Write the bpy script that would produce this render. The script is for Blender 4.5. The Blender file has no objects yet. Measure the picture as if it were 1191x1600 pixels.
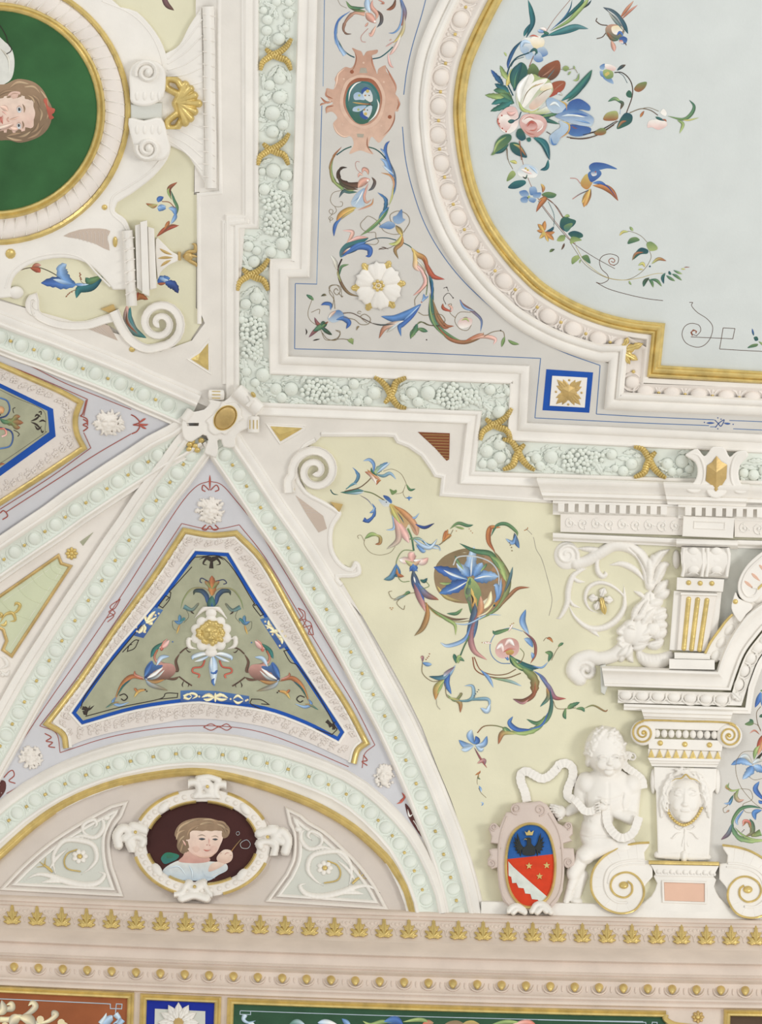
import bpy, math, random
import numpy as np
from mathutils import Matrix, Vector
from mathutils.geometry import delaunay_2d_cdt
random.seed(7)
SC = bpy.context.scene
COL = SC.collection
PI = math.pi
# ------------------------------------------------------------------ camera, light, exposure
FPX, CX, CY = 2323.0, 595.5, 800.0
PITCH, ROLL = math.radians(58), math.radians(1.9)
CAM = np.array([0.0, 0.0, 1.6])
fw = np.array([0, math.cos(PITCH), math.sin(PITCH)])
up0 = np.array([0, -math.sin(PITCH), math.cos(PITCH)])
rt0 = np.array([1.0, 0, 0])
RT = rt0 * math.cos(ROLL) + up0 * math.sin(ROLL)
UP = up0 * math.cos(ROLL) - rt0 * math.sin(ROLL)
cd = bpy.data.cameras.new('camera'); cam = bpy.data.objects.new('camera', cd); COL.objects.link(cam)
cd.sensor_fit = 'VERTICAL'; cd.sensor_height = 24.0; cd.lens = 24.0 * FPX / 1600.0
cd.clip_start = 0.05
cam.matrix_world = Matrix(((RT[0], UP[0], -fw[0], CAM[0]), (RT[1], UP[1], -fw[1], CAM[1]), (RT[2], UP[2], -fw[2], CAM[2]), (0, 0, 0, 1)))
SC.camera = cam
wd = bpy.data.worlds.new('room_light'); SC.world = wd; wd.use_nodes = True
bg = wd.node_tree.nodes['Background']; bg.inputs[0].default_value = (1.0, 0.985, 0.955, 1); bg.inputs[1].default_value = 0.765
def window_light(name, loc, aim, sx, sy, power, col):
    l = bpy.data.lights.new(name, 'AREA'); l.shape = 'RECTANGLE'; l.size = sx; l.size_y = sy; l.energy = power; l.color = col
    o = bpy.data.objects.new(name, l); COL.objects.link(o); o.location = loc
    o.rotation_euler = (Vector(aim) - Vector(loc)).to_track_quat('-Z', 'Y').to_euler()
window_light('window_daylight', (4.6, 0.2, 2.3), (0.0, 2.4, 5.6), 1.3, 2.2, 125, (1.0, 0.985, 0.95))
window_light('side_window_daylight', (-4.0, -2.6, 2.2), (0.0, 2.4, 5.6), 1.3, 2.2, 75, (0.93, 0.97, 1.0))
vs = SC.view_settings
vs.view_transform = 'Standard'; vs.look = 'None'; vs.gamma = 1.0; vs.exposure = 0.0; vs.use_curve_mapping = False
# ------------------------------------------------------------------ the shell: flat ceiling, coves, walls
HC, B, Y1, DW, X1, XW, NP = 6.0, 1.0, 2.42, 3.7, 0.50, 1.95, 1.75
def inside(P):
    u = np.clip((P[..., 1] - Y1) / (DW - Y1), 0, None); v = np.clip((-P[..., 0] - X1) / (XW - X1), 0, None)
    s = (u ** 4 + v ** 4) ** .25
    sc = np.clip(s, 0, 1)
    z = HC - B * (1 - (1 - sc ** NP) ** (1 / NP))
    return (s < 1) & (P[..., 2] < z)
G0X, G0Y, GS = -420, -420, 6
GX = np.arange(G0X, 1620, GS); GY = np.arange(G0Y, 2030, GS)
_x, _y = np.meshgrid(GX, GY)
_d = RT * ((_x - CX) / FPX)[..., None] - UP * ((_y - CY) / FPX)[..., None] + fw
lo = np.full(_x.shape, 1.0); hi = np.full(_x.shape, 16.0)
for _ in range(44):
    mid = (lo + hi) / 2; ins = inside(CAM + _d * mid[..., None])
    lo = np.where(ins, mid, lo); hi = np.where(ins, hi, mid)
GT = (lo + hi) / 2                       # ray parameter (view depth)
GP = CAM + _d * GT[..., None]
dx_ = np.gradient(GP, axis=1); dy_ = np.gradient(GP, axis=0)
n_ = np.cross(dy_, dx_); n_ /= np.linalg.norm(n_, axis=-1, keepdims=True)
dl = np.linalg.norm(_d, axis=-1)
cs_ = np.abs((n_ * _d).sum(-1)) / dl
GK = (GT / FPX) / (np.clip(cs_, .55, 1) * dl)       # dt per unit of relief (relief measured in photo pixels)
for _ in range(3):
    GK[1:-1, 1:-1] = (GK[1:-1, 1:-1] * 2 + GK[:-2, 1:-1] + GK[2:, 1:-1] + GK[1:-1, :-2] + GK[1:-1, 2:]) / 6
def bil(g, x, y):
    fx = np.clip((x - G0X) / GS, 0, len(GX) - 1.001); fy = np.clip((y - G0Y) / GS, 0, len(GY) - 1.001)
    ix = fx.astype(int); iy = fy.astype(int); a = fx - ix; b = fy - iy
    return (g[iy, ix] * (1 - a) * (1 - b) + g[iy, ix + 1] * a * (1 - b) + g[iy + 1, ix] * (1 - a) * b + g[iy + 1, ix + 1] * a * b)
def W(V):
    V = np.asarray(V, float).reshape(-1, 3); x, y, h = V[:, 0], V[:, 1], V[:, 2]
    t = bil(GT, x, y) - bil(GK, x, y) * h
    d = RT * ((x - CX) / FPX)[:, None] - UP * ((y - CY) / FPX)[:, None] + fw
    return CAM + d * t[:, None]
# ------------------------------------------------------------------ materials
def lin(c):
    r = []
    for v in c[:3]:
        v = v / 255.0
        r.append(v / 12.92 if v <= .04045 else ((v + .055) / 1.055) ** 2.4)
    return tuple(r) + (1.0,)
def mat(name, c, rough=.75, metal=0.0, var=.05, bump=.12, scale=9.0, spec=.3, attr=False, fine=90.0):
    m = bpy.data.materials.new(name); m.use_nodes = True; nt = m.node_tree; N = nt.nodes; L = nt.links
    b = N['Principled BSDF']; b.inputs['Roughness'].default_value = rough; b.inputs['Metallic'].default_value = metal
    b.inputs['Specular IOR Level'].default_value = spec
    tc = N.new('ShaderNodeTexCoord'); no = N.new('ShaderNodeTexNoise'); no.inputs['Scale'].default_value = scale; no.inputs['Detail'].default_value = 6
    L.new(tc.outputs['Object'], no.inputs['Vector'])
    mr = N.new('ShaderNodeMapRange'); mr.inputs['To Min'].default_value = 1 - var; mr.inputs['To Max'].default_value = 1 + var
    mr.inputs['From Min'].default_value = .3; mr.inputs['From Max'].default_value = .7
    L.new(no.outputs['Fac'], mr.inputs['Value'])
    mx = N.new('ShaderNodeVectorMath'); mx.operation = 'SCALE'
    if attr:
        at = N.new('ShaderNodeAttribute'); at.attribute_name = 'Col'; L.new(at.outputs['Color'], mx.inputs[0])
    else:
        mx.inputs[0].default_value = lin(c)[:3]
    L.new(mr.outputs['Result'], mx.inputs['Scale']); L.new(mx.outputs['Vector'], b.inputs['Base Color'])
    if bump:
        n2 = N.new('ShaderNodeTexNoise'); n2.inputs['Scale'].default_value = fine; n2.inputs['Detail'].default_value = 4
        L.new(tc.outputs['Object'], n2.inputs['Vector'])
        bp = N.new('ShaderNodeBump'); bp.inputs['Strength'].default_value = bump; bp.inputs['Distance'].default_value = .004
        L.new(n2.outputs['Fac'], bp.inputs['Height']); L.new(bp.outputs['Normal'], b.inputs['Normal'])
    return m
M = dict(
    white=mat('white_stucco', (233, 229, 222)), pinkwhite=mat('rosy_white_stucco', (231, 225, 217)),
    band=mat('flange_plaster', (227, 222, 214)),
    green=mat('pale_green_stucco', (222, 227, 218)), eggpink=mat('rosy_egg_stucco', (229, 221, 213)),
    cream=mat('grey_cream_paint', (207, 204, 198), var=.035), blue0=mat('pale_sky_paint', (206, 211, 209), var=.03),
    yellow=mat('pale_yellow_paint', (221, 217, 190), var=.06, scale=5), lilac=mat('lilac_grey_paint', (205, 205, 209), var=.04),
    sage=mat('sage_green_paint', (166, 167, 143), var=.12, scale=14), leafband=mat('carved_leaf_stucco', (222, 214, 207), bump=.3),
    blue=mat('ultramarine_paint', (28, 80, 166), var=.12), deepblue=mat('cobalt_paint', (20, 42, 150), var=.1),
    red=mat('red_line_paint', (176, 62, 48)), tymp=mat('grey_green_plaster', (205, 206, 197), var=.05), rose=mat('rosy_grey_plaster', (210, 200, 191), var=.05),
    cornice=mat('pink_cornice_plaster', (216, 201, 188), var=.07), sienna=mat('sienna_paint', (150, 86, 52), var=.14), darkgreen=mat('dark_green_paint', (48, 82, 60), var=.16, scale=12),
    portgreen=mat('green_portrait_ground', (52, 96, 56), var=.22, scale=7), maroon=mat('maroon_portrait_ground', (66, 34, 32), var=.15),
    shellgreen=mat('pale_leaf_green_paint', (202, 208, 178), var=.06), taupe=mat('taupe_paint', (196, 180, 166)), brown=mat('brown_paint', (128, 76, 50), var=.1),  # taupe is the mauve wedges' own flat colour
    bluegrey=mat('blue_grey_paint_and_shade', (208, 209, 202)), pinkbox=mat('salmon_paint', (222, 184, 162)), darkbox=mat('umber_paint', (84, 66, 52), var=.15), shield=mat('mauve_shield_stucco', (208, 193, 184)),
    black=mat('black_stucco', (48, 52, 52)),
    gold=mat('gold_leaf', (212, 188, 120), rough=.34, metal=.45, var=.16, bump=.35, scale=26, spec=.5, fine=60),
    golddull=mat('aged_gilding', (196, 168, 110), rough=.45, metal=.4, var=.16, bump=.3, scale=22, spec=.5),
    paint=mat('fresco_paint', (0, 0, 0), rough=.7, attr=True, var=.08, bump=.05, scale=40),
)
# ------------------------------------------------------------------ mesh helpers
ROOT = {}
def tag(o, label=None, cat=None, group=None, kind=None):
    if label: o['label'] = label
    if cat: o['category'] = cat
    if group: o['group'] = group
    if kind: o['kind'] = kind
    return o
def org(o):
    return ROOT.get(o.name)
def thing(name, label, cat, x, y, group=None, h=0):
    o = bpy.data.objects.new(name, None); COL.objects.link(o); p = W([(x, y, h)])[0]
    o.location = p; o.empty_display_size = .05; ROOT[o.name] = p
    return tag(o, label, cat, group)
def mk(name, V, F, m, parent=None, cols=None, world=False, sharp=38, label=None, kind=None):
    P = np.asarray(V, float) if world else W(V)
    if parent is not None: c = org(parent)
    else: c = P.mean(0)
    P = P - c
    me = bpy.data.meshes.new(name); me.from_pydata(P.tolist(), [], F if isinstance(F, list) else F.tolist())
    # keep faces turned towards the room
    n = len(me.polygons)
    if n:
        nr = np.empty(n * 3); ce = np.empty(n * 3); ar = np.empty(n)
        me.polygons.foreach_get('normal', nr); me.polygons.foreach_get('center', ce); me.polygons.foreach_get('area', ar)
        nr = nr.reshape(-1, 3); ce = ce.reshape(-1, 3) + c
        if ((nr * (CAM - ce)).sum(1) * ar).sum() < 0: me.flip_normals()
    me.shade_smooth()
    if sharp: me.set_sharp_from_angle(angle=math.radians(sharp))
    if cols is not None:
        a = me.color_attributes.new('Col', 'FLOAT_COLOR', 'POINT'); a.data.foreach_set('color', np.asarray(cols, float).ravel())
    me.materials.append(M[m])
    o = bpy.data.objects.new(name, me); COL.objects.link(o)
    ROOT[o.name] = c
    if parent is not None: o.parent = parent
    else: o.location = c
    if label: o['label'] = label
    if kind: o['kind'] = kind
    return o
def struct(name, V, F, m, **k):
    o = mk(name, V, F, m, **k); o['kind'] = 'structure'; return o
def A(p): return np.asarray(p, float)
def T(ox, oy, p, s=3.97):                                  # readings taken on a magnified view
    a = A(p).copy(); a[..., 0] = a[..., 0] / s + ox; a[..., 1] = a[..., 1] / s + oy; return a
def cr(p, n=6, closed=False):
    p = A(p); N = len(p)
    if N < 3 and not closed:
        t = np.linspace(0, 1, n + 1)[:, None]; return p[0] * (1 - t) + p[-1] * t
    out = []
    for i in range(N if closed else N - 1):
        if closed: a, b, c, d = p[(i - 1) % N], p[i], p[(i + 1) % N], p[(i + 2) % N]
        else:
            b, c = p[i], p[i + 1]; a = p[i - 1] if i else 2 * b - c; d = p[i + 2] if i + 2 < N else 2 * c - b
        for k in range(n):
            t = k / n
            out.append(.5 * (2 * b + (c - a) * t + (2 * a - 5 * b + 4 * c - d) * t * t + (3 * b - a - 3 * c + d) * t ** 3))
    if not closed: out.append(p[-1])
    return np.array(out)
def dens(p, step=24, closed=False):
    p = A(p); out = []; N = len(p)
    for i in range(N if closed else N - 1):
        a, b = p[i], p[(i + 1) % N]; k = max(1, int(math.hypot(*(b - a)[:2]) / step))
        for j in range(k): out.append(a + (b - a) * j / k)
    if not closed: out.append(p[-1])
    return np.array(out)
def norms(p, closed=False):
    p = A(p)[:, :2]; N = len(p)
    if closed: d0 = p - np.roll(p, 1, 0); d1 = np.roll(p, -1, 0) - p
    else:
        d = p[1:] - p[:-1]; d0 = np.vstack([d[:1], d]); d1 = np.vstack([d, d[-1:]])
    def u(d): return d / np.maximum(np.linalg.norm(d, axis=1, keepdims=True), 1e-9)
    d0, d1 = u(d0), u(d1)
    n0 = np.stack([d0[:, 1], -d0[:, 0]], 1); n1 = np.stack([d1[:, 1], -d1[:, 0]], 1)
    m = n0 + n1; l = np.linalg.norm(m, axis=1, keepdims=True); m = np.where(l < .02, n0 + (np.abs(n0).sum(1, keepdims=True) < .1) * A([[1.0, 0.0]]), m); l = np.linalg.norm(m, axis=1, keepdims=True); m = m / np.maximum(l, .5)
    c = np.clip((m * n0).sum(1, keepdims=True), .45, 1)
    return m / c
def offs(p, d, closed=False): p = A(p)[:, :2]; return p + norms(p, closed) * d
def grid_faces(n, m, closed=False):
    F = []
    for i in range(n if closed else n - 1):
        j = (i + 1) % n
        for k in range(m - 1): F.append((i * m + k, i * m + k + 1, j * m + k + 1, j * m + k))
    return F
def sweepVF(path, prof, closed=False, step=24):
    p = dens(path, step, closed)[:, :2]; nn = norms(p, closed); m = len(prof); V = np.zeros((len(p), m, 3))
    for k, (o, h) in enumerate(prof):
        V[:, k, :2] = p + nn * o; V[:, k, 2] = h
    return V.reshape(-1, 3), grid_faces(len(p), m, closed)
def sweep(name, path, prof, m, parent=None, closed=False, step=24, **k):
    V, F = sweepVF(path, prof, closed, step); return mk(name, V, F, m, parent, **k)
def area2(p): x, y = p[:, 0], p[:, 1]; return (x * np.roll(y, -1) - np.roll(x, -1) * y).sum()
def cdt(poly, h=0.0, step=26, holes=()):
    loops = [dens(poly, step, True)[:, :2]] + [dens(q, step, True)[:, :2] for q in holes]
    P = []; E = []
    for l in loops:
        b = len(P); P += [Vector(q) for q in l]; E += [(b + i, b + (i + 1) % len(l)) for i in range(len(l))]
    l = loops[0]; x0, y0 = l.min(0); x1, y1 = l.max(0)
    nb = len(P)
    for gx in np.arange(x0 + step * .5, x1, step):
        for gy in np.arange(y0 + step * .5, y1, step): P.append(Vector((gx + .013, gy + .007)))
    v, e, f, *_ = delaunay_2d_cdt(P, E, [], 0, 1e-4)
    V = np.array([(q[0], q[1]) for q in v]); F = []
    if len(f) == 0: return np.zeros((0, 3)), []
    f = np.array([t[:3] for t in f]); c = V[f].mean(1)
    keep = pip(c, l)
    for q in loops[1:]: keep &= ~pip(c, q)
    F = f[keep]; used = np.unique(F); mp = -np.ones(len(V), int); mp[used] = np.arange(len(used))
    V = V[used]; F = mp[F]
    hh = h(V[:, 0], V[:, 1]) if callable(h) else np.full(len(V), float(h))
    return np.column_stack([V, hh]), [tuple(int(i) for i in t) for t in F]
def pip(pt, poly):
    x, y = pt[:, 0], pt[:, 1]; r = np.zeros(len(pt), bool); n = len(poly); j = n - 1
    for i in range(n):
        xi, yi = poly[i]; xj, yj = poly[j]
        if yi != yj: r ^= ((yi > y) != (yj > y)) & (x < (xj - xi) * (y - yi) / (yj - yi) + xi)
        j = i
    return r
def fill(name, poly, h, m, parent=None, holes=(), step=26, cols=None, **k):
    V, F = cdt(poly, h, step, holes)
    if not callable(h) and h > 1.2: V, F = join((V, F), sweepVF(poly, [(0, h), (0, -1)], True, step))
    c = np.tile(np.array(lin(cols)), (len(V), 1)) if cols is not None else None
    return mk(name, V, F, m, parent, cols=c, **k)
def join(*vf):
    V = []; F = []; b = 0
    for v, f in vf:
        if len(v) == 0: continue
        V.append(A(v)); F += [tuple(i + b for i in t) for t in f]; b += len(v)
    return np.vstack(V), F
def plateVF(poly, h, bev=2.0, h0=-1.0, step=20, holes=()):
    poly = dens(poly, step, True)[:, :2]; s = -1 if area2(poly) > 0 else 1
    ins = offs(poly, s * bev, True)
    nn = norms(poly, True)
    prof = [(0, h0), (0, h - bev * .8), (s * bev * .35, h - bev * .2), (s * bev, h)]
    V = np.zeros((len(poly), 4, 3))
    for k, (o, z) in enumerate(prof): V[:, k, :2] = poly + nn * o; V[:, k, 2] = z
    a = (V.reshape(-1, 3), grid_faces(len(poly), 4, True))
    return join(a, cdt(ins, h, step, holes))
def plate(name, poly, h, m, parent=None, bev=2.0, h0=-1.0, step=20, **k):
    V, F = plateVF(poly, h, bev, h0, step); return mk(name, V, F, m, parent, **k)
def domeVF(cx, cy, rx, ry, h, h0=0.0, rot=0.0, rings=4, seg=14, pw=.5, tip=0.0):
    V = [(0, 0, h0 + h)]; F = []
    for i in range(1, rings + 1):
        a = i / rings * PI / 2; r = math.sin(a); z = h0 + h * math.cos(a) ** (pw * 2)
        for k in range(seg):
            t = 2 * PI * k / seg; x = r * math.cos(t) * rx; y = r * math.sin(t) * ry
            if tip and math.sin(t) > 0: y *= 1 + tip * max(0, math.sin(t)) ** 4; x *= 1 - .25 * tip * math.sin(t)
            V.append((x, y, z))
    V = A(V); c, s = math.cos(rot), math.sin(rot); X = V[:, 0] * c - V[:, 1] * s; Y = V[:, 0] * s + V[:, 1] * c
    V[:, 0] = X + cx; V[:, 1] = Y + cy
    for k in range(seg): F.append((0, 1 + k, 1 + (k + 1) % seg))
    for i in range(rings - 1):
        b = 1 + i * seg
        for k in range(seg): F.append((b + k, b + seg + k, b + seg + (k + 1) % seg, b + (k + 1) % seg))
    return V, F
def dome(name, cx, cy, rx, ry, h, m, parent=None, h0=0.0, rot=0.0, rings=4, seg=14, pw=.5, tip=0., **k):
    V, F = domeVF(cx, cy, rx, ry, h, h0, rot, rings, seg, pw, tip); return mk(name, V, F, m, parent, sharp=0, **k)
def taperw(kind, n, w):
    t = np.linspace(0, 1, n)
    if kind == 'c': return np.full(n, w)
    if kind == 'l': return w * np.clip(np.sin(PI * t) ** .8, .04, 1)
    if kind == 't': return w * np.clip((1 - t) ** .7, .05, 1)
    if kind == 'r': return w * np.clip(t ** .7, .05, 1)
    if kind == 's': return w * np.clip(np.sin(PI * t ** .8) ** .7, .05, 1) * (.78 + .34 * (1 - (t * 5.0) % 1.0))
    if kind == 'a': return w * np.clip((1 - t) ** .5, .04, 1) * (.72 + .4 * (1 - (t * 4.0) % 1.0))
    return np.full(n, w)
def ribVF(path, w, h, h0=0.0, sec=(-1, -.65, 0, .65, 1), kind='c', n=5, prof=None):
    p = cr(path, n); nn = norms(p); nn /= np.linalg.norm(nn, axis=1, keepdims=True); ww = taperw(kind, len(p), w) / 2
    m = len(sec); V = np.zeros((len(p), m, 3)); wm = ww / max(w / 2, 1e-6)
    for k, s in enumerate(sec):
        V[:, k, :2] = p + nn * (ww * s)[:, None]
        z = prof[k] if prof else math.sqrt(max(0, 1 - s * s))
        V[:, k, 2] = h0 + h * z * np.clip(wm, .25, 1)
    return V.reshape(-1, 3), grid_faces(len(p), m)
def rib(name, path, w, h, m, parent=None, h0=0.0, kind='c', n=5, **k):
    V, F = ribVF(path, w, h, h0, kind=kind, n=n); return mk(name, V, F, m, parent, sharp=60, **k)
def spiral(cx, cy, r0, turns, a0, r1=2.0, n=16, sgn=1, ky=1.0, pw=1.0):
    t = np.linspace(0, 1, int(n * turns) + 1); a = a0 + sgn * t * turns * 2 * PI; r = r0 + (r1 - r0) * t ** pw
    return np.column_stack([cx + r * np.cos(a), cy + ky * r * np.sin(a)])
def ell(cx, cy, rx, ry, n=48, a0=0, a1=2 * PI, closed=True, rot=0.0):
    t = np.linspace(a0, a1, n, endpoint=not closed); x = rx * np.cos(t); y = ry * np.sin(t); c, s = math.cos(rot), math.sin(rot)
    return np.column_stack([cx + x * c - y * s, cy + x * s + y * c])
# relief sculpture as one continuous surface
class HF:
    def __init__(s, x0, y0, x1, y1, step=1.0, base=-3.0):
        s.xs = np.arange(x0, x1 + step, step); s.ys = np.arange(y0, y1 + step, step); s.X, s.Y = np.meshgrid(s.xs, s.ys); s.H = np.full(s.X.shape, base); s.base = base
    def up(s, h, k=0.0):
        if k > 0:
            a = s.H; d = np.clip(.5 + .5 * (h - a) / k, 0, 1); lv = np.clip((np.minimum(a, h) + 2.5) / 3.5, 0, 1); s.H = np.where(np.minimum(a, h) > -2.5, a * (1 - d) + h * d + k * d * (1 - d) * lv, np.maximum(a, h))
        else: s.H = np.maximum(s.H, h)
    def dome(s, cx, cy, rx, ry, h, b=0.0, rot=0.0, k=0.0, fall=12):
        fall = fall + 8 * max(0, b)
        c, n = math.cos(rot), math.sin(rot); x = (s.X - cx) * c + (s.Y - cy) * n; y = -(s.X - cx) * n + (s.Y - cy) * c
        q = 1 - (x / rx) ** 2 - (y / ry) ** 2
        s.up(np.where(q > 0, b + h * np.sqrt(np.clip(q, 0, 1)), np.maximum(b + q * fall, s.base)), k)
    def cap(s, p, q, r0, r1, h0=None, h1=None, k=0.0, b=0.0, fl=1.0):
        ax, ay = p; bx, by = q; dx, dy = bx - ax, by - ay; L = dx * dx + dy * dy + 1e-9
        t = np.clip(((s.X - ax) * dx + (s.Y - ay) * dy) / L, 0, 1); d = np.hypot(s.X - ax - t * dx, s.Y - ay - t * dy)
        r = r0 + (r1 - r0) * t; hh = (h0 if h0 is not None else r0) * (1 - t) + (h1 if h1 is not None else r1) * t
        g = 1 - (d / r) ** 2
        s.up(np.where(g > 0, b + hh * np.sqrt(np.clip(g, 0, 1)), np.maximum(b + g * (10 + 8 * max(0, b)), s.base)), k)
    def path(s, pts, r, h=None, kind='l', k=0.0, b=0.0, n=4):
        p = cr(pts, n); w = taperw(kind, len(p), r); w = np.maximum(w, .8)
        for i in range(len(p) - 1):
            a = h * (w[i] / r) ** .6 if h else w[i]; c = h * (w[i + 1] / r) ** .6 if h else w[i + 1]
            s.cap(p[i], p[i + 1], w[i], w[i + 1], a, c, k, b)
    def cut(s, pts, w, dep, n=4):
        p = cr(pts, n); D = np.full(s.X.shape, 1e9)
        for i in range(len(p) - 1):
            ax, ay = p[i]; bx, by = p[i + 1]; dx, dy = bx - ax, by - ay; L = dx * dx + dy * dy + 1e-9
            t = np.clip(((s.X - ax) * dx + (s.Y - ay) * dy) / L, 0, 1); D = np.minimum(D, np.hypot(s.X - ax - t * dx, s.Y - ay - t * dy))
        s.H = s.H - dep * np.exp(-(D / w) ** 2) * (s.H > .2)
    def smooth(s, n=1):
        for _ in range(n):
            h = s.H.copy(); h[1:-1, 1:-1] = (s.H[1:-1, 1:-1] * 4 + s.H[:-2, 1:-1] + s.H[2:, 1:-1] + s.H[1:-1, :-2] + s.H[1:-1, 2:]) / 8; s.H = h
    def VF(s, lowest=-1.2, h0=0.0):
        ok = s.H > lowest; q = ok[:-1, :-1] | ok[1:, :-1] | ok[:-1, 1:] | ok[1:, 1:]
        iy, ix = np.nonzero(q); m = s.X.shape[1]; a = iy * m + ix; F = np.column_stack([a, a + 1, a + m + 1, a + m])
        used, inv = np.unique(F.ravel(), return_inverse=True); F = inv.reshape(-1, 4)
        V = np.column_stack([s.X.ravel()[used], s.Y.ravel()[used], np.maximum(s.H.ravel()[used], lowest - .6) + h0])
        return V, F
    def build(s, name, m, parent=None, h0=0.0, **k):
        V, F = s.VF(h0=h0); return mk(name, V, F, m, parent, sharp=0, **k)
# ------------------------------------------------------------------ the setting
def shell(name, y0, y1, m):
    s = 2; iy = [i for i in range(0, len(GY), s) if y0 <= GY[i] <= y1]; ix = list(range(0, len(GX), s))
    P = GP[np.ix_(iy, ix)]; N = n_[np.ix_(iy, ix)]; sg = np.sign(((CAM - P) * N).sum(-1, keepdims=True)); P = P - N * sg * .0025
    return struct(name, P.reshape(-1, 3), grid_faces(len(iy), len(ix)), m, world=True, sharp=0)
ceiling = shell('ceiling', -430, 1450, 'band')
wall = shell('wall_front', 1445, 2040, 'cornice')
nt_ = [0]
def trim(path, prof, m, **k):
    nt_[0] += 1; return struct('trim_%d' % nt_[0], *sweepVF(path, prof, k.pop('closed', False), k.pop('step', 24)), m, **k)
def field(name, poly, m, h=1.0, holes=(), step=26): return fill(name, poly, h, m, ceiling, holes=holes, step=step)
# --- paths read off the photograph (photo pixels), all on the shell's surface
GOLD = A([(812, -60), (790, -25), (774, 0), (756, 35), (741, 67), (728, 100), (721, 135), (718, 170), (720, 205), (726, 250), (739, 302), (763, 355), (797, 402), (820, 427), (846, 451), (885, 475), (918, 490), (954, 502), (992, 510), (1029, 514)])
GOLD = np.vstack([cr(GOLD, 3), A([(1022, 580), (1191, 590), (1300, 597)])])
def outer_of(extra=0.0):
    g = GOLD[:-4]; w = -78 + 14.0 * np.clip((np.arange(len(g)) - 30) / 24.0, 0, 1) ** 1.5 + extra; q = g + norms(g) * w[:, None]; return q[q[:, 0] < 943]
GE = A([(499, -90), (484, 434), (451, 434), (451, 556), (828, 571), (824, 660), (1191, 678), (1300, 683)])
OE = A([(403, -90), (403, 356), (373, 356), (373, 628), (752, 643), (741, 737), (1191, 752), (1300, 756)])
field('sky_field', np.vstack([GOLD, A([(1300, -60)])]), 'blue0', 1.5)
field('corner_field', np.vstack([outer_of(2), A([(953, 568), (946, 638), (1191, 649), (1300, 655)]), GE[::-1]]), 'cream', 1.5)
field('garland_field', np.vstack([offs(GE, -30), offs(OE, 2)[::-1]]), 'green', 2.0)
gi = len(GOLD) - 4
upto = lambda d, x: (lambda q: q[q[:, 0] < x])(offs(GOLD[:gi], d))
EGP = np.vstack([upto(-34.5, 978), A([(992, 553), (986, 617), (1191, 624), (1300, 630)])])
OUT = np.vstack([outer_of(), A([(951, 566), (944, 640), (1191, 651), (1300, 657)])])
FIL = np.vstack([upto(-14, 1006), A([(1015, 527), (1008, 595), (1191, 604), (1300, 611)])])
trim(FIL, [(6, 2), (4, 8), (-3, 8.5), (-5, 5), (-6, 1)], 'pinkwhite')
field('moulding_bed', np.vstack([GOLD, OUT[::-1]]), 'eggpink', 1.9, step=20)
trim(EGP, [(-16, 9), (-12, 4), (0, 2.2), (12, 4), (16, 8), (18, 8.5)], 'eggpink')
trim(OUT, [(0, 0), (1, 6), (4, 9.5), (9, 11), (13, 10.5), (16, 8), (17, 12), (21, 14.5), (25, 14), (28.5, 8)], 'white')
gm = trim(GOLD, [(-10, 3), (-9.5, 11), (-7, 14), (-4.5, 12), (-3.6, 9.5), (-1, 12.5), (2, 13), (4.5, 11), (5, 8.6), (7, 8.4), (9.5, 6), (10, 1)], 'gold')
gm.name = 'gilded_moulding'; del gm['kind']; tag(gm, 'gilded moulding round the pale sky field with the painted flowers', 'moulding')
trim(GE, [(0, 1), (-1, 7), (-3, 9.5), (-8, 10), (-13, 8), (-14, 5.5), (-20, 5), (-25, 6), (-27, 8), (-29, 8), (-31, 2)], 'white')
trim(OE, [(2, 1.5), (0, 7), (-3, 8), (-5, 7.5), (-7, 5), (-12, 6.5), (-17, 10), (-19, 10), (-21, 5), (-22, 4)], 'white')
# flanges round the yellow fields
Y2 = A([(502, 682), (601, 682), (615, 683), (620, 692), (638, 699), (658, 713), (673, 734), (679, 745), (690, 747), (687, 775), (862, 786), (1300, 806), (1300, 1440), (757, 1422), (744, 1370), (723, 1301), (704, 1247), (685, 1202), (660, 1136), (630, 1075), (600, 1021), (566, 962), (536, 912), (530, 903), (552, 902), (564, 896), (562, 881), (554, 877), (548, 887), (534, 880), (522, 862), (519, 842), (522, 822), (533, 804), (528, 796), (505, 782), (480, 768), (467, 745), (466, 722), (478, 700), (494, 690)])
FL2 = A([(340, 640), (373, 650), (760, 662), (735, 757), (1300, 778), (1300, 1445), (757, 1424), (700, 1240), (600, 1023), (500, 860), (400, 700)])
field('yellow_field', Y2, 'yellow', 1.0)
FLa = np.vstack([A([(350, 648), (733, 661), (723, 757), (870, 763), (870, 787)]), Y2[10::-1], cr(Y2[:20:-1], 3), A([(516, 905), (480, 850), (452, 800), (400, 725), (380, 690)])])
field('flange', FLa, 'band', 5.0, step=14)
EDG = [(-7, 4.6), (-6, 6.5), (-3.5, 7.2), (-2, 6.2), (-.8, 6), (.8, 1)]
sweep('flange_edge', Y2[:11], EDG if 0 else [(7, 4.6), (6, 6.5), (3.5, 7.2), (2, 6.2), (.8, 6), (-.8, 1)], 'white', ceiling)
sweep('flange_edge', cr(Y2[22:41], 3), [(7, 4.6), (6, 6.5), (3.5, 7.2), (2, 6.2), (.8, 6), (-.8, 1)], 'white', ceiling)
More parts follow.
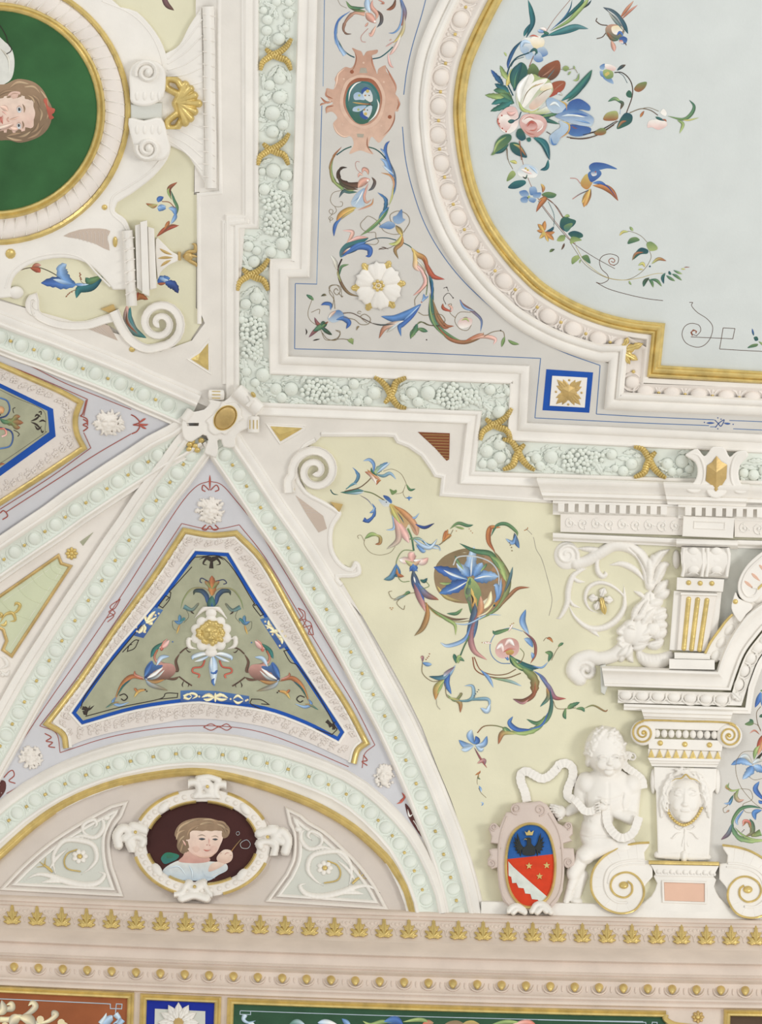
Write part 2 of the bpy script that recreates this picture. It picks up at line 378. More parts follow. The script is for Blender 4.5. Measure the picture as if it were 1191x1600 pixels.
# left spandrel (along the left cove)
Y1a = A([(-90, -90), (238, -90), (262, -60), (300, -12), (310, 0), (309, 60), (304, 240), (303, 304), (308, 304), (306, 480), (318, 500), (300, 528), (296, 540), (262, 545), (240, 548), (214, 538), (190, 520), (160, 503), (120, 512), (60, 500), (40, 480), (0, 467), (-90, 437)])
field('yellow_field', Y1a, 'yellow', 1.0)
FL1 = A([(302, -90), (306, 0), (304, 300), (312, 300), (310, 480), (320, 505), (300, 532), (250, 550), (195, 525), (100, 498), (0, 470), (-90, 440), (-90, 480), (0, 500), (180, 572), (345, 645), (360, 650), (384, 340), (384, -90)])
field('flange', FL1, 'band', 5.0, step=16)
EP = [(0, 1), (1, 6.5), (3, 7.5), (5, 6.6), (7, 5)]
sweep('flange_edge', A([(340, -90), (338.5, 75), (341, 297), (307, 301), (308, 506)]), EP, 'white', ceiling)
trim(A([(382, -90), (384, 345), (352, 349), (353, 600)]), [(-6, 5), (-4, 7.5), (-1, 8), (0, 9.5), (3, 9), (6, 6)], 'white')
# --- ribs of the corner vault
R1 = A([(-60, 505), (0, 527), (33, 540), (73, 554), (110, 569), (149, 584), (188, 600), (224, 617), (262, 633), (300, 650)])
R2 = A([(305, 678), (280, 695), (247, 712), (217, 732), (184, 753), (151, 775), (118, 797), (87, 820), (54, 842), (23, 863), (-10, 886), (-60, 922)])
R3 = A([(318, 684), (297, 712), (277, 740), (255, 768), (234, 797), (213, 829), (191, 860), (170, 892), (149, 923), (128, 954), (107, 986), (87, 1017), (67, 1048), (48, 1080), (29, 1114), (10, 1149), (-9, 1183), (-40, 1240)])
R4 = A([(334, 682), (352, 711), (374, 743), (396, 777), (418, 810), (440, 841), (461, 872), (481, 904), (500, 936), (520, 969), (539, 1002), (557, 1036), (574, 1069), (592, 1102), (610, 1136), (626, 1170), (642, 1206), (658, 1243), (673, 1281), (687, 1317), (699, 1353), (709, 1389), (717, 1425), (720, 1437)])
R5 = A([(-60, 1352), (-28, 1318), (0, 1293), (27, 1270), (55, 1250), (86, 1232), (117, 1217), (151, 1204), (186, 1193), (222, 1185), (257, 1179), (293, 1176), (330, 1177), (366, 1181), (401, 1188), (434, 1196), (467, 1207), (499, 1219), (528, 1232), (555, 1249), (580, 1270), (603, 1293), (624, 1318), (641, 1346), (655, 1375), (666, 1405), (671, 1431)])
web1 = np.vstack([R4[:-1], [(600, 1440), (600, 1380)], R5[::-1][3:], [(-60, 1240)], R3[::-1][1:]])
field('lilac_field', np.vstack([A([(326, 690)]), R4[1:20], R5[::-1][3:], A([(-60, 1300), (-60, 1270)]), R3[::-1][:-1]]), 'lilac', 1.0)
field('lilac_field', np.vstack([R1, R2]), 'lilac', 1.0)
field('pale_field', np.vstack([R2[1:], A([(-60, 1200)]), R3[::-1][1:-1]]), 'pinkwhite', 1.0)
GB = [(-14.5, 8), (-13, 6), (-7, 4.2), (0, 3.6), (7, 4.2), (13, 6), (14.5, 8)]
def ribmould(path, out, inn, s=1):
    trim(path, GB, 'green')
    o = [(14.5, 8), (15.5, 11), (19, 12.5), (22, 11), (23, 8.5)]
    if out > 30: o += [(27, 9.5), (31, 10), (34, 9), (35, 5.5), (out - 2, 5), (out, 1)]
    elif out > 24: o += [(out - 2, 6), (out, 1)]
    i = [(-14.5, 8), (-15.5, 10.5), (-18, 11.5), (-20.5, 9.5), (-21, 6)]
    if inn > 24: i += [(-25, 7.5), (-inn + 2, 5.5), (-inn, 1)]
    else: i += [(-inn, 1)]
    trim(path, [(a * s, b) for a, b in o], 'white'); trim(path, [(a * s, b) for a, b in i], 'white')
ribmould(R1, 42, 26); ribmould(R2, 31, 27, -1); ribmould(R3, 31, 27, -1); ribmould(R4, 40, 23)
trim(R5, [(a * 1.0, b + 5) for a, b in GB], 'green')
trim(R5, [(14.5, 13), (16, 16), (20, 18), (24, 16), (26, 12), (30, 10), (33, 1)], 'white')
trim(R5, [(-14.5, 13), (-16, 15.5), (-19, 15.5), (-22, 12), (-29, 9), (-34, 8), (-35, 1)], 'white')
GA = cr(A([(-60, 1388), (-30, 1362), (0, 1336), (50, 1291), (101, 1256), (164, 1229), (227, 1214), (300, 1206), (350, 1212), (401, 1225), (451, 1242), (501, 1263), (552, 1294), (600, 1337), (620, 1365), (635, 1393), (648, 1440)]), 3)
ga = trim(GA, [(7, 9), (6, 13), (3.5, 15), (1.5, 13.4), (0, 14), (-3, 12), (-5.5, 8), (-6.5, 1)], 'gold'); ga.name = 'gilded_arch_moulding'; del ga['kind']
tag(ga, 'gilded half-round moulding arching over the lunette with the child portrait', 'moulding')
# tympanum
tym = np.vstack([GA, A([(648, 1445), (-60, 1445)])])
fill('tympanum', tym, 1.2, 'rose', ceiling)
# --- cornice and the wall below it
def sl(x): return 0.0485 * x - 0.0000137 * x * x
XS = np.arange(-140, 1400, 35.0)
def hline(y, dy=0.0): return np.column_stack([XS, y + sl(XS) * (1 + dy)])
CPATH = hline(0)
def cornice(prof, m): return trim(CPATH, [(-(y), h) for y, h in prof], m, step=60)
cornice([(1396, 1), (1399, 15), (1401, 18), (1405, 17.5), (1406, 15.5), (1411, 17), (1412, 15), (1443, 15), (1445, 19), (1447, 20)], 'cornice')
cornice([(1447, 20), (1451, 24), (1458, 31), (1464, 36), (1468, 37), (1469.5, 34), (1471, 30), (1486, 27), (1488, 30), (1490, 31), (1492, 28), (1494, 30), (1496, 27)], 'cornice')
cornice([(1496, 27), (1500, 20), (1508, 15), (1518, 13), (1524, 15), (1525, 18), (1528, 18), (1530, 15), (1533, 16.5), (1537, 14), (1539, 9), (1620, 8.5)], 'cornice')
# plinth strip over the cornice, under the pilaster
trim(A([(752, 1421), (900, 1424), (1191, 1433), (1300, 1437)]), [(-10, 1), (-8, 10), (4, 12), (12, 12), (14, 1)], 'white')
# ------------------------------------------------------------------ egg and dart mouldings
EGN = A([(735, -8), (720, 30), (702, 77), (690, 121), (686, 166), (684, 211), (689, 255), (700, 299), (716, 340), (735, 378), (759, 408), (788, 439), (822, 467), (857, 494), (896, 514), (935, 530), (972, 541)])
EGN2 = A([(1009, 613), (1050, 616), (1092, 618), (1135, 621), (1176, 623), (1216, 626)])
def tang(c, i):
    a = c[max(0, i - 1)]; b = c[min(len(c) - 1, i + 1)]; d = b - a; return math.atan2(d[1], d[0])
def bead(x, y, r, par, h0=4, name='gold_bead', m='gold', hh=None): return dome(name, x, y, r, r, hh or r * .9, m, par, h0=h0, rings=3, seg=10)
def egg(par, x, y, a, rl, ra, m, h0=3, flip=1):
    dome('egg', x, y, rl, ra, rl * .55, m, par, h0=h0, rot=a, rings=4, seg=16)
    e = ell(0, 0, rl * 1.42, ra * 1.22, 15, math.radians(-60), math.radians(240), False); e[:, 1] *= flip
    c, s = math.cos(a), math.sin(a); e = np.column_stack([x + e[:, 0] * c - e[:, 1] * s, y + e[:, 0] * s + e[:, 1] * c])
    rib('egg_shell', e, rl * .33, 3.2, m, par, h0=h0 - 1.2, n=1)
def dart(par, x, y, a, ra, m, h0=3, gold=True, flip=1):
    c, s = math.cos(a), math.sin(a); R = lambda u, v: (x + u * c - v * s * flip, y + u * s + v * c * flip)
    P = [ribVF(A([R(-3.2, -ra * .95), R(-1, -ra * .55), R(-.6, 0), R(0, ra * .85)]), 2.6, 2.6, h0, kind='l', n=3), ribVF(A([R(3.2, -ra * .95), R(1, -ra * .55), R(.6, 0), R(0, ra * .85)]), 2.6, 2.6, h0, kind='l', n=3)]
    P += [domeVF(*R(-4, ra * .8), 2.6, 3.4, 2.4, h0, rings=2, seg=8), domeVF(*R(4, ra * .8), 2.6, 3.4, 2.4, h0, rings=2, seg=8), domeVF(*R(0, -ra * .75), 2.4, 3.2, 2.2, h0, rings=2, seg=8)]
    mk('dart', *join(*P), m, par, sharp=0)
    if gold: bead(*R(0, -.5), 2.9, par, h0 + 1.2)
def eggdart(label, C, m, rl, ra, h0=3, flip=1, gold=True, first=True):
    C = A(C); mid = len(C) // 2; t = thing('egg_and_dart_moulding', label, 'moulding', C[mid][0], C[mid][1], 'egg and dart enrichments')
    for i in range(len(C)):
        x, y = C[i]; a = tang(C, i); egg(t, x, y, a, rl, ra, m, h0, flip)
        if i + 1 < len(C): q = (C[i] + C[i + 1]) / 2; dart(t, q[0], q[1], math.atan2(*(C[i + 1] - C[i])[::-1]), ra, m, h0, gold, flip)
    return t
t = eggdart('rosy egg and dart row curving round the gilded edge of the sky panel', EGN, 'eggpink', 13.5, 13, 3.5)
eggdart('rosy egg and dart row running straight below the gilded edge of the sky panel', EGN2, 'eggpink', 13.5, 12, 3.5)
bead(985, 617, 3.2, t); bead(990, 581, 3, t); egg(t, 987, 597, PI / 2, 10, 12, 'eggpink', 3.5)
eggdart('pale green egg and dart rib from the boss to the left edge, uppermost of the ribs', R1[:-1], 'green', 9.5, 11, 4)
eggdart('pale green egg and dart rib below the lilac panel at the left edge', R2[1:-1], 'green', 9.5, 11, 4, -1)
eggdart('pale green egg and dart rib on the left side of the winged creature panel', R3[1:-1], 'green', 9.5, 11.5, 4, -1)
eggdart('pale green egg and dart rib descending beside the yellow spandrel to the cornice', R4[1:-1], 'green', 9.5, 11.5, 4)
eggdart('pale green egg and dart arch over the lunette with the child portrait', R5[1:-1], 'green', 10, 11, 9, -1)
# gilded oak leaf in the corner of the sky panel
def lobed(name, x, y, L, wd, a, m, par=None, h=5, h0=4, lobes=5, label=None):
    c, s = math.cos(a), math.sin(a); pts = []
    n = 41
    for i in range(n):
        t = i / (n - 1); f = math.sin(PI * min(1, t * .93 + .07)) ** .7; w = wd * f * (.62 + .38 * abs(math.cos(t * PI * lobes / 2 + .3)))
        pts.append((t * L, w))
    up = [(u, v) for u, v in pts]; dn = [(u, -v) for u, v in reversed(pts)]
    n = len(pts); V = []
    for u, v in pts:
        for k in (-1, -.6, -.12, 0, .12, .6, 1): V.append((x + u * c - v * k * s, y + u * s + v * k * c, h0 + h * {1: 0, .6: .95, .12: 1.0, 0: .7}[abs(k)] * math.sin(PI * min(1, u / L * .9 + .1)) ** .4))
    return mk(name, V, grid_faces(n, 7), m, par, sharp=0, label=label)
t = thing('oak_leaf_cluster', 'gilded oak leaf on the stepped corner of the egg and dart moulding', 'ornament', 990, 550)
for a_, L_, w_ in ((-1.15, 24, 6), (-.35, 36, 7), (.5, 29, 6.5), (1.0, 24, 6)): lobed('leaf', 972, 549, L_, w_, a_, 'gold', t, 6, 7)
# ------------------------------------------------------------------ garlands
def pleat(name, path, w, h, m, par=None, h0=4.0, pitch=3.2, amp=.28, kind='c', lens=False):
    p = cr(path, 8); d = np.r_[0, np.cumsum(np.hypot(*np.diff(p, axis=0).T))]; n = max(12, int(d[-1] / pitch * 4)); s = np.linspace(0, d[-1], n)
    q = np.column_stack([np.interp(s, d, p[:, 0]), np.interp(s, d, p[:, 1])]); nn = norms(q); nn /= np.linalg.norm(nn, axis=1, keepdims=True)
    ww = w / 2 * np.clip(np.sin(PI * np.linspace(0.04, .96, n)) ** .35, .3, 1) if lens else np.full(n, w / 2.)
    mod = 1 + amp * np.cos(2 * PI * s / pitch); V = np.zeros((n, 5, 3))
    if not lens: mod = 1 + amp * (np.abs(np.sin(PI * s / pitch)) * 2 - 1)
    for k, c in enumerate((-1, -.9, 0, .9, 1)):
        V[:, k, :2] = q + nn * (ww * c * (1 + .05 * np.cos(2 * PI * s / pitch)))[:, None]; V[:, k, 2] = h0 + h * ((0, .86, 1, .86, 0) if lens else (-.6, .9, .92, .9, -.6))[k] * mod
    return mk(name, V.reshape(-1, 3), grid_faces(n, 5), m, par, sharp=0 if lens else 40)
def bow(x, y, rot, label, f=1.0, m='gold'):
    t = thing('garland_ribbon', label, 'ribbon', x, y, 'gold ribbons crossed over the fruit garlands')
    for pts in ([(-25, 23), (-21, 10), (-9, 1), (5, -6), (16, -15), (24, -27)], [(-17, -11), (-8, -3), (4, 3), (16, 8), (23, 23)]):
        P = A(pts) * f; c, s = math.cos(rot), math.sin(rot); P = np.column_stack([x + P[:, 0] * c - P[:, 1] * s, y + P[:, 0] * s + P[:, 1] * c])
        pleat('ribbon_band', P, 11, 4, m, t, 5.5, 4.0, .42, lens=True)
BW = [(432, 87, 0, 'gold ribbon crossed over the vertical garland, topmost one'), (428, 235, 0, 'gold ribbon crossed over the vertical garland left of the lower dragon scroll'), (396, 431, 0, 'gold ribbon crossed over the vertical garland just below its step'),
      (612, 613, -PI / 2, 'gold ribbon crossed over the horizontal garland right of the boss'), (776, 665, 0, 'gold ribbon on the short vertical garland step'), (809, 711, PI / 2, 'gold ribbon at the corner where the garland turns right again'), (1014, 723, PI / 2, 'gold ribbon on the garland left of the gold hexagon cartouche')]
for b_ in BW: bow(*b_)
ng = random.Random(5)
def fruit(par, x, y, r, pear=None):
    if pear is not None:
        V, F = join(domeVF(x, y, r, r, r * .62, 3.2, rings=5, seg=16), domeVF(x + math.cos(pear) * r * .9, y + math.sin(pear) * r * .9, r * .75, r * .5, r * .5, 3.2, rot=pear, rings=4, seg=12)); mk('fruit', V, F, 'green', par, sharp=0)
    else: dome('fruit', x, y, r * 1.02, r, r * .66, 'green', par, h0=3.2, rot=ng.uniform(0, 3), rings=5, seg=18)
    if r > 7.5: a = ng.uniform(0, 6.3); dome('fruit_stalk', x + r * .35 * math.cos(a), y + r * .35 * math.sin(a), 1.6, 1.6, .9, 'green', par, h0=3.2 + r * .6, rings=2, seg=6)
def leafg(par, x, y, L, a, w=4.2, m='green'): lobed('leaf', x, y, L, w, a, m, par, 2.6, 3.0, 6)
def grapes(par, x, y, rx, ry, n=30, r=3.9):
    pts = []
    for _ in range(n * 14):
        if len(pts) >= n: break
        a = ng.uniform(0, 2 * PI); q = math.sqrt(ng.random()); p = (x + rx * q * math.cos(a), y + ry * q * math.sin(a))
        if all(math.hypot(p[0] - k[0], p[1] - k[1]) > r * 1.35 for k in pts): pts.append(p)
    for p in pts: dome('grape', p[0], p[1], r, r, r * .8, 'green', par, h0=3.6 + ng.uniform(0, 1.4), rings=3, seg=9)
def garland(label, X, Y, fr, gr, lv):
    t = thing('fruit_garland', label, 'garland', X, Y, 'stucco fruit garlands')
    for f in lv: leafg(t, *f[:2], f[2], math.radians(f[3]), *f[4:])
    for f in fr: fruit(t, *f)
    for g in gr: grapes(t, *g)
    # fine sprigs between the fruit
    P = []
    x0 = min(f[0] for f in fr) - 8; x1 = max(f[0] for f in fr) + 8; y0 = min(f[1] for f in fr) - 8; y1 = max(f[1] for f in fr) + 8
    for _ in range(int((x1 - x0) * (y1 - y0) / 130)):
        x, y = ng.uniform(x0, x1), ng.uniform(y0, y1); a = ng.uniform(0, 6.3); P.append(ribVF(A([(x, y), (x + 5 * math.cos(a), y + 5 * math.sin(a)), (x + 9 * math.cos(a + .5), y + 9 * math.sin(a + .5))]), 3.2, 1.8, 2.4, kind='l', n=3))
    mk('sprigs', *join(*P), 'green', t, sharp=0, kind='stuff')
garland('pale green fruit garland at the top edge above the topmost ribbon', 430, 40, [(451, 21, 8), (418, 31, 8), (417, 48, 8), (436, 61, 10), (446, 44, 6), (412, 16, 6), (432, 3, 7), (451, 4, 6)], [], [(432, 12, 22, 200), (430, 8, 20, 120), (436, 40, 18, 60), (420, 60, 18, 100), (445, 62, 14, 20), (410, 70, 14, -60), (447, 30, 14, 80), (432, 30, 16, -100)])
garland('pale green fruit garland between the two upper ribbons, pears and apples', 432, 160, [(437, 122, 10, -PI / 2), (421, 133, 8.5), (437, 152, 10.5), (426, 177, 12), (442, 195, 8.5), (426, 206, 10), (413, 155, 6)], [],
        [(434, 103, 26, 130), (436, 103, 24, 50), (440, 140, 18, 60), (425, 145, 24, 130), (440, 165, 20, 20), (446, 172, 22, 80), (412, 165, 18, 100), (440, 205, 20, 100), (416, 190, 16, 200), (450, 110, 20, 80), (412, 115, 26, 90, 3.5), (436, 222, 16, -30)])
garland('pale green fruit and grape garland left of the rose-breasted dragon scroll', 430, 320, [(427, 267, 11.5), (448, 274, 9.5), (413, 296, 9), (443, 290, 8.5), (388, 385, 8.5), (441, 381, 10.5), (401, 392, 7), (410, 268, 6), (397, 409, 9.5), (423, 394, 9)], [(428, 322, 17, 20, 22), (431, 352, 20, 17, 34)],
        [(426, 248, 22, 160), (446, 246, 18, 40), (425, 285, 20, 120), (430, 298, 24, 20), (446, 305, 18, 60), (448, 320, 14, 90), (400, 374, 26, 190), (410, 378, 28, 20), (445, 370, 16, 30), (378, 398, 24, 60), (415, 395, 20, 100), (450, 390, 16, 60), (378, 415, 22, 20), (420, 418, 14, 160)])
garland('pale green pear and grape garland beside the corner arabesque', 395, 520, [(401, 465, 10.5, -PI / 2), (384, 475, 8.5), (403, 487, 10.5), (385, 581, 7.5), (411, 586, 11), (378, 500, 6), (413, 473, 5), (399, 598, 7)], [(396, 520, 19, 25, 46), (394, 551, 15, 10, 16)],
        [(398, 448, 26, 140), (398, 448, 26, 50), (380, 485, 22, 110), (412, 480, 18, 60), (380, 560, 22, 80, 6), (384, 575, 20, 200), (405, 565, 24, 20), (415, 570, 24, 70), (380, 590, 24, 90), (400, 570, 20, -60), (400, 600, 24, 60), (415, 600, 26, 20)])
garland('pale green fruit and grape garland between the boss and the first ribbon to its right', 500, 612, [(431, 608, 9.5), (440, 621, 8.5), (455, 608, 11), (527, 624, 6), (553, 600, 8.5), (585, 614, 10.5), (575, 626, 7), (559, 628, 6.5), (540, 608, 6)], [(499, 611, 28, 18, 50), (534, 614, 12, 12, 9)],
        [(415, 612, 26, 20), (440, 595, 26, -20), (455, 622, 26, 20), (470, 600, 20, -60), (534, 618, 22, 50, 6), (545, 625, 18, 80), (560, 600, 22, -20), (575, 605, 24, 10), (560, 615, 22, 70), (470, 625, 22, 160), (420, 625, 24, 30), (590, 598, 18, -20)])
garland('pale green fruit and grape garland ending at the step beside the blue framed square', 710, 617, [(644, 614, 9.5), (669, 614, 11.5), (653, 628, 8.5), (736, 613, 5.5), (766, 609, 8.5), (781, 644, 11), (795, 612, 7), (797, 625, 5), (630, 622, 5)], [(708, 619, 26, 19, 46), (740, 620, 10, 12, 9)],
        [(625, 606, 26, -20), (660, 604, 26, -25), (665, 622, 26, 20), (745, 620, 20, 70, 6), (755, 630, 22, 40, 6), (750, 606, 18, -30), (770, 620, 24, -10), (788, 600, 18, 60), (775, 625, 24, 60), (765, 640, 20, 100), (790, 630, 24, 80), (625, 616, 18, 30)])
garland('pale green pear cluster below the ribbon of the short garland step', 775, 705, [(781, 694, 10, -PI / 2), (761, 705, 10), (781, 715, 10), (769, 725, 9), (755, 725, 7), (795, 722, 5)], [], [(776, 680, 26, 140), (776, 680, 26, 55), (760, 690, 22, 120), (755, 715, 18, 100), (790, 700, 22, 60), (770, 732, 18, 20)])
garland('pale green fruit and grape garland between the corner ribbon and the hexagon cartouche', 900, 720, [(838, 716, 8.5), (861, 714, 11), (844, 728, 8), (956, 710, 8.5), (987, 725, 9.5), (974, 736, 8.5), (961, 732, 6), (930, 722, 5.5), (824, 718, 5)], [(905, 720, 27, 17, 46), (936, 716, 9, 9, 6)],
        [(822, 712, 24, -15), (850, 708, 26, -20), (855, 725, 24, 20), (930, 722, 24, 60, 6), (945, 735, 20, -10), (940, 708, 18, -20), (965, 715, 24, 10), (975, 708, 20, -10), (880, 735, 18, 190), (820, 724, 20, 20), (990, 712, 14, 0)])
garland('pale green fruit garland just left of the gold hexagon cartouche', 1055, 728, [(1043, 725, 9.5), (1050, 737, 7.5), (1066, 721, 10.5), (1062, 737, 6), (1077, 733, 7)], [], [(1030, 722, 22, 0), (1060, 708, 24, -10), (1055, 740, 26, 5), (1030, 730, 20, 20), (1075, 715, 18, 60)])
garland('pale green fruit garland right of the gold hexagon cartouche', 1175, 735, [(1163, 739, 7.5), (1178, 742, 9), (1195, 735, 9), (1210, 745, 8)], [], [(1158, 728, 26, 10), (1170, 720, 24, 0), (1185, 728, 24, 30), (1185, 750, 20, 0), (1158, 745, 18, 60)])
# ------------------------------------------------------------------ boss where the garlands and ribs meet
def plateH(name, poly, holes, h, m, par, bev=1.5, h0=-1, step=12):
    V, F = plateVF(poly, h, bev, h0, step, holes); Ps = [(V, F)]
    for q in holes: Ps.append(sweepVF(q, [(0, h), (0, h0)], True, step))
    return mk(name, *join(*Ps), m, par)
B_ = lambda p: T(275, 590, A(p), 7.94)
t = thing('ceiling_boss', 'white strapwork boss with a gold oval where garlands and ribs meet', 'boss', 352, 653)
plateH('cartouche_plate', cr(B_([(400, 270), (418, 315), (350, 395), (210, 425), (120, 460), (75, 560), (80, 680), (110, 770), (200, 795), (335, 708), (400, 770), (350, 925), (420, 965), (500, 990), (525, 870), (515, 785), (562, 772), (592, 862), (735, 862), (735, 760), (800, 670), (895, 630), (960, 600), (980, 500), (1010, 470), (1090, 350), (960, 210), (800, 100), (690, 215), (600, 290), (500, 285)]), 2, True), [B_([(130, 562), (285, 562), (280, 600), (140, 600)]), B_([(815, 325), (900, 270), (905, 300), (850, 338)])], 16, 'white', t, 2.0, -1, 8)
plate('raised_plate', cr(B_([(580, 290), (620, 325), (730, 310), (800, 380), (810, 470), (835, 510), (760, 560), (680, 640), (610, 712), (560, 690), (480, 715), (410, 660), (405, 590), (375, 540), (450, 470), (530, 390)]), 3, True), 19, 'white', t, 2.0, 15, 8)
dome('gold_oval', 352.2, 653, 19.5, 14.5, 6.5, 'golddull', t, h0=19, rot=math.radians(-52), rings=6, seg=28, pw=.35)
sweep('oval_rim', ell(352.2, 653, 20.5, 15.5, 30, rot=math.radians(-52)), [(-1.2, 19), (0, 21), (1.2, 19)], 'gold', t, closed=True)
def roll(name, p, q, r, h0, m, par, hh=None, stripes=0):
    p, q = B_(p), B_(q); V, F = ribVF(A([p, q]), 2 * r, hh or r, h0, sec=(-1, -.85, -.5, 0, .5, .85, 1), n=6); V2, F2 = V.copy(), F
    o = mk(name, V, F, m, par, sharp=0); d = (q - p); nn = A([d[1], -d[0]]) / np.linalg.norm(d)
    [dome('roll_end', *e, 2.2, r, (hh or r) * .98, m, par, h0, rot=math.atan2(d[1], d[0]), rings=4, seg=12) for e in (p, q)]
    for k in range(stripes):
        u = (k - (stripes - 1) / 2) * r * .62; a = p + nn * u + d * .2; b = p + nn * u + d * .8; z = h0 + (hh or r) * math.sqrt(1 - (u / r) ** 2) + .1
        rib('gold_flute', A([a, b]), 1.6, .8, 'gold', par, z, n=2)
roll('scroll_roll', (415, 212), (585, 215), 8.2, 12, 'white', t, stripes=3); roll('scroll_roll', (752, 162), (1030, 405), 12.5, 14, 'white', t)
roll('scroll_roll', (963, 490), (963, 675), 9, 12, 'white', t, stripes=3); roll('scroll_roll', (110, 530), (190, 420), 8, 10, 'white', t)
plate('strap_tab', B_([(895, 228), (970, 285), (900, 372), (860, 345), (920, 290)]), 28, 'white', t, .8, 20, 5)
dome('gold_stud', *B_((960, 212)), 5.2, 3.4, 4, 'gold', t, h0=24, rot=.9)
for q in ((170, 830), (240, 850), (315, 780), (165, 890), (265, 900), (200, 790)): dome('gold_floret', *B_(q), 5, 4.4, 4, 'gold', t, h0=9, rings=3, seg=10)
# small gilded triangles in the flange by the boss
def pyr(name, pts, pk, h, m, label=None, cat='ornament', par=None, h0=5, rim=True, grp=None):
    P = A(pts); c = A(pk); V = np.vstack([np.column_stack([P, np.full(len(P), h0)]), [[c[0], c[1], h0 + h]]]); n = len(P)
    tt = thing(name, label, cat, c[0], c[1], grp) if par is None else par
    mk('gilded_facets', V, [(i, (i + 1) % n, n) for i in range(n)], m, tt, sharp=10)
    if rim: sweep('rim', P, [(-2.6, h0), (-1.4, h0 + 1.6), (0, h0 + .6), (1.4, h0 + 1.6), (2.6, h0)], 'white', tt, closed=True)
pyr('gilded_triangle', [(327, 532), (328, 582), (295, 561), (312, 550)], (310, 563), 6, 'gold', 'gold faceted triangle above the boss in the left spandrel flange')
pyr('gilded_triangle', [(419, 664), (475, 667), (474, 671), (438, 692)], (437, 679), 6, 'gold', 'gold faceted triangle right of the boss in the yellow spandrel flange')
o = fill('brown_triangle', cr(A([(653, 675), (703, 677), (702, 718), (698, 720), (680, 700)]), 1, True), 5.6, 'brown', None); tag(o, 'dark brown painted triangle on the flange under the horizontal garland', 'painted panel')
ln = [ribVF(A([(660 + k * 4.2 if k < 9 else 698, 679 + k * 4.6), (702, 680 + k * 4.6)]), .8, .3, 5.9, n=1) for k in range(9)]
mk('gold_hatching', *join(*[v for v in ln]), 'golddull', o)
def tri(label, pts, m, h=5.6, cat='painted panel', name='painted_triangle', hatch=None):
    o = fill(name, pts, h, m, None, step=12); tag(o, label, cat); P = A(pts)
    if hatch:
        L = []
        for k in range(1, hatch + 1):
            u = k / (hatch + 1); a = P[0] * (1 - u) + P[1] * u; b = P[0] * (1 - u) + P[-1] * u; L.append(ribVF(A([a, b]), .7, .3, h + .2, n=2))
        mk('hatching', *join(*L), 'rose' if m == 'taupe' else 'taupe', o)
    return o
tri('small gold triangle below the spiral scroll of the right spandrel flange', [(516, 784), (536, 788), (530, 801)], 'golddull', 6.2)
tri('mauve hatched wedge between the spiral scroll and the long rib', [(462, 774), (505, 806), (511, 826), (498, 832), (480, 805)], 'taupe', 5.6, hatch=6)
tri('mauve hatched wedge beside the lower left scroll above the uppermost rib', T(0, 330, [(475, 655), (560, 628), (615, 645), (665, 730)], 3.609), 'taupe', 5.6, hatch=6)
tri('gold wedge beside the lower left scroll', T(0, 330, [(568, 552), (640, 525), (655, 560), (672, 598)], 3.609), 'golddull', 5.6)
for x, y, l in ((455.5, 765, 'gold stud on the flange left of the right spiral scroll'), (206.5, 546, 'gold stud on the flange under the left spiral scroll')):
    o = dome('gold_stud', x, y, 4.8, 4.4, 3.6, 'gold', None, h0=5); tag(o, l, 'stud')
# spiral scrolls of the flanges
def scroll(label, cx, cy, r, turns, a0, w, m='white', sgn=1, tail=None, h=7, r1=5, cat='scroll', ky=1.0, pw=1.0, endw=.55, name='spiral_scroll', group=None, disc=None):
    p = spiral(cx, cy, r, turns, a0, r1, 20, sgn, ky, pw)
    if tail is not None: p = np.vstack([cr(np.vstack([A(tail), p[:1]]), 4)[:-1], p])
    nn = norms(p); nn /= np.linalg.norm(nn, axis=1, keepdims=True); n = len(p); ww = np.linspace(1, endw, n) * w / 2; sec = [(-1, 1), (-.94, h * .8), (-.8, h), (-.66, h * .78), (.66, h * .78), (.8, h), (.94, h * .8), (1, 1)]
    V = np.zeros((n, 8, 3))
    for k, (s, z) in enumerate(sec): V[:, k, :2] = p + nn * (ww * s)[:, None]; V[:, k, 2] = z
    o = mk(name, V.reshape(-1, 3), grid_faces(n, 8), m, None); tag(o, label, cat, group); return o
scroll('white spiral scroll in the upper left of the yellow spandrel right of the boss', 493, 736, 37, 1.85, math.radians(170), 17, tail=[(452, 770), (451, 752)], h=11, r1=3)
scroll('white spiral scroll at the bottom of the left spandrel above the ribs', 250, 505, 36, 1.9, math.radians(75), 17, sgn=-1, tail=[(178, 486), (190, 512), (206, 533), (230, 545)], h=11, r1=3)
scroll('white hooked scroll ending beside the yellow left spandrel above the uppermost rib', 60, 478, 16, .4, math.radians(250), 15, sgn=-1, tail=[(186, 494), (165, 499), (135, 508), (100, 508), (72, 500), (56, 488)][::1], h=8, r1=12, endw=.9)
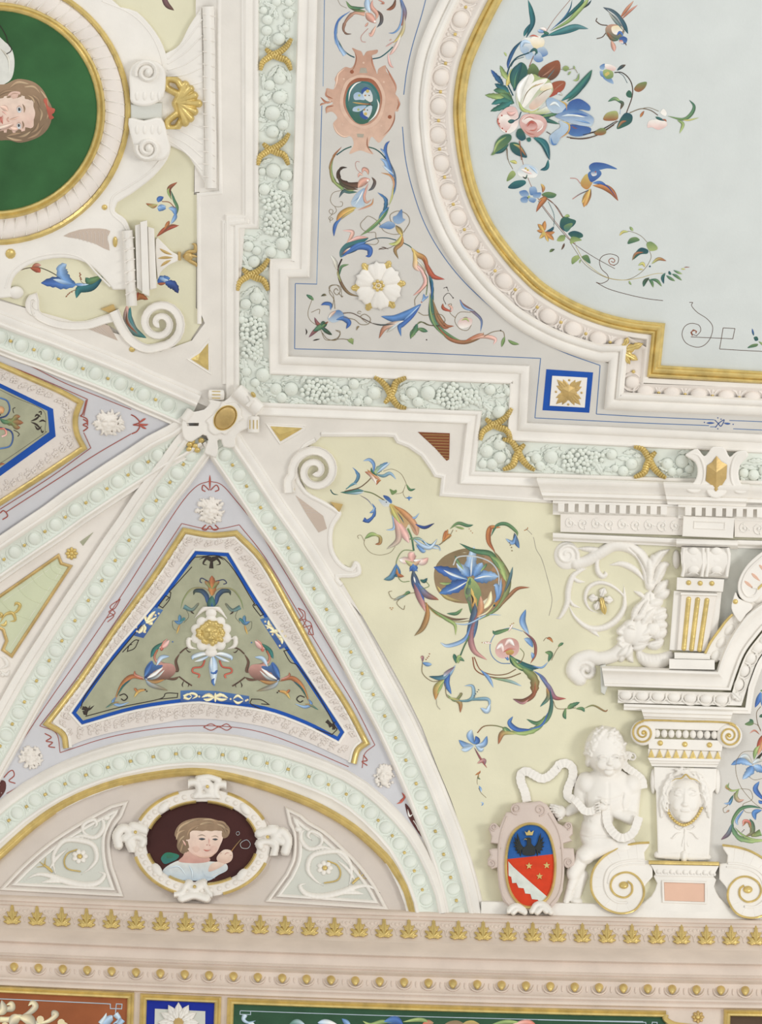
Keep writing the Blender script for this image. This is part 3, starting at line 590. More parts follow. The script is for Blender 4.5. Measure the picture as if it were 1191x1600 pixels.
# ------------------------------------------------------------------ architecture at the right: entablature, pilaster, arch
rk = lambda x: (x - 1070) * .035                             # the cornices run slightly downhill in the view
def hpath(x0, x1, y, sl_=.034): return A([(x0, y), (x1, y + (x1 - x0) * sl_)])
def ret(x0, x1, y, sl_=.034, up=3): return A([(x0 + 1, y - up), (x0, y), (x1, y + (x1 - x0) * sl_)])
def cplate(name, poly, h, m, par, bev=2.0, h0=-1, step=18, **k): return plate(name, poly, h, m, par, bev, h0, step, **k)
def moulded(name, x0, x1, y0, prof, m, par, slope=.03, ins=None):
    """horizontal moulding; prof = (dy, h); ends raked in by ins(dy)"""
    n = max(2, int((x1 - x0) / 16)); V = []
    for i in range(-1, n + 2):
        for dy, h in prof:
            q = ins(dy) if ins else 0
            if i == -1: x, hh = x0 + q, -1
            elif i == n + 1: x, hh = x1 - q * (1 if x1 < 1190 else 0), -1
            else: x, hh = (x0 + q) + (x1 - x0 - q * (2 if x1 < 1190 else 1)) * i / n, h
            V.append((x, y0 + dy + (x - x0) * slope, hh))
    return mk(name, V, grid_faces(n + 3, len(prof)), m, par, sharp=30)
fill('inner_field', A([(1075, 846), (1300, 856), (1300, 960), (1200, 900), (1150, 958), (1104, 1020), (1075, 1020)]), 1.6, 'bluegrey', ceiling)
fill('inner_field', A([(1085, 1105), (1166, 1108), (1174, 1075), (1190, 1040), (1240, 985), (1300, 960), (1300, 1440), (1085, 1440)]), 1.6, 'cream', ceiling)
en = thing('entablature', 'white entablature with dentils and carved frieze right of the yellow spandrel', 'entablature', 1020, 800)
crown = [(0, 5), (2, 20), (5, 24), (9, 24), (12, 22), (17, 17), (23, 15), (24, 19), (29, 20), (31, 14), (33, 12), (36, 12)]
moulded('crown_moulding', 839, 1056, 745, crown, 'white', en, .03, lambda d: max(0, (d - 5) * .35)); moulded('crown_moulding', 1158, 1300, 755.6, crown, 'white', en, .03)
crb = [(0, 5), (2, 28), (5, 32), (9, 32), (12, 30), (17, 25), (23, 23), (24, 27), (29, 28), (31, 22), (33, 20), (37, 20)]
moulded('crown_moulding', 1037, 1172, 751, crb, 'white', en, .03, lambda d: max(0, (d - 5) * .2))
moulded('dentil_bed', 864, 1064, 782, [(0, 12), (1, 16), (4, 16), (5, 8), (19, 7), (20, 9), (22, 9)], 'white', en, .03); moulded('dentil_bed', 1060, 1300, 788, [(0, 20), (1, 24), (4, 24), (5, 13), (19, 12), (20, 13), (22, 13)], 'white', en, .03)
for k in range(22):
    x = 872 + 16.05 * k + (0 if k < 12 else 6)
    if x > 1205: break
    y = 786 + (x - 864) * .028; z = 17 if x < 1050 else 25
    if 1046 < x < 1062: continue
    cplate('dentil', A([(x, y), (x + 10.5, y + .3), (x + 10, y + 14), (x - .3, y + 13.7)]), z, 'white', en, 1.2, 3, 12)
def frz(x0, x1, y, z): moulded('frieze_board', x0, x1, y, [(0, z), (28, z - 1)], 'pinkwhite', en, .028)
frz(876, 1068, 803, 10); frz(1148, 1300, 811, 12)
P = []
for k in range(9):
    for x0, x1, y0, z in ((880, 1064, 817, 10),) + (((1152, 1240, 825, 12),) if k < 3 else ()):
        x = x0 + 12 + k * (20.5 if x1 < 1100 else 22); y = y0 + (x - x0) * .028; s = 1 if k % 2 else -1
        P += [ribVF(spiral(x, y, 9, 1.2, PI / 2 * s, 2, 12, s), 2.2, 2.0, z - .8, n=1, kind='c'), domeVF(x, y, 2.6, 2.6, 2, z, rings=2, seg=7)]
        for j in range(3): a = j * 2.1 + k; P.append(ribVF(A([(x + 4 * math.cos(a), y + 4 * math.sin(a)), (x + 11 * math.cos(a + .4), y + 10 * math.sin(a + .4))]), 3.2, 1.8, z - .8, kind='l', n=3))
mk('carved_scrolls', *join(*P), 'white', en, sharp=0, kind='stuff')
cplate('frieze_block', A([(1068, 806), (1148, 809), (1146, 841), (1066, 838)]), 18, 'white', en, 1.5); sweep('block_rim', A([(1085, 814), (1134, 816), (1133, 828), (1084, 826)]), [(-2, 18), (-.6, 19.6), (.4, 18.2), (1.6, 16), (2, 18)], 'white', en, closed=True)
ast = [(0, 6), (1, 12), (4, 14), (7, 13.5), (9, 11), (10, 7), (13, 6)]
moulded('astragal', 864, 1068, 832, ast, 'white', en, .045); moulded('astragal', 1148, 1300, 843, ast, 'white', en, .03)
moulded('astragal', 1057, 1153, 841, [(0, 10), (1, 18), (4, 22), (8, 22), (11, 18), (12, 11), (14, 6)], 'white', en, .03)
# hexagon cartouche over the entablature
H_ = lambda p: T(891, 400, A(p))
ct = thing('cartouche', 'white strapwork cartouche with a gold faceted hexagon on the garland', 'cartouche', 1120, 737)
plate('cartouche_plate', cr(H_([(740, 1215), (790, 1195), (830, 1240), (860, 1215), (880, 1185), (920, 1180), (960, 1190), (990, 1245), (1030, 1215), (1085, 1205), (1105, 1240), (1060, 1290), (1045, 1350), (1060, 1410), (1105, 1440), (1080, 1475), (1030, 1470), (985, 1440), (960, 1480), (905, 1505), (860, 1485), (835, 1440), (790, 1470), (740, 1465), (715, 1435), (770, 1400), (790, 1340), (775, 1280), (715, 1240)]), 3, True), 30, 'white', ct, 2.5, -1, 8)
for pts in ([(735, 1225), (800, 1240), (835, 1330), (815, 1420), (740, 1450)], [(1085, 1225), (1030, 1240), (1000, 1330), (1015, 1420), (1085, 1455)]): rib('strap_edge', H_(pts), 5, 2.5, 'white', ct, 29.5, kind='l')
hexp = H_([(910, 1240), (940, 1275), (975, 1295), (970, 1380), (945, 1420), (905, 1462), (870, 1415), (842, 1395), (850, 1300), (880, 1280)])
pyr('hexagon', hexp, H_((908, 1342)), 8, 'golddull', None, par=ct, h0=31, rim=False)
# console capital
ps = thing('pilaster', 'white pilaster with three gold flutes and a console under the entablature', 'pilaster', 1090, 960)
moulded('console_body', 1066, 1140, 854, [(0, 14), (2, 22), (10, 27), (25, 28), (38, 24), (45, 17), (48, 8)], 'white', ps, .03, lambda d: -3 + abs(d - 15) * .16)
for x in (1069, 1099, 1106, 1137): rib('console_strap', A([(x, 856), (x + (1103 - x) * -.06, 872), (x + (1103 - x) * .0, 886), (x - (1103 - x) * .02 - 2, 901)]), 5.5, 3.5, 'white', ps, 25, kind='c')
for x in (1085, 1121):
    P = []
    for k in range(3): y = 862 + k * 14; P += [domeVF(x - 1, y, 9, 7, 3.5, 25, rings=3, seg=12), ribVF(A([(x - 10, y + 8), (x - 2, y + 4), (x + 8, y + 8)]), 3, 2.5, 25, kind='l')]
    mk('carved_leaves', *join(*P), 'white', ps, sharp=0, kind='stuff')
dome('console_side', 1057, 874, 6, 15, 10, 'white', ps, h0=2)
cplate('bead_plate', A([(1058, 902), (1132, 905), (1130, 925), (1057, 922)]), 24, 'white', ps, 1.5)
for x, y in ((1076.5, 910.5), (1094.5, 911.3), (1112.8, 911.6)): bead(x, y, 4.2, ps, 23.6, 'gold_bead')
cplate('shaft', A([(1053, 923), (1128, 925), (1121, 1000), (1113, 1020), (1046, 1016)]), 14, 'white', ps, 1.8)
cplate('shaft_panel', A([(1065, 926), (1120, 928), (1105, 1018), (1058, 1016)]), 19, 'pinkwhite', ps, 1.5)
moulded('shaft_collar', 1064, 1121, 925, [(0, 16), (1, 22), (4, 22.5), (5, 19)], 'white', ps, .03)
for a, b in (((1076.5, 936), (1069, 1013)), ((1090.5, 937), (1081, 1014)), ((1105, 938), (1093.5, 1015))):
    rib('gold_flute', A([a, b]), 8.4, 3.0, 'gold', ps, 18.4, n=8)
    for e in (a, b): dome('flute_end', e[0], e[1], 4.2, 4.2, 3, 'gold', ps, h0=18.4, rings=3, seg=12)
moulded('pilaster_base', 1054, 1110, 1019, [(0, 16), (1, 22), (7, 22), (9, 24), (10, 24)], 'white', ps, .02); moulded('pilaster_base', 1046, 1117, 1029, [(0, 20), (1, 26), (10, 28), (14, 28), (16, 28)], 'white', ps, .02)
# lower cornice turning up into the arch
ar = thing('arch_moulding', 'white cornice over the ionic capital that sweeps up into an arch', 'moulding', 1060, 1070)
LB = np.vstack([A([(945, 1073), (1139, 1078)]), cr(A([(1143, 1060), (1156, 1025), (1175, 998), (1200, 975), (1250, 945)]), 4)])
LB = np.vstack([[(945, 1073)], [(1138, 1079)], LB[2:]])
LBn = A([(945, 1072.5), (1142, 1079)]); ARC = cr(A([(1142, 1079), (1151, 1052), (1163, 1022), (1180, 998), (1202, 974), (1250, 940)]), 4)
LBP = np.vstack([LBn[:1], ARC])
pr = [(36, 4), (34, 22), (31, 30), (27, 31), (24, 28), (22, 25), (17, 22), (10, 20), (3, 19), (2, 23), (-2, 23), (-3, 17)]
LL = np.vstack([dens(A([(945, 1072.5), (1142, 1079)]), 12), ARC[1:]]); UA = cr(A([(1119, 1046), (1127, 1022), (1138, 998), (1153, 974), (1172, 953), (1226, 916)]), 4)
UU = np.vstack([A([(940 + (1119 - 940) * k / (len(LL) - len(ARC)), 1040 + 6 * k / (len(LL) - len(ARC))) for k in range(len(LL) - len(ARC) + 1)]), UA[1:]])
Vb = np.zeros((len(LL), len(pr), 3))
for k, (o_, z_) in enumerate(pr):
    t_ = (o_ + 3) / 39.0; Vb[:, k, :2] = LL * (1 - t_) + UU[:len(LL)] * t_; Vb[:, k, 2] = z_
mk('cyma_band', Vb.reshape(-1, 3), grid_faces(len(LL), len(pr)), 'white', ar)
plate('return_end', A([(938, 1040), (946, 1038), (952, 1050), (950, 1072), (945, 1086), (939, 1082)]), 14, 'bluegrey', ar, 2.5)  # left end face of the white cornice, its shade put into the blue-grey colour
sweep('egg_leaf_bed', np.vstack([[(966, 1078)], offs(LBP, -3)[1:]]), [(0, 17), (-4, 13), (-12, 11), (-20, 13), (-21, 3)], 'white', ar, step=14)
lc = A([(978, 1086), (1004, 1087), (1029, 1088), (1054, 1089), (1079, 1091), (1104, 1092), (1128, 1093)]); la = A([(1154, 1070), (1163, 1048), (1173, 1029), (1184, 1012), (1196, 999)])
for C_, a0 in ((lc, 0), (la, 1)):
    for i, (x, y) in enumerate(C_):
        a = tang(C_, i); dome('egg', x, y, 10, 8, 6, 'white', ar, h0=12, rot=a, rings=4, seg=14)
        e = ell(0, 0, 12, 10.5, 9, math.radians(15), math.radians(165), False); c, s = math.cos(a), math.sin(a)
        rib('egg_shell', np.column_stack([x + e[:, 0] * c - e[:, 1] * s, y + e[:, 0] * s + e[:, 1] * c]), 2.6, 2.6, 'white', ar, 12.5, n=1)
        dome('dart', x + 12.4 * c, y + 12.4 * s, 2.0, 7, 4.5, 'white', ar, h0=12, rot=a, rings=3, seg=8)
lobed('corner_leaf', 1144, 1082, 19, 7, .75, 'white', ar, 6, 13)
sweep('fillet', np.vstack([[(975, 1101)], [(1166, 1107)], offs(LBP, -26)[3:]]), [(2, 4), (1, 16), (-3, 16), (-4, 13), (-8, 13), (-9, 2)], 'white', ar, step=16)
# capital of the herm
cp = thing('ionic_capital', 'white ionic capital with gold-edged volutes above the carved face', 'capital', 1072, 1145)
moulded('architrave', 1002, 1146, 1107, [(0, 8), (1, 22), (6, 22), (7, 18), (12, 18), (13, 15), (18, 14)], 'white', cp, .03, lambda d: d * .3)
plate('abacus', A([(1004, 1126), (1144, 1129), (1142, 1142), (1120, 1142), (1022, 1139), (1004, 1140)]), 17, 'white', cp, 2)
rib('gold_rim', A([(1000, 1130), (1008, 1125.5), (1040, 1125.8), (1072, 1127), (1110, 1127.6), (1140, 1129.5), (1150, 1134)]), 3, 2.4, 'gold', cp, 17.6, kind='c')
for cx, cy, sg, a0 in ((1005.5, 1145, -1, -PI / 2), (1140, 1149.5, 1, -PI / 2)):
    dome('volute', cx, cy, 20, 20, 9, 'white', cp, h0=12, rings=6, seg=28, pw=.25)
    rib('gold_spiral', spiral(cx, cy, 18, 2.1, a0, 2, 22, sg), 3, 2.6, 'gold', cp, 20.2, n=1)
    bead(cx, cy, 3.4, cp, 20, 'gold_eye')
for k in range(9): x = 1027 + k * 11.2; dome('echinus_egg', x, 1146 + k * .3, 5.2, 6.6, 5, 'white', cp, h0=13, rings=3, seg=10)
cplate('bead_plate', A([(1013, 1154), (1131, 1157), (1128, 1174), (1014, 1170)]), 17, 'white', cp, 1.5)
for x, y in ((1032, 1161), (1070.5, 1163), (1109, 1164)): bead(x, y, 4.6, cp, 16.4)
plate('triangle_board', A([(1013, 1170), (1127, 1174), (1126, 1186), (1013, 1183)]), 13, 'white', cp, 1)
for k in range(9): x = 1018 + k * 13; y = 1170.5 + k * .35; plate('gold_triangle', A([(x, y), (x + 5.4, y + 13.4), (x - 5.4, y + 13)]), 15.5, 'gold', cp, 1, 12, 12)
moulded('neck', 1012, 1127, 1183, [(0, 10), (1, 19), (5, 19), (6, 16), (9, 15), (10, 11), (14, 10)], 'white', cp, .02, lambda d: d * .5)
# the herm
hm = thing('herm', 'white herm pilaster carved with a woman face under the ionic capital', 'herm', 1070, 1265)
cplate('herm_body', A([(1022, 1198), (1120, 1201), (1119, 1232), (1114, 1238), (1108, 1343), (1028, 1341), (1025, 1236), (1022, 1230)]), 12, 'white', hm, 2.5)
s = HF(1024, 1196, 1120, 1344, 1.0)
s.dome(1071, 1243, 32, 42, 8, 8, k=3); s.dome(1071, 1249, 25, 38, 19, 8, k=2)
for sx in (-1, 1):
    for k in range(5): s.path([(1071 + sx * 3, 1207 - k * .6), (1071 + sx * (17 + k * 2.4), 1209 + k * 2), (1071 + sx * (27 + k * 2.6), 1224 + k * 6), (1071 + sx * (29 + k * 2.2), 1248 + k * 5), (1071 + sx * (25 + k * 3), 1262 + k * 6)], 3.2, 4.5, 'l', b=12)
    s.dome(1071 + sx * 10.5, 1241, 7, 3.2, 3, 24, k=1.5); s.dome(1071 + sx * 12, 1258, 8, 9, 6, 19, k=4)
    s.path([(1071 + sx * 4, 1236), (1071 + sx * 10, 1233), (1071 + sx * 17, 1237)], 1.8, 2.2, 'l', k=1.5, b=24.5)
    s.cut([(1071 + sx * 5, 1242), (1071 + sx * 10.5, 1238.5), (1071 + sx * 16, 1242)], 1.1, 1.6); s.cut([(1071 + sx * 6, 1245), (1071 + sx * 10.5, 1246), (1071 + sx * 15, 1244)], 1, 1.2)
hg = random.Random(21)
for _ in range(90):
    a_ = hg.uniform(-PI * 1.12, PI * .12); q_ = hg.uniform(.98, 1.3); hx, hy = 1071 + 27 * q_ * math.cos(a_), 1250 + 38 * q_ * math.sin(a_); tt_ = a_ + PI / 2 + hg.uniform(-.5, .5)
    s.path([(hx - 6 * math.cos(tt_), hy - 6 * math.sin(tt_)), (hx + 2 * math.cos(a_), hy + 2 * math.sin(a_)), (hx + 6 * math.cos(tt_), hy + 6 * math.sin(tt_))], 2.0, 2.6, 'l', .3, 15 + hg.uniform(0, 2.5))
s.path([(1071, 1232), (1071, 1244), (1071, 1256)], 4, 5, 'r', k=2, b=24); s.dome(1071, 1257, 5.5, 4, 5, 26, k=2)
s.dome(1071, 1266, 8, 3, 3.4, 24.5, k=1); s.cut([(1063, 1266), (1071, 1265.3), (1079, 1266)], .9, 2.0); s.dome(1071, 1278, 10, 7, 4, 20, k=4)
for sx in (-1, 1):
    s.path([(1071, 1291), (1071 + sx * 8, 1287), (1071 + sx * 16, 1291), (1071 + sx * 8, 1296), (1071, 1292)], 2.2, 3, 'c', b=11); s.path([(1071, 1300), (1071 + sx * 12, 1302), (1071 + sx * 20, 1310), (1071 + sx * 24, 1306)], 2.4, 3.5, 'l', b=11)
    s.path([(1071 + sx * 2, 1300), (1071 + sx * 4, 1318), (1071 + sx * 6, 1326)], 2, 2.6, 'l', b=11)
s.path([(1071, 1292), (1071, 1328)], 2, 3, 'c', b=11)
s.smooth(1); s.H = np.where(s.H > 9, s.H, -3); V, F = s.VF(lowest=9); mk('carved_face', V, F, 'white', hm, sharp=0)
dd = cr(A([(1048, 1222), (1056, 1217), (1065, 1216), (1072, 1210), (1079, 1216.5), (1087, 1218), (1095, 1224)]), 4); rib('gold_diadem', dd, 2.6, 2.4, 'gold', hm, 25.5, kind='l', n=1)
nk = cr(A([(1042, 1261), (1048, 1275), (1058, 1285), (1069, 1289), (1080, 1285), (1090, 1275), (1097, 1263)]), 3)
for q in dens(nk, 3.6): bead(q[0], q[1], 2.7, hm, 16, 'gold_necklace_bead')
s = HF(1022, 1326, 1114, 1348, 1.0); s.cap((1028, 1336), (1060, 1337), 6, 8, k=2, b=6); s.cap((1078, 1338), (1106, 1340), 8, 5, k=2, b=6); s.dome(1069, 1338, 6, 10, 10, 8); s.build('baluster', 'white', hm)
for x in (1021, 1121): dome('ear_scroll', x, 1221, 5, 20, 8, 'white', hm, h0=3)
# base between the big volutes
bs = thing('pedestal', 'white pedestal with a gold top edge and salmon panel under the herm', 'pedestal', 1070, 1385)
plate('pedestal_body', cr(A([(1026, 1362), (1113, 1366), (1116, 1385), (1124, 1402), (1140, 1418), (1140, 1428), (1000, 1424), (1000, 1414), (1018, 1400), (1027, 1380)]), 2, True), 12, 'white', bs, 2)
moulded('leaf_moulding', 1017, 1124, 1350, [(0, 10), (1, 20), (5, 19), (14, 15), (18, 14), (19, 10)], 'white', bs, .02, lambda d: d * .5)
P = [];
for k in range(9): x = 1029 + k * 10.4; y = 1360 + k * .3; P += [domeVF(x, y, 4, 5, 2.5, 16, rings=2, seg=8), domeVF(x + 5, y + 4, 2, 3, 2, 14, rings=2, seg=6)]
mk('carved_leaves', *join(*P), 'white', bs, sharp=0, kind='stuff')
moulded('gold_bar', 1014, 1124, 1344, [(0, 12), (1, 22), (3, 23), (6, 22), (7, 14)], 'gold', bs, .02)
plate('salmon_panel', A([(1038, 1379), (1101, 1381), (1101, 1409), (1039, 1407)]), 13, 'pinkbox', bs, .8, 5); sweep('panel_rim', A([(1036, 1377), (1103, 1379), (1103, 1411), (1037, 1409)]), [(-2, 12), (-1, 14.5), (1, 14.5), (2, 12)], 'white', bs, closed=True)
def bigvolute(mir, label):
    f = (lambda p: A(p)) if not mir else (lambda p: np.column_stack([2144 - A(p)[:, 0], A(p)[:, 1] + (2144 - 2 * A(p)[:, 0]) * .035]))
    Q = lambda p: f(T(840, 1120, A(p), 5.0)); v = thing('pedestal_volute', label, 'volute', *Q([(640, 1300)])[0])
    out = Q([(875, 982), (760, 990), (640, 1020), (520, 1090), (440, 1190), (418, 1300), (440, 1400), (520, 1490), (640, 1535), (760, 1510), (830, 1410), (835, 1330), (900, 1250), (900, 1130), (840, 1120), (835, 1060), (870, 1010)])
    plate('volute_body', cr(out[:13], 3).tolist() + out[13:].tolist(), 17, 'white', v, 2.5)
    sp = Q([(875, 982), (760, 990), (640, 1020), (520, 1090), (440, 1190), (418, 1300), (440, 1400), (520, 1490), (640, 1535), (760, 1510), (828, 1410), (822, 1310), (760, 1235), (680, 1215), (600, 1250), (572, 1320), (605, 1385), (680, 1412), (735, 1375), (738, 1315), (705, 1285)])
    rib('gold_edge', sp, 3.6, 3, 'gold', v, 16.6, kind='c', n=6); dome('gold_eye', *Q([(675, 1315)])[0], 7.5, 6, 5, 'gold', v, h0=17, rings=4)
    inn = Q([(830, 1120), (740, 1120), (620, 1145), (550, 1200), (525, 1300), (550, 1390), (620, 1445), (700, 1450)]); rib('inner_bead', inn, 4.5, 3, 'white', v, 16.4, n=6)
    rib('inner_fillet', Q([(840, 1150), (740, 1150), (640, 1170), (575, 1220), (550, 1300)]), 3, 2.2, 'white', v, 16.6)
    for a, b in (((775, 1000), (785, 1110)), ((700, 1015), (720, 1120)), ((620, 1040), (660, 1130)), ((545, 1090), (600, 1165)), ((480, 1170), (560, 1215)), ((445, 1250), (535, 1270)), ((440, 1330), (530, 1330)), ((465, 1410), (545, 1380)), ((530, 1475), (585, 1420)), ((620, 1515), (630, 1455)), ((720, 1510), (690, 1455)), ((790, 1440), (740, 1420))):
        rib('rib_line', Q([a, b]), 1.6, 1.0, 'white', v, 16.4, n=2)
bigvolute(False, 'white gold-edged spiral volute between the seated cherub and the pedestal'); bigvolute(True, 'white gold-edged spiral volute right of the pedestal at the right edge')
# inner arch with gold fillet, shells and the fluted scroll at the right edge
ia = thing('inner_arch', 'gold-edged inner arch with carved shells rising right of the fluted pilaster', 'moulding', 1150, 980)
GI = cr(A([(1102, 1021), (1111, 1003), (1124, 985), (1135, 970), (1145, 960)]), 3); rib('gold_fillet', GI, 4.2, 3, 'gold', ia, 22, n=1)
band = np.vstack([GI, cr(A([(1145, 960), (1165, 935), (1196, 912), (1250, 880)]), 3)[1:]])
sweep('shell_bed', band, [(0, 23), (-3, 20), (-10, 17), (-22, 18), (-26, 22), (-30, 24), (-33, 20), (-34, 15)], 'white', ia, step=12)
for x, y, a in ((1119, 1025, -1.0), (1127, 1004, -.9), (1140, 984, -.8), (1154, 966, -.7), (1170, 950, -.6), (1187, 936, -.55)): dome('shell', x, y, 11, 8.5, 6, 'white', ia, h0=15, rot=a, rings=4, seg=14)
fs = thing('fluted_scroll', 'white scroll bracket with pink flutes at the right edge under the entablature', 'scroll', 1170, 910)
plate('scroll_plate', cr(A([(1215, 850), (1191, 862), (1170, 880), (1158, 898), (1153, 915), (1156, 932), (1168, 941), (1180, 940), (1190, 930), (1196, 915), (1215, 900)]), 3, True), 30, 'white', fs, 2)
plate('link_plate', cr(A([(1146, 935), (1143, 950), (1150, 965), (1158, 972), (1166, 960), (1176, 950), (1172, 942), (1155, 935), (1150, 925)]), 3, True), 27, 'white', fs, 1.5)
bead(1149.5, 940, 4.4, fs, 26, 'gold_bead'); rib('edge_line', A([(1196, 866), (1172, 888), (1162, 905), (1160, 920), (1168, 932), (1180, 930), (1184, 920), (1176, 918)]), 3.4, 2.6, 'white', fs, 29.5)
for x, y, a in ((1170, 914, .7), (1181, 902, .75), (1193, 889, .8)): lobed('pink_flute', x - 6, y - 6, 18, 3.4, a, 'pinkbox', fs, 1.4, 29.6, 1)
rib('gold_fillet', A([(1184, 921), (1191, 914), (1200, 908)]), 3.4, 2.4, 'gold', fs, 30)
# acanthus grotesque left of the pilaster
Q2 = lambda p: T(860, 830, A(p), 5.671)
q2 = lambda *a: tuple(Q2([a])[0])
s = HF(862, 842, 1058, 1072, 1.0)
def sp(pts, r, h, kind='l', b=0, k=1.0): s.path(Q2(pts), r, h, kind, k, b)
s.dome(*q2(145, 215), 20, 22, 6, 1); s.path(spiral(*q2(150, 210), 17, 1.5, .3, 4, 14, -1), 3.6, 8, 'c', 0, 1, 1)
sp([(230, 290), (330, 260), (450, 190), (560, 130), (690, 140), (800, 210), (860, 330), (890, 480)], 9, 10, 'c'); sp([(240, 150), (350, 160), (480, 160)], 5, 7, 'l')
sp([(480, 170), (420, 260), (420, 350), (460, 400), (495, 380), (480, 355)], 4.5, 8, 'l'); sp([(520, 300), (640, 290), (760, 350), (840, 450)], 5.5, 7, 'l'); sp([(330, 330), (270, 350), (200, 400), (160, 520), (150, 640), (90, 760), (50, 770)], 5, 7, 'l')
sp([(160, 650), (220, 760), (330, 850), (450, 860), (570, 800), (650, 690), (660, 580), (650, 470)], 5.4, 8, 'l'); sp([(430, 725), (350, 690), (310, 600), (340, 500), (430, 455), (540, 480), (640, 560), (665, 640)], 3.6, 6.5, 'l')
sp([(200, 400), (240, 440), (310, 450)], 3.5, 5, 'l'); sp([(180, 600), (200, 650), (270, 680)], 3, 5, 'l'); sp([(280, 830), (370, 880), (440, 940)], 4, 5, 'l'); sp([(740, 530), (800, 560), (840, 600)], 4, 6, 'l')
for p in ([(880, 470), (900, 330), (960, 220), (1060, 160)], [(900, 520), (960, 400), (1000, 310), (1060, 290)], [(920, 560), (980, 500), (1050, 430)], [(930, 600), (1000, 560), (1060, 520)], [(900, 300), (930, 260), (900, 210)], [(880, 500), (890, 380), (880, 280), (850, 250)], [(840, 650), (930, 640), (1000, 620)], [(860, 740), (960, 720), (1030, 690)], [(870, 780), (970, 760), (1040, 740)], [(880, 830), (980, 830), (1040, 830)], [(890, 940), (980, 910), (1030, 870)], [(850, 1000), (930, 1010), (1010, 960)]): sp(p, 8, 13, 'l')
s.dome(*q2(860, 700), 14, 30, 9, 2, .2, 3); s.dome(*q2(790, 900), 17, 24, 13, 3, .1, 3); s.dome(*q2(700, 900), 15, 18, 15, 3, 0, 3); s.dome(*q2(700, 830), 10, 8, 12, 4, -.5, 2)
for p in ([(720, 800), (760, 700), (840, 600)], [(760, 820), (820, 720), (880, 600)], [(790, 860), (860, 760), (930, 680)], [(740, 780), (790, 760), (850, 740)], [(780, 940), (850, 900), (900, 850)], [(760, 980), (830, 960), (900, 930)], [(720, 1040), (790, 1030), (860, 1000)], [(690, 1010), (650, 1070), (590, 1110)], [(720, 1010), (700, 1070), (660, 1120)]): sp(p, 5.5, 9, 'l', 8)
sp([(650, 850), (610, 890), (640, 905)], 4.5, 12, 'c', 3, 2); sp([(640, 940), (610, 955), (640, 975), (615, 995), (640, 1020)], 4, 11, 'c', 3, 2); sp([(690, 860), (720, 850), (750, 870)], 3, 3, 'l', 17); s.dome(*q2(910, 870), 10, 10, 5, 11)
sp([(660, 1020), (560, 1100), (430, 1130), (340, 1110), (240, 1150), (200, 1240), (260, 1310)], 11, 11, 'c'); s.path(spiral(*q2(320, 1240), 17, 1.6, PI * .6, 3, 14, 1), 4.5, 9, 'c', 0, 1, 1)
sp([(760, 1040), (830, 1130), (940, 1160), (1040, 1120), (1070, 1060)], 13, 13, 'l', 0, 2); sp([(700, 1040), (640, 1110), (620, 1160)], 6, 10, 'l'); sp([(720, 1040), (700, 1110), (735, 1165)], 6, 10, 'l'); sp([(720, 1000), (780, 960), (850, 1000)], 9, 12, 'l', 2)
for p in ([(900, 470), (930, 330), (1000, 200)], [(910, 540), (980, 400), (1040, 310)], [(860, 460), (840, 330), (770, 210)], [(930, 760), (1020, 710)], [(900, 1000), (990, 980)], [(700, 150), (790, 240), (850, 360)], [(880, 640), (880, 560)]): s.cut(Q2(p), 1.2, 3)
for k in range(8): s.cut(Q2([(790 + k * 34, 1080 + 4 * k), (800 + k * 34, 1150 - 3 * abs(k - 3))]), .8, 1.0)
s.smooth(1); t = thing('acanthus_relief', 'white stucco acanthus scroll with a profile mask left of the fluted pilaster', 'relief', 950, 960); s.build('scrollwork', 'white', t)
for x, y, a in ((370, 590, 3.5), (470, 530, -1.6), (545, 610, .3), (410, 680, 2.4)): lobed('petal', *(A(q2(445, 600)) * .7 + A(q2(x, y)) * .3), 15, 6.5, math.atan2(y - 600, x - 445), 'white', t, 5, 3, 3)
lobed('gold_bud', *q2(452, 590), 27, 6, 1.35, 'gold', t, 6, 6, 2)
# ------------------------------------------------------------------ heraldic shield
Z5 = lambda p: T(760, 1180, A(p), 6.157)
sh = thing('shield', 'mauve stucco cartouche with a blue and red oval coat of arms and black eagle', 'shield', 832, 1345)
sil = Z5([(250, 470), (300, 455), (430, 452), (520, 440), (585, 475), (640, 560), (690, 655), (740, 680), (770, 643), (820, 650), (832, 700), (832, 760), (800, 790), (828, 825), (745, 850), (722, 890), (840, 895), (852, 990), (845, 1060), (790, 1085), (752, 1070), (745, 1180), (735, 1300), (690, 1400), (625, 1470), (560, 1500), (260, 1495), (160, 1400), (120, 1270), (105, 1085), (55, 1092), (12, 1055), (12, 1000), (40, 960), (22, 910), (60, 895), (130, 895), (120, 857), (40, 845), (50, 780), (20, 710), (45, 660), (95, 655), (125, 690), (165, 600), (190, 550), (255, 540)])
plate('shield_body', sil, 22, 'shield', sh, 4, -1, 7)
for cx, cy, r, sg in ((290, 515, 9, 1), (515, 525, 9.5, -1), (75, 690, 6, 1), (785, 680, 6, -1), (50, 1040, 7.5, -1), (795, 1030, 8, 1)): c_ = Z5([(cx, cy)])[0]; rib('shield_curl', spiral(*c_, r, 1.5, PI / 2, 1.5, 14, sg), 3.4, 3.5, 'shield', sh, 20.5, n=1)
rib('shield_edge', Z5([(600, 560), (690, 720), (730, 900), (735, 1150), (700, 1330), (620, 1440)]), 5, 4, 'shield', sh, 19.5); rib('shield_edge', Z5([(200, 590), (140, 760), (120, 960), (130, 1200), (170, 1360), (250, 1460)]), 5, 4, 'shield', sh, 19.5)
ov = cr(Z5([(420, 660), (520, 680), (600, 760), (645, 900), (662, 1050), (645, 1240), (590, 1370), (500, 1440), (410, 1462), (320, 1430), (240, 1330), (200, 1200), (190, 1050), (205, 890), (250, 760), (330, 685)]), 4, True)
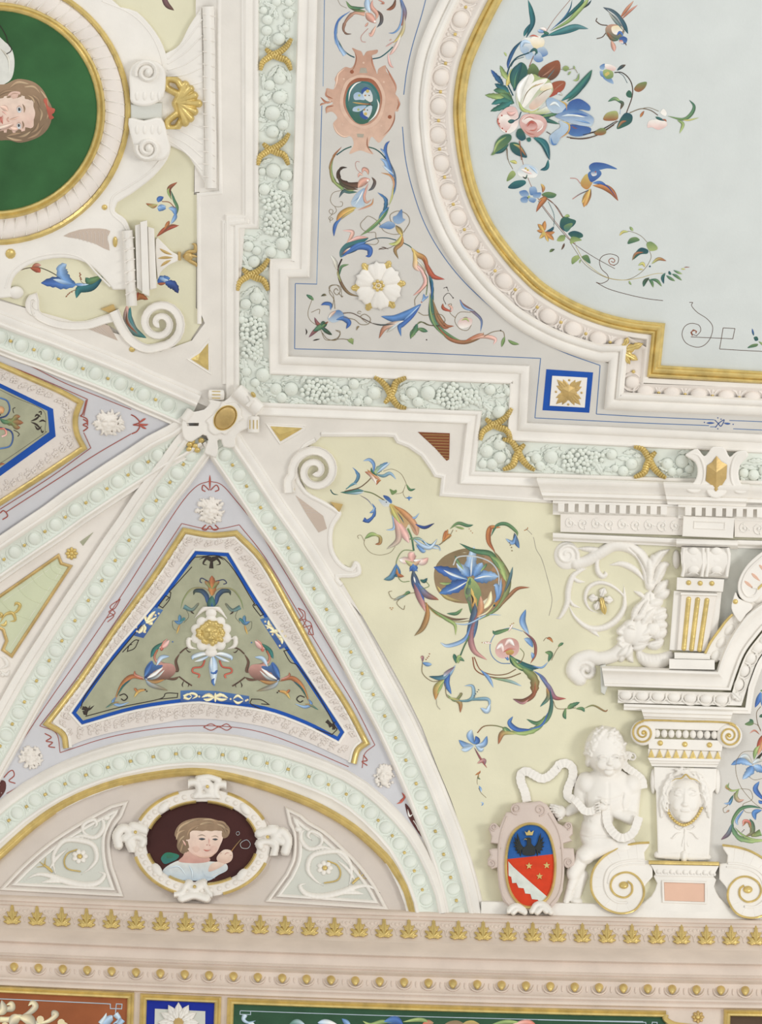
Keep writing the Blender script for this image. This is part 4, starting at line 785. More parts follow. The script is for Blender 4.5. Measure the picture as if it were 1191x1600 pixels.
sweep('gold_rim', ov, [(-2.6, 21), (-1.6, 25), (0, 26.4), (1.6, 25), (2.6, 21)], 'gold', sh, closed=True)
def dh(x, y): return 22.3 + 5 * np.clip(1 - ((x - 829) / 38) ** 2 - ((y - 1352) / 65) ** 2, 0, 1)
def part_of(poly, y0, y1):
    V, F = cdt(poly, dh, 5); return V, F
def clipx(poly, keep):                                     # keep(x,y) selects triangles of the fine mesh
    V, F = cdt(poly, dh, 3.2); c = V[A(F).astype(int)][:, :, :2].mean(1); k = keep(c[:, 0], c[:, 1]); return V, [f for f, q in zip(F, k) if q]
def half(poly, a, b):                                      # clip polygon to the left of line a->b
    out = []; n = len(poly); f = lambda p: (b[0] - a[0]) * (p[1] - a[1]) - (b[1] - a[1]) * (p[0] - a[0])
    for i in range(n):
        p, q = poly[i], poly[(i + 1) % n]; fp, fq = f(p), f(q)
        if fp >= 0: out.append(p)
        if fp * fq < 0: out.append(p + (q - p) * (fp / (fp - fq)))
    return A(out)
l1 = Z5([(200, 1000), (660, 950)]); top = half(ov, l1[1], l1[0]); bot = half(ov, l1[0], l1[1])
def pfill(name, poly, colr, par, h, step=6, label=None):
    V, F = cdt(poly, h, step); return mk(name, V, F, 'paint', par, cols=np.tile(np.array(lin(colr)), (len(V), 1)), label=label)
pfill('blue_field', top, (40, 92, 160), sh, dh, 6, 'blue upper field'); pfill('red_field', bot, (206, 62, 30), sh, dh, 6, 'red lower field')
ben = Z5([(212, 1020), (260, 1075), (400, 1200), (590, 1365), (515, 1420), (495, 1390), (440, 1385), (425, 1335), (375, 1330), (360, 1280), (310, 1275), (290, 1228), (250, 1230), (240, 1170), (215, 1160)])
pfill('silver_bend', ben, (212, 216, 208), sh, lambda x, y: dh(x, y) + .5, 5)
def star(c, r, n=5, a0=-PI / 2, k=.42): return A([(c[0] + (r if i % 2 == 0 else r * k) * math.cos(a0 + i * PI / n), c[1] + (r if i % 2 == 0 else r * k) * math.sin(a0 + i * PI / n)) for i in range(2 * n)])
for q in ((412, 1065), (582, 1060), (513, 1165)): c_ = Z5([q])[0]; z = float(dh(*c_)); plate('gold_star', star(c_, 6), z + 1.4, 'gold', sh, .6, z, 8)
z = 26.5
ea = thing('eagle', 'small black stucco eagle under a gold crown on the blue half of the shield', 'emblem', 827, 1325)
plate('torso', cr(Z5([(360, 960), (345, 905), (385, 870), (390, 830), (380, 800), (400, 792), (430, 800), (435, 850), (470, 890), (465, 960)]), 3, True), z + 2.5, 'black', ea, .8, z - 1, 6)
for sx in (-1, 1):
    for k, (px, py) in enumerate(((115, -200), (140, -160), (150, -115), (148, -70), (135, -30), (110, 5), (80, 30))):
        rib('wing_feather', Z5([(410 + sx * 35, 905), (410 + sx * (60 + px * .25), 900 + py * .2), (410 + sx * px, 945 + py)]), 5, 2.6, 'black', ea, z, kind='r' if 0 else 'l')
rib('beak', Z5([(390, 812), (372, 806), (358, 822)]), 2.2, 2, 'gold', ea, z + 1.5, kind='t'); plate('gold_crown', Z5([(370, 730), (392, 745), (412, 718), (430, 742), (460, 722), (445, 770), (385, 772)]), z + 2, 'gold', ea, .5, z - 1, 8)
# ------------------------------------------------------------------ pleated ribbons round the cherub and the shield
rb = thing('stucco_ribbon', 'white pleated stucco ribbon looping from the shield to the cherub hand', 'ribbon', 850, 1215)
pleat('ribbon_band', np.vstack([Z5([(392, 450), (370, 350), (335, 260), (335, 185), (385, 155), (450, 185), (520, 222), (580, 215), (640, 170), (700, 100)]), T(840, 1120, A([(150, 385), (215, 362), (270, 395), (275, 470), (240, 560), (240, 620), (300, 660)]), 5.0)]), 14.5, 3.6, 'white', rb, 5, 6.5, .2)
C4 = lambda p: T(840, 1120, A(p), 5.0)
# ------------------------------------------------------------------ cherub
ch = thing('cherub_statue', 'white stucco cherub seated beside the shield holding a pleated ribbon', 'statue', 935, 1290)
s = HF(852, 1130, 1012, 1416, 1.0); c4 = lambda x, y: tuple(C4([(x, y)])[0])
def limb(p, q, r0, r1, b=0, k=3): s.cap(c4(*p), c4(*q), r0 / 5, r1 / 5, r0 / 5 * .95, r1 / 5 * .95, k, b)
s.dome(*c4(660, 1000), 21, 17, 17, 4, 0, 3)                                        # hip
limb((345, 1240), (300, 1415), 52, 34, 1); s.dome(*c4(300, 1435), 11, 6, 9, 1, .2, 2)      # rear leg
s.dome(*c4(470, 920), 27, 26, 21, 6, 0, 5); s.dome(*c4(440, 860), 19, 18, 24, 6, 0, 5); s.dome(*c4(480, 760), 24, 26, 23, 5, 0, 6)        # belly, waist
s.dome(*c4(555, 610), 42, 36, 26, 4, .05, 8); s.dome(*c4(380, 520), 16, 18, 20, 3, 0, 6); s.dome(*c4(735, 535), 16, 18, 20, 4, 0, 6); s.dome(*c4(550, 500), 36, 20, 20, 4, 0, 6)
limb((350, 530), (335, 660), 62, 55, 3); limb((335, 680), (235, 745), 50, 34, 7, 3)              # upper and lower arm to the shield
limb((745, 560), (735, 780), 62, 52, 6, 3); limb((735, 790), (600, 745), 54, 40, 13, 3)             # other arm
s.dome(*c4(510, 705), 9.5, 8.5, 10, 22, 0, 2)
limb((560, 980), (400, 1060), 88, 72, 9, 4); s.dome(*c4(372, 1085), 15, 14, 15, 11, 0, 4); limb((345, 1110), (262, 1330), 60, 34, 8, 4); s.dome(*c4(290, 1200), 12, 17, 13, 9, .35, 4)
limb((255, 1350), (225, 1440), 32, 26, 6, 2); limb((235, 1400), (330, 1432), 20, 16, 3, 2)
s.dome(*c4(548, 440), 16, 12, 20, 8, 0, 3)
s.dome(*c4(530, 260), 31, 36, 32, 10, 0, 2); s.dome(*c4(555, 350), 24, 22, 31, 13, 0, 4); s.dome(*c4(400, 345), 5, 9, 16, 8, .2, 2); s.dome(*c4(678, 300), 4.5, 9, 16, 8, -.2, 2)
cg = random.Random(3)
for _ in range(70):
    a = cg.uniform(PI * .92, PI * 2.08); r = cg.uniform(.55, 1.0); x = 530 + 150 * r * math.cos(a); y = 265 + 178 * r * math.sin(a)
    if y > 235 and 440 < x < 640: continue
    X, Y = c4(x, y); z = 10 + 32 * math.sqrt(max(0.02, 1 - r * r * .92)); s.dome(X, Y, cg.uniform(4, 6.5), cg.uniform(2.6, 4), 2.6, z - .6, cg.uniform(0, 3), .6)
for sx in (-1, 1):
    s.dome(*c4(560 + sx * 50, 372), 10, 9, 7, 36.5, 0, 4); s.path(C4([(560 + sx * 12, 318), (560 + sx * 50, 306), (560 + sx * 92, 322)]), 2.2, 2.6, 'l', 1.5, 41)
    s.dome(*c4(560 + sx * 50, 334), 6, 2.6, 2.4, 40.5, 0, 1); s.cut(C4([(560 + sx * 22, 328), (560 + sx * 50, 322), (560 + sx * 80, 330)]), 1.0, 1.8); s.cut(C4([(560 + sx * 22, 340), (560 + sx * 50, 345), (560 + sx * 78, 338)]), .8, 1.0)
s.path(C4([(566, 320), (566, 345), (566, 366)]), 3.6, 4, 'r', 2, 42); s.dome(*c4(566, 366), 5, 3.6, 4.5, 43.5, 0, 1.5); s.dome(*c4(563, 404), 7, 2.6, 3, 41, 0, 1); s.cut(C4([(532, 402), (563, 400), (594, 403)]), .9, 2.2); s.dome(*c4(558, 432), 8, 6, 5, 35, 0, 3)
s.cut(C4([(380, 600), (378, 660), (385, 700)]), 1.6, 3); s.cut(C4([(672, 600), (660, 680), (668, 730)]), 1.6, 3.5); s.cut(C4([(470, 635), (550, 655), (660, 625)]), 2.4, 1.8); s.cut(C4([(405, 812), (412, 818)]), 1.5, 2); s.cut(C4([(340, 930), (400, 945), (470, 935), (600, 940)]), 1.8, 2.6)
s.cut(C4([(555, 520), (556, 600), (548, 700), (500, 800)]), 2.5, 1.0); s.cut(C4([(300, 1075), (350, 1140), (420, 1130)]), 2, 1.4)
for x in (215, 232, 250, 268): s.cut(C4([(x, 1452), (x + 2, 1432)]), .7, 1.3)
s.smooth(1); s.build('body', 'white', ch)
s = HF(854, 1248, 892, 1286, .5); s.dome(*c4(175, 745), 9.5, 10.5, 11, 12, .3, 2)
for p, q in (((165, 705), (105, 688)), ((150, 718), (98, 706)), ((150, 735), (104, 728)), ((160, 755), (122, 748)), ((185, 790), (165, 806))): s.cap(c4(*p), c4((p[0] + q[0]) / 2, (p[1] + q[1]) / 2 - 3), 2.7, 2.4, 8, 7.5, .5, 16); s.cap(c4((p[0] + q[0]) / 2, (p[1] + q[1]) / 2 - 3), c4(*q), 2.4, 1.9, 7.5, 5, .5, 15)
s.build('hand', 'white', ch)
s = HF(928, 1246, 958, 1276, .5); s.dome(*c4(510, 700), 7.5, 7.5, 8, 28, 0, 1)
for k in range(4): s.cap(c4(478 + k * 3, 672 + k * 22), c4(452 + k * 4, 680 + k * 22), 2.3, 1.8, 6, 4, .4, 32)
s.cap(c4(530, 680), c4(500, 655), 2.6, 2, 6, 4, .4, 32); s.build('hand', 'white', ch)
pleat('held_ribbon', C4([(285, 640), (330, 690), (370, 735), (430, 735), (480, 700)]), 13, 3.4, 'white', ch, 29, 6, .2)
pleat('held_ribbon', C4([(535, 690), (540, 780), (560, 860), (620, 930), (680, 945), (750, 900), (795, 780)]), 14, 3.6, 'white', ch, 26, 6.5, .2)
pleat('held_ribbon', C4([(735, 310), (700, 300), (670, 340), (690, 390), (760, 440), (815, 490), (830, 560)]), 13, 3.6, 'white', ch, 8, 6.5, .2)
rib('ribbon_curl', spiral(*c4(740, 315), 7, 1.4, PI, 1.5, 14), 3.4, 4, 'white', ch, 8, n=1)
# stucco feet of the shield
s = HF(792, 1408, 866, 1434, 1.0)
for p in ([(215, 1500), (250, 1460), (300, 1450), (350, 1480), (370, 1510)], [(440, 1500), (480, 1440), (540, 1430), (590, 1470), (620, 1510)], [(260, 1510), (300, 1480), (350, 1500)], [(490, 1510), (540, 1470), (580, 1500)]): s.path(Z5(p), 5, 9, 'c', b=22)
s.build('shield_foot', 'white', sh)
# ------------------------------------------------------------------ lunette: oval portrait and scroll panels
CXo, CYo = 315.5, 1317.0
lp = thing('lunette_portrait', 'oval framed child portrait blowing bubbles on a maroon ground in the lunette', 'portrait', CXo, CYo)
plate('frame_field', ell(CXo, CYo, 112, 86, 64), 5, 'rose', lp, 1.5, -1, 14)
def ring(name, rx, ry, prof, m, par, cx=CXo, cy=CYo, a0=0, a1=2 * PI, closed=True, rot=0.0):
    return sweep(name, ell(cx, cy, rx, ry, 72 if closed else 20, a0, a1, closed, rot), prof, m, par, closed=closed, step=30)
ring('frame', 97, 74, [(11, 5), (10, 11), (6, 13), (0, 13.6), (-6, 13), (-9, 11), (-10, 5)], 'pinkwhite', lp)
for a0, a1 in ((-68, -26), (205, 250), (22, 72), (112, 165)):
    r0, r1 = math.radians(a0), math.radians(a1); ring('outer_gilding', 107, 83, [(3, 6), (2.4, 12), (0, 14.5), (-2.4, 12), (-3, 6)], 'gold', lp, a0=r0, a1=r1, closed=False)
for a0, a1 in ((-84, -56), (-36, -14), (200, 222), (235, 264), (15, 40), (58, 84), (100, 126), (143, 165)):
    ring('inner_gilding', 87, 65, [(2.8, 6), (2, 12), (0, 14.5), (-2, 12), (-2.8, 6)], 'gold', lp, a0=math.radians(a0), a1=math.radians(a1), closed=False)
for k in range(44):
    a = 2 * PI * k / 44; x, y = CXo + 97 * math.cos(a), CYo + 74 * math.sin(a); dome('pearl', x, y, 4.6, 4.6, 4, 'pinkwhite', lp, h0=12, rings=3, seg=10)
L6 = lambda p: T(170, 1190, A(p), 3.842)
def clasp(cx, cy, pts, st):
    s = HF(cx - 30, cy - 24, cx + 30, cy + 24, 1.0)
    for q, r, h in pts: s.path(L6(q), r, h, 'c', 1.5, 10)
    s.smooth(1); s.H = np.where(s.H > 8, s.H, -3); V, F = s.VF(lowest=8); mk('clasp', V, F, 'white', lp, sharp=0); bead(*L6([st])[0], 2.8, lp, 22, 'gold_stud')
clasp(324, 1223, [([(450, 160), (480, 130), (530, 130), (545, 180), (520, 210)], 6, 9), ([(740, 170), (700, 140), (650, 140), (640, 190), (655, 210)], 6, 9), ([(540, 100), (600, 92), (660, 110)], 5, 8), ([(560, 130), (600, 150), (620, 190)], 9, 9), ([(545, 210), (590, 205), (640, 210)], 5, 8)], (592, 150))
clasp(200, 1308, [([(60, 500), (50, 440), (90, 400), (130, 430), (100, 460)], 7, 9), ([(140, 530), (120, 480), (160, 450), (210, 470), (200, 500)], 6, 10), ([(150, 390), (190, 400), (225, 410)], 8, 9), ([(140, 500), (130, 450), (150, 420)], 8, 8)], (160, 423))
clasp(428, 1313, [([(1060, 540), (1075, 470), (1040, 420), (1000, 450), (1040, 480)], 7, 9), ([(990, 560), (1000, 500), (950, 480), (905, 490), (910, 510)], 6, 10), ([(905, 430), (950, 420), (995, 410)], 8, 9), ([(980, 400), (1000, 440), (990, 490)], 8, 8)], (954, 452))
clasp(302, 1391, [([(340, 805), (430, 790), (460, 750), (480, 730)], 5, 9), ([(690, 815), (620, 800), (580, 750), (570, 725)], 5, 9), ([(440, 820), (510, 800), (585, 820)], 7, 8), ([(480, 740), (510, 760), (560, 740)], 8, 9)], (515, 750))
for q in ((330, 275), (820, 285), (290, 650), (800, 680)): s = L6([q])[0]; dome('acanthus_tab', *s, 12, 7, 6, 'white', lp, h0=12, rot=math.atan2(s[1] - CYo, s[0] - CXo) + PI / 2)
# ------------------------------------------------------------------ flat paint: strokes of colour laid on the plaster
PAL = dict(b=(60, 112, 182), B=(36, 76, 160), c=(138, 172, 208), C=(176, 198, 216), g=(106, 140, 74), G=(44, 100, 78), t=(34, 112, 112), T=(22, 74, 92), l=(160, 180, 96), y=(206, 178, 80), o=(190, 120, 52), r=(160, 78, 44),
           R=(184, 66, 48), p=(226, 176, 168), P=(206, 140, 126), w=(238, 234, 224), W=(214, 214, 204), k=(44, 34, 28), K=(92, 62, 46), e=(132, 110, 70), n=(196, 140, 112), N=(222, 178, 150), q=(112, 70, 88), m=(90, 36, 32), d=(70, 84, 96), s=(168, 160, 140),
           f=(234, 206, 184), F=(216, 170, 146), h=(160, 124, 88), H=(122, 94, 66), E=(228, 182, 162), S=(196, 146, 118), A=(182, 152, 112), a=(246, 240, 226), z=(200, 212, 220), u=(28, 40, 96), v=(236, 214, 160), x=(72, 120, 128), j=(24, 120, 84), i=(206, 86, 60), D=(52, 60, 40))
NAMES = dict(s='stem', l='leaf', p='petal', d='dot', a='leaf', f='shape', v='tendril', w='wing_feather', b='body', h='head', c='curl')
def soft(c, f=.78, g=16):
    m_ = sum(c) / 3; return tuple(m_ + (v - m_) * f + g * (1 - v / 255) for v in c)
def corners(P):                                              # split a line at its sharp corners, smooth in between
    out = []; run = [P[0]]
    for i in range(1, len(P)):
        run.append(P[i])
        if i + 1 < len(P):
            a = P[i] - P[i - 1]; b = P[i + 1] - P[i]; d = abs(math.atan2(a[0] * b[1] - a[1] * b[0], (a * b).sum()))
            if d > math.radians(62): out.append(cr(run, 6)[:-1]); run = [P[i]]
    out.append(cr(run, 6)); return np.vstack(out)
def shade(c, f): return tuple(min(255, max(0, v * f)) for v in c)
pctr = [0]
def stroke(par, spec, tr, h0=1.7, sc=1.0):
    """spec: 'name kind colours width x,y x,y ...'"""
    q = spec.split(); nm, kd, cc, w = q[0], q[1], q[2], float(q[3]) * sc; P = tr([tuple(float(v) for v in s.split(',')) for s in q[4:]])
    nm = NAMES.get(nm, nm); pctr[0] += 1; z = h0 + pctr[0] * .012
    c0 = soft(PAL[cc[0]]); c1 = soft(PAL[cc[-1]])
    if kd in 'FP':                                               # filled shape, smooth or straight
        o = cr(P, 4, True) if kd == 'F' else P; V, F = cdt(o, z, 200, ()) if len(o) < 4 else cdt(o, z, 14, ())
        if not F: return
        V = A(V); y = V[:, 1]; u = ((y - y.min()) / max(1e-6, y.max() - y.min()))[:, None]; col = np.column_stack([A(lin(c0)[:3]) * (1 - u) + A(lin(c1)[:3]) * u, np.ones(len(V))])
        return mk(nm, V, F, 'paint', par, cols=col, sharp=0)
    if kd == 'D':
        Ps = [];
        for x, y in P: V, F = domeVF(x, y, w / 2, w / 2, .35, z, rings=1, seg=9); Ps.append((V, F))
        V, F = join(*Ps); return mk(nm, V, F, 'paint', par, cols=np.tile(A(lin(c0)), (len(V), 1)), sharp=0, kind='stuff' if len(P) > 1 else None)
    p = corners(P) if nm == 'line' else cr(P, 6); nn = norms(p)
    if nm != 'line': nn /= np.linalg.norm(nn, axis=1, keepdims=True)
    n = len(p); w = w * (.84 if kd in 'lsa' and w > 3 else 1); ww = taperw(kd, n, w) / 2
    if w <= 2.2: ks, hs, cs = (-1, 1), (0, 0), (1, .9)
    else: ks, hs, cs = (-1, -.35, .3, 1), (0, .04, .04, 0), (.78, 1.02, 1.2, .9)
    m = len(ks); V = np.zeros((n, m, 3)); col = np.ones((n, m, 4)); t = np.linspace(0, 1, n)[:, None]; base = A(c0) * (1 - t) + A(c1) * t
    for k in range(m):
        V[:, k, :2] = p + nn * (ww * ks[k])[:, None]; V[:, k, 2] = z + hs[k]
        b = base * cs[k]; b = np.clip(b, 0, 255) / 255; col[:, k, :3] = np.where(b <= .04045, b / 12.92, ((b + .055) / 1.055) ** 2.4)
    return mk(nm, V.reshape(-1, 3), grid_faces(n, m), 'paint', par, cols=col.reshape(-1, 4), sharp=0)
def strokes(par, text, tr, h0=1.7, sc=1.0):
    pctr[0] = 0
    for ln in text.strip().split('\n'):
        ln = ln.split('#')[0].strip()
        if ln: stroke(par, ln, tr, h0, sc)
fill('painted_ground', ell(CXo, CYo, 88, 66, 48), 5.6, 'maroon', lp, step=16)
strokes(lp, """
dress F WC 0 335,640 380,610 440,590 540,595 620,600 700,610 712,650 660,680 600,715 520,715 430,710 360,690 325,665
bow F jt 0 315,575 350,545 420,560 410,585 380,600 340,615 320,600
bow_knot F jG 0 345,560 380,555 385,575 355,585
neck F FP 0 440,500 520,560 600,575 600,600 520,610 420,600 450,560
hair F hH 0 395,440 410,395 450,360 520,340 600,340 660,355 705,375 728,410 715,450 680,460 640,430 540,430 500,470 480,540 440,552 410,515 412,470
face F fE 0 468,455 488,425 530,400 600,385 650,392 680,420 685,460 668,505 645,548 600,574 545,573 495,548 465,505
hair_lock l AH 22 520,405 560,375 610,368 650,388
hair_lock l hH 26 470,450 490,410 540,385 580,385
hair_lock l Ah 22 410,440 430,395 480,365 530,355
hair_lock l hH 22 640,355 690,370 715,405
hair_lock l AH 20 650,375 690,395 705,440
hair_lock l Hh 20 680,400 715,410 722,435
hair_lock l Ah 20 405,470 420,430 460,410
hair_lock l HA 20 415,510 430,470 455,445
hair_lock l hH 22 430,545 445,500 462,470
hair_lock l Ah 16 560,350 610,348 650,362
hair_lock l AH 14 455,380 500,355 550,348
ear l FP 14 443,470 455,490 462,505
cheek F EE 0 612,512 640,505 652,525 632,545 612,535
cheek F EF 0 500,515 530,508 548,528 520,545
jaw l FS 9 500,545 550,572 610,570 650,540
brow l eH 4 530,448 560,440 585,450
brow l eH 4 615,452 640,446 660,455
eye F dk 0 540,464 560,458 580,465 560,472
eye F dk 0 622,466 640,461 655,467 640,473
nose l PF 9 600,460 603,480 600,500
nostril D P 9 590,500 606,502
lips l RP 9 568,528 590,535 615,528
arm F fF 0 600,660 610,620 650,600 700,600 690,620 650,645
hand F fF 0 650,570 690,530 735,535 745,570 730,600 690,615 655,600
finger l FP 7 665,560 680,545 700,540
finger l FP 7 690,570 705,550 725,548
finger l FP 7 705,580 725,565 740,562
straw c oe 5 735,540 765,500 795,466
bubble c CW 2.5 800,480 830,470 850,495 835,520 800,518 790,495 802,480
bubble c CW 2 765,425 780,420 785,435 772,442 764,430
fold l Cz 12 360,640 420,630 470,690
fold l zC 8 560,650 580,690 640,700
fold l Cz 10 480,620 500,660 500,705
fold l wz 6 610,690 650,670 700,650""", L6, 6.2, .26)
# tympanum mouldings and scroll panels
def panelrim(pts, closed=True, m='white'): return sweep('scroll_panel_rim', pts, [(3, 2), (1.8, 5), (0, 6), (-1.8, 5), (-3, 2)], m, ceiling, closed=closed)
Lp = np.vstack([cr(A([(3, 1378), (40, 1340), (90, 1302), (150, 1265), (200, 1242), (270, 1227)]), 4), cr(A([(232, 1240), (205, 1255), (178, 1290), (162, 1330), (162, 1360), (172, 1390)]), 4), A([(20, 1383)])])
Li = T(0, 1200, A([(90, 720), (200, 610), (330, 500), (480, 400), (640, 310), (720, 270), (680, 330), (645, 420), (640, 520), (655, 620), (700, 750)]), 3.97)
Ri = T(300, 1200, A([(1140, 830), (1090, 740), (1000, 620), (900, 520), (800, 430), (700, 370), (640, 320), (670, 390), (675, 480), (665, 580), (620, 680), (540, 790)]), 3.97)
for P_, l in ((Li, 'L'), (Ri, 'R')):
    s_ = cr(P_[:-1], 3).tolist() + [P_[-1].tolist()]; fill('scroll_field', A(s_), 2.8, 'tymp', ceiling, step=16); panelrim(A(s_))
    nb = offs(A(s_), 9 if area2(A(s_)) > 0 else -9, True); panelrim(nb, m='pinkwhite')
    for q in dens(offs(A(s_), 5 if area2(A(s_)) > 0 else -5, True), 6, True): pass
def tymscroll(label, tr, mir=1):
    t_ = thing('lunette_scroll', label, 'relief', *tr([(500, 560)])[0], 'lunette scrolls'); s = HF(*(lambda b: (b[:, 0].min(), b[:, 1].min(), b[:, 0].max(), b[:, 1].max()))(tr([(110, 260), (720, 760)])), 1.0)
    def sp(p, r, h): s.path(tr(p), r, h, 'l', 1, 2)
    sp([(150, 700), (230, 660), (320, 670), (400, 700), (520, 725), (610, 710), (650, 660), (610, 645)], 5.4, 6); sp([(255, 710), (330, 700), (420, 710)], 4, 5); sp([(350, 680), (330, 590), (340, 520), (400, 450), (500, 450), (580, 480), (600, 560), (560, 620), (505, 660)], 4.6, 6)
    sp([(400, 450), (500, 420), (590, 430), (640, 380), (640, 330), (610, 310)], 4, 6); sp([(590, 430), (520, 400), (520, 350), (580, 320), (600, 350), (570, 380)], 3.6, 6); sp([(300, 640), (350, 560), (420, 500)], 3, 4)
    s.dome(*tr([(660, 308)])[0], 6, 5, 6, 2); s.build('scrollwork', 'white', t_)
    c = tr([(495, 548)])[0]
    for k in range(7): a = k * 2 * PI / 7; dome('petal', c[0] + 8 * math.cos(a), c[1] + 7 * math.sin(a), 5, 4, 3.5, 'white', t_, h0=3, rot=a, rings=3, seg=10)
    bead(c[0], c[1], 3.8, t_, 5.5, 'gold_centre'); rib('gold_curl', tr([(480, 505), (420, 530), (398, 580), (420, 625), (500, 642)]), 2.4, 2, 'gold', t_, 3.5)
    for p in ([(325, 645), (290, 610), (225, 615)], [(325, 645), (280, 600), (285, 555)], [(320, 640), (270, 600), (245, 580)]): rib('gold_sprig', tr(p), 3.4, 2.5, 'gold', t_, 3.5, kind='r' if 0 else 't')
tymscroll('white stucco scroll with gold-centred rosette left of the lunette portrait', lambda p: T(0, 1200, A(p), 3.97))
def trR(p): p = A(p); return np.column_stack([632.5 - (p[:, 0] / 3.97) + 0, 1200 + p[:, 1] / 3.97 + 18])
tymscroll('white stucco scroll with gold-centred rosette right of the lunette portrait', trR)
# ------------------------------------------------------------------ cornice enrichments
ORD = ['first', 'second', 'third', 'fourth', 'fifth', 'sixth', 'seventh', 'eighth', 'ninth']
LM = [(-99, 'left edge'), (100, 'left lunette scroll'), (310, 'lunette portrait'), (650, 'gilded arch foot'), (830, 'shield'), (1070, 'pedestal')]
def LPOS(x, s):
    l = [m for m in LM if m[0] <= x][-1]; k = int((x - max(l[0], -40)) / 38.75); return '%s rightward from the %s' % (ORD[k], l[1])
def leafset(x, y, t):
    for dy, a, L, w in ((0, -PI / 2, 29, 5.4), (-9, -PI / 2 - .75, 12, 3.6), (-9, -PI / 2 + .75, 12, 3.6), (-1, -PI / 2 - .95, 17, 4.2), (-1, -PI / 2 + .95, 17, 4.2), (0, -PI / 2 - 1.4, 14, 3.6), (0, -PI / 2 + 1.4, 14, 3.6)): lobed('lobe', x, y + dy, L, w, a, 'gold', t, 3.6, 15.2, 4)
for k in range(-1, 33):
    x = 19 + 38.75 * k
    if x > 1225: break
    y = 1441 + sl(x) - .004 * x; t = thing('acanthus_leaf', 'gilded cornice leaf, %s' % LPOS(x, 'cornice'), 'ornament', x, y, 'gilded leaves in a row along the cornice', 15); leafset(x, y, t)
fl = thing('carved_frieze', 'fine carved tracery of pink stucco between the gilded cornice leaves', 'moulding', 600, 1450)
for k in range(-1, 33):
    x = 38.5 + 38.75 * k
    if x > 1225: break
    y = 1424 + sl(x) - .003 * x
    P = [ribVF(A([(x, y + 14), (x - 2, y + 5), (x - 9, y + 1), (x - 10, y - 4)]), 2, 1.4, 14.6, n=3), ribVF(A([(x, y + 14), (x + 2, y + 5), (x + 9, y + 1), (x + 10, y - 4)]), 2, 1.4, 14.6, n=3), domeVF(x, y - 3, 3.4, 3, 1.6, 14.8, rings=2, seg=8), domeVF(x - 6, y - 4, 2.4, 2.4, 1.4, 14.8, rings=2, seg=7), domeVF(x + 6, y - 4, 2.4, 2.4, 1.4, 14.8, rings=2, seg=7)]
    mk('tracery', *join(*P), 'cornice', fl, sharp=0, kind='stuff')
eb = thing('bead_moulding', 'pink egg moulding with round gilded beads above the painted wall panels', 'moulding', 600, 1530)
for k in range(-1, 33):
    x = 22 + 38.1 * k
    if x > 1225: break
    y = 1508 + sl(x) * 1.02; dome('gilded_bead', x, y, 6.6, 7.4, 6.5, 'gold', eb, h0=15, rings=5, seg=16, tip=.25)
    e = ell(x, y - 1, 12, 12.5, 13, math.radians(-20), math.radians(200), False); rib('egg_shell', e, 3.2, 2.6, 'cornice', eb, 13.4, n=1)
    dome('dart', x + 19, y + 1, 2.2, 9, 3, 'cornice', eb, h0=13, rings=3, seg=8)
# ------------------------------------------------------------------ painted wall panels under the cornice
def frame(name, label, x0, x1, xt, m, right=True, left=True):
    t = thing('wall_panel', label, 'panel', (x0 + min(x1, 1191)) / 2, 1592, None, 9); y = lambda x: xt + (sl(x) - sl(x0)) * 1.02
    pth = []
    if left: pth += [(x0 - 8, 1800)]
    pth += [(x, y(x)) for x in np.linspace(x0, x1, 12)]
    if right: pth += [(x1 - 8, 1800)]
    fill('painted_ground', np.vstack([A(pth), A([(x1 - 8, 1802), (x0 - 8, 1802)])]), 9.2, m, t, step=30)
    sweep('gilded_frame', A(pth), [(6, 8), (5.4, 13), (3, 15), (1, 12.5), (-1, 13.5), (-3.6, 12), (-5, 9)], 'gold', t); return t, y
t1, y1_ = frame('a', 'sienna painted wall panel with gilded frame in the bottom left corner', -60, 204, 1547 - 3.5, 'sienna')
t2, y2_ = frame('b', 'small cobalt wall panel with gilded frame and white rosette', 225, 340, 1558, 'deepblue')
t3, y3_ = frame('c', 'long dark green painted wall panel with gilded frame under the cornice', 361, 1041, 1564.5, 'darkgreen', right=False)
rib('gilded_curl', A([(1041, 1585), (1040, 1592), (1052, 1600), (1070, 1603), (1100, 1606)]), 9, 4, 'gold', t3, 10)
t4, y4_ = frame('d', 'dark umber wall panel with gilded frame in the bottom right corner', 1137, 1300, 1583, 'darkbox')
ro = thing('rosette', 'small gilded rosette on the pink strip between green and umber wall panels', 'rosette', 1091, 1589, None, 9)
for k in range(8): a = k * PI / 4; dome('petal', 1091 + 6 * math.cos(a), 1589 + 6 * math.sin(a), 4, 3, 3, 'golddull', ro, h0=9, rot=a, rings=3, seg=8)
bead(1091, 1589, 3.6, ro, 11, 'centre')
pl_ = plate('rosette_plaque', A([(242, 1576), (321, 1580), (320, 1664), (240, 1660)]), 10.4, 'tymp', t2, .5, 9)
ro = thing('rosette', 'white stucco rosette with golden heart on the cobalt wall panel', 'rosette', 279, 1596, None, 10)
for rr, n_p, L_ in ((0, 12, 30), (.2, 9, 20)):
    for k in range(n_p): a = rr + k * 2 * PI / n_p; lobed('petal', 279 + 7 * math.cos(a), 1598 + 7 * math.sin(a), L_ - 5, 6, a, 'white', ro, 4, 11 if rr == 0 else 13, 3)
dome('centre', 279, 1598, 8, 8, 6, 'golddull', ro, h0=14, rings=4)
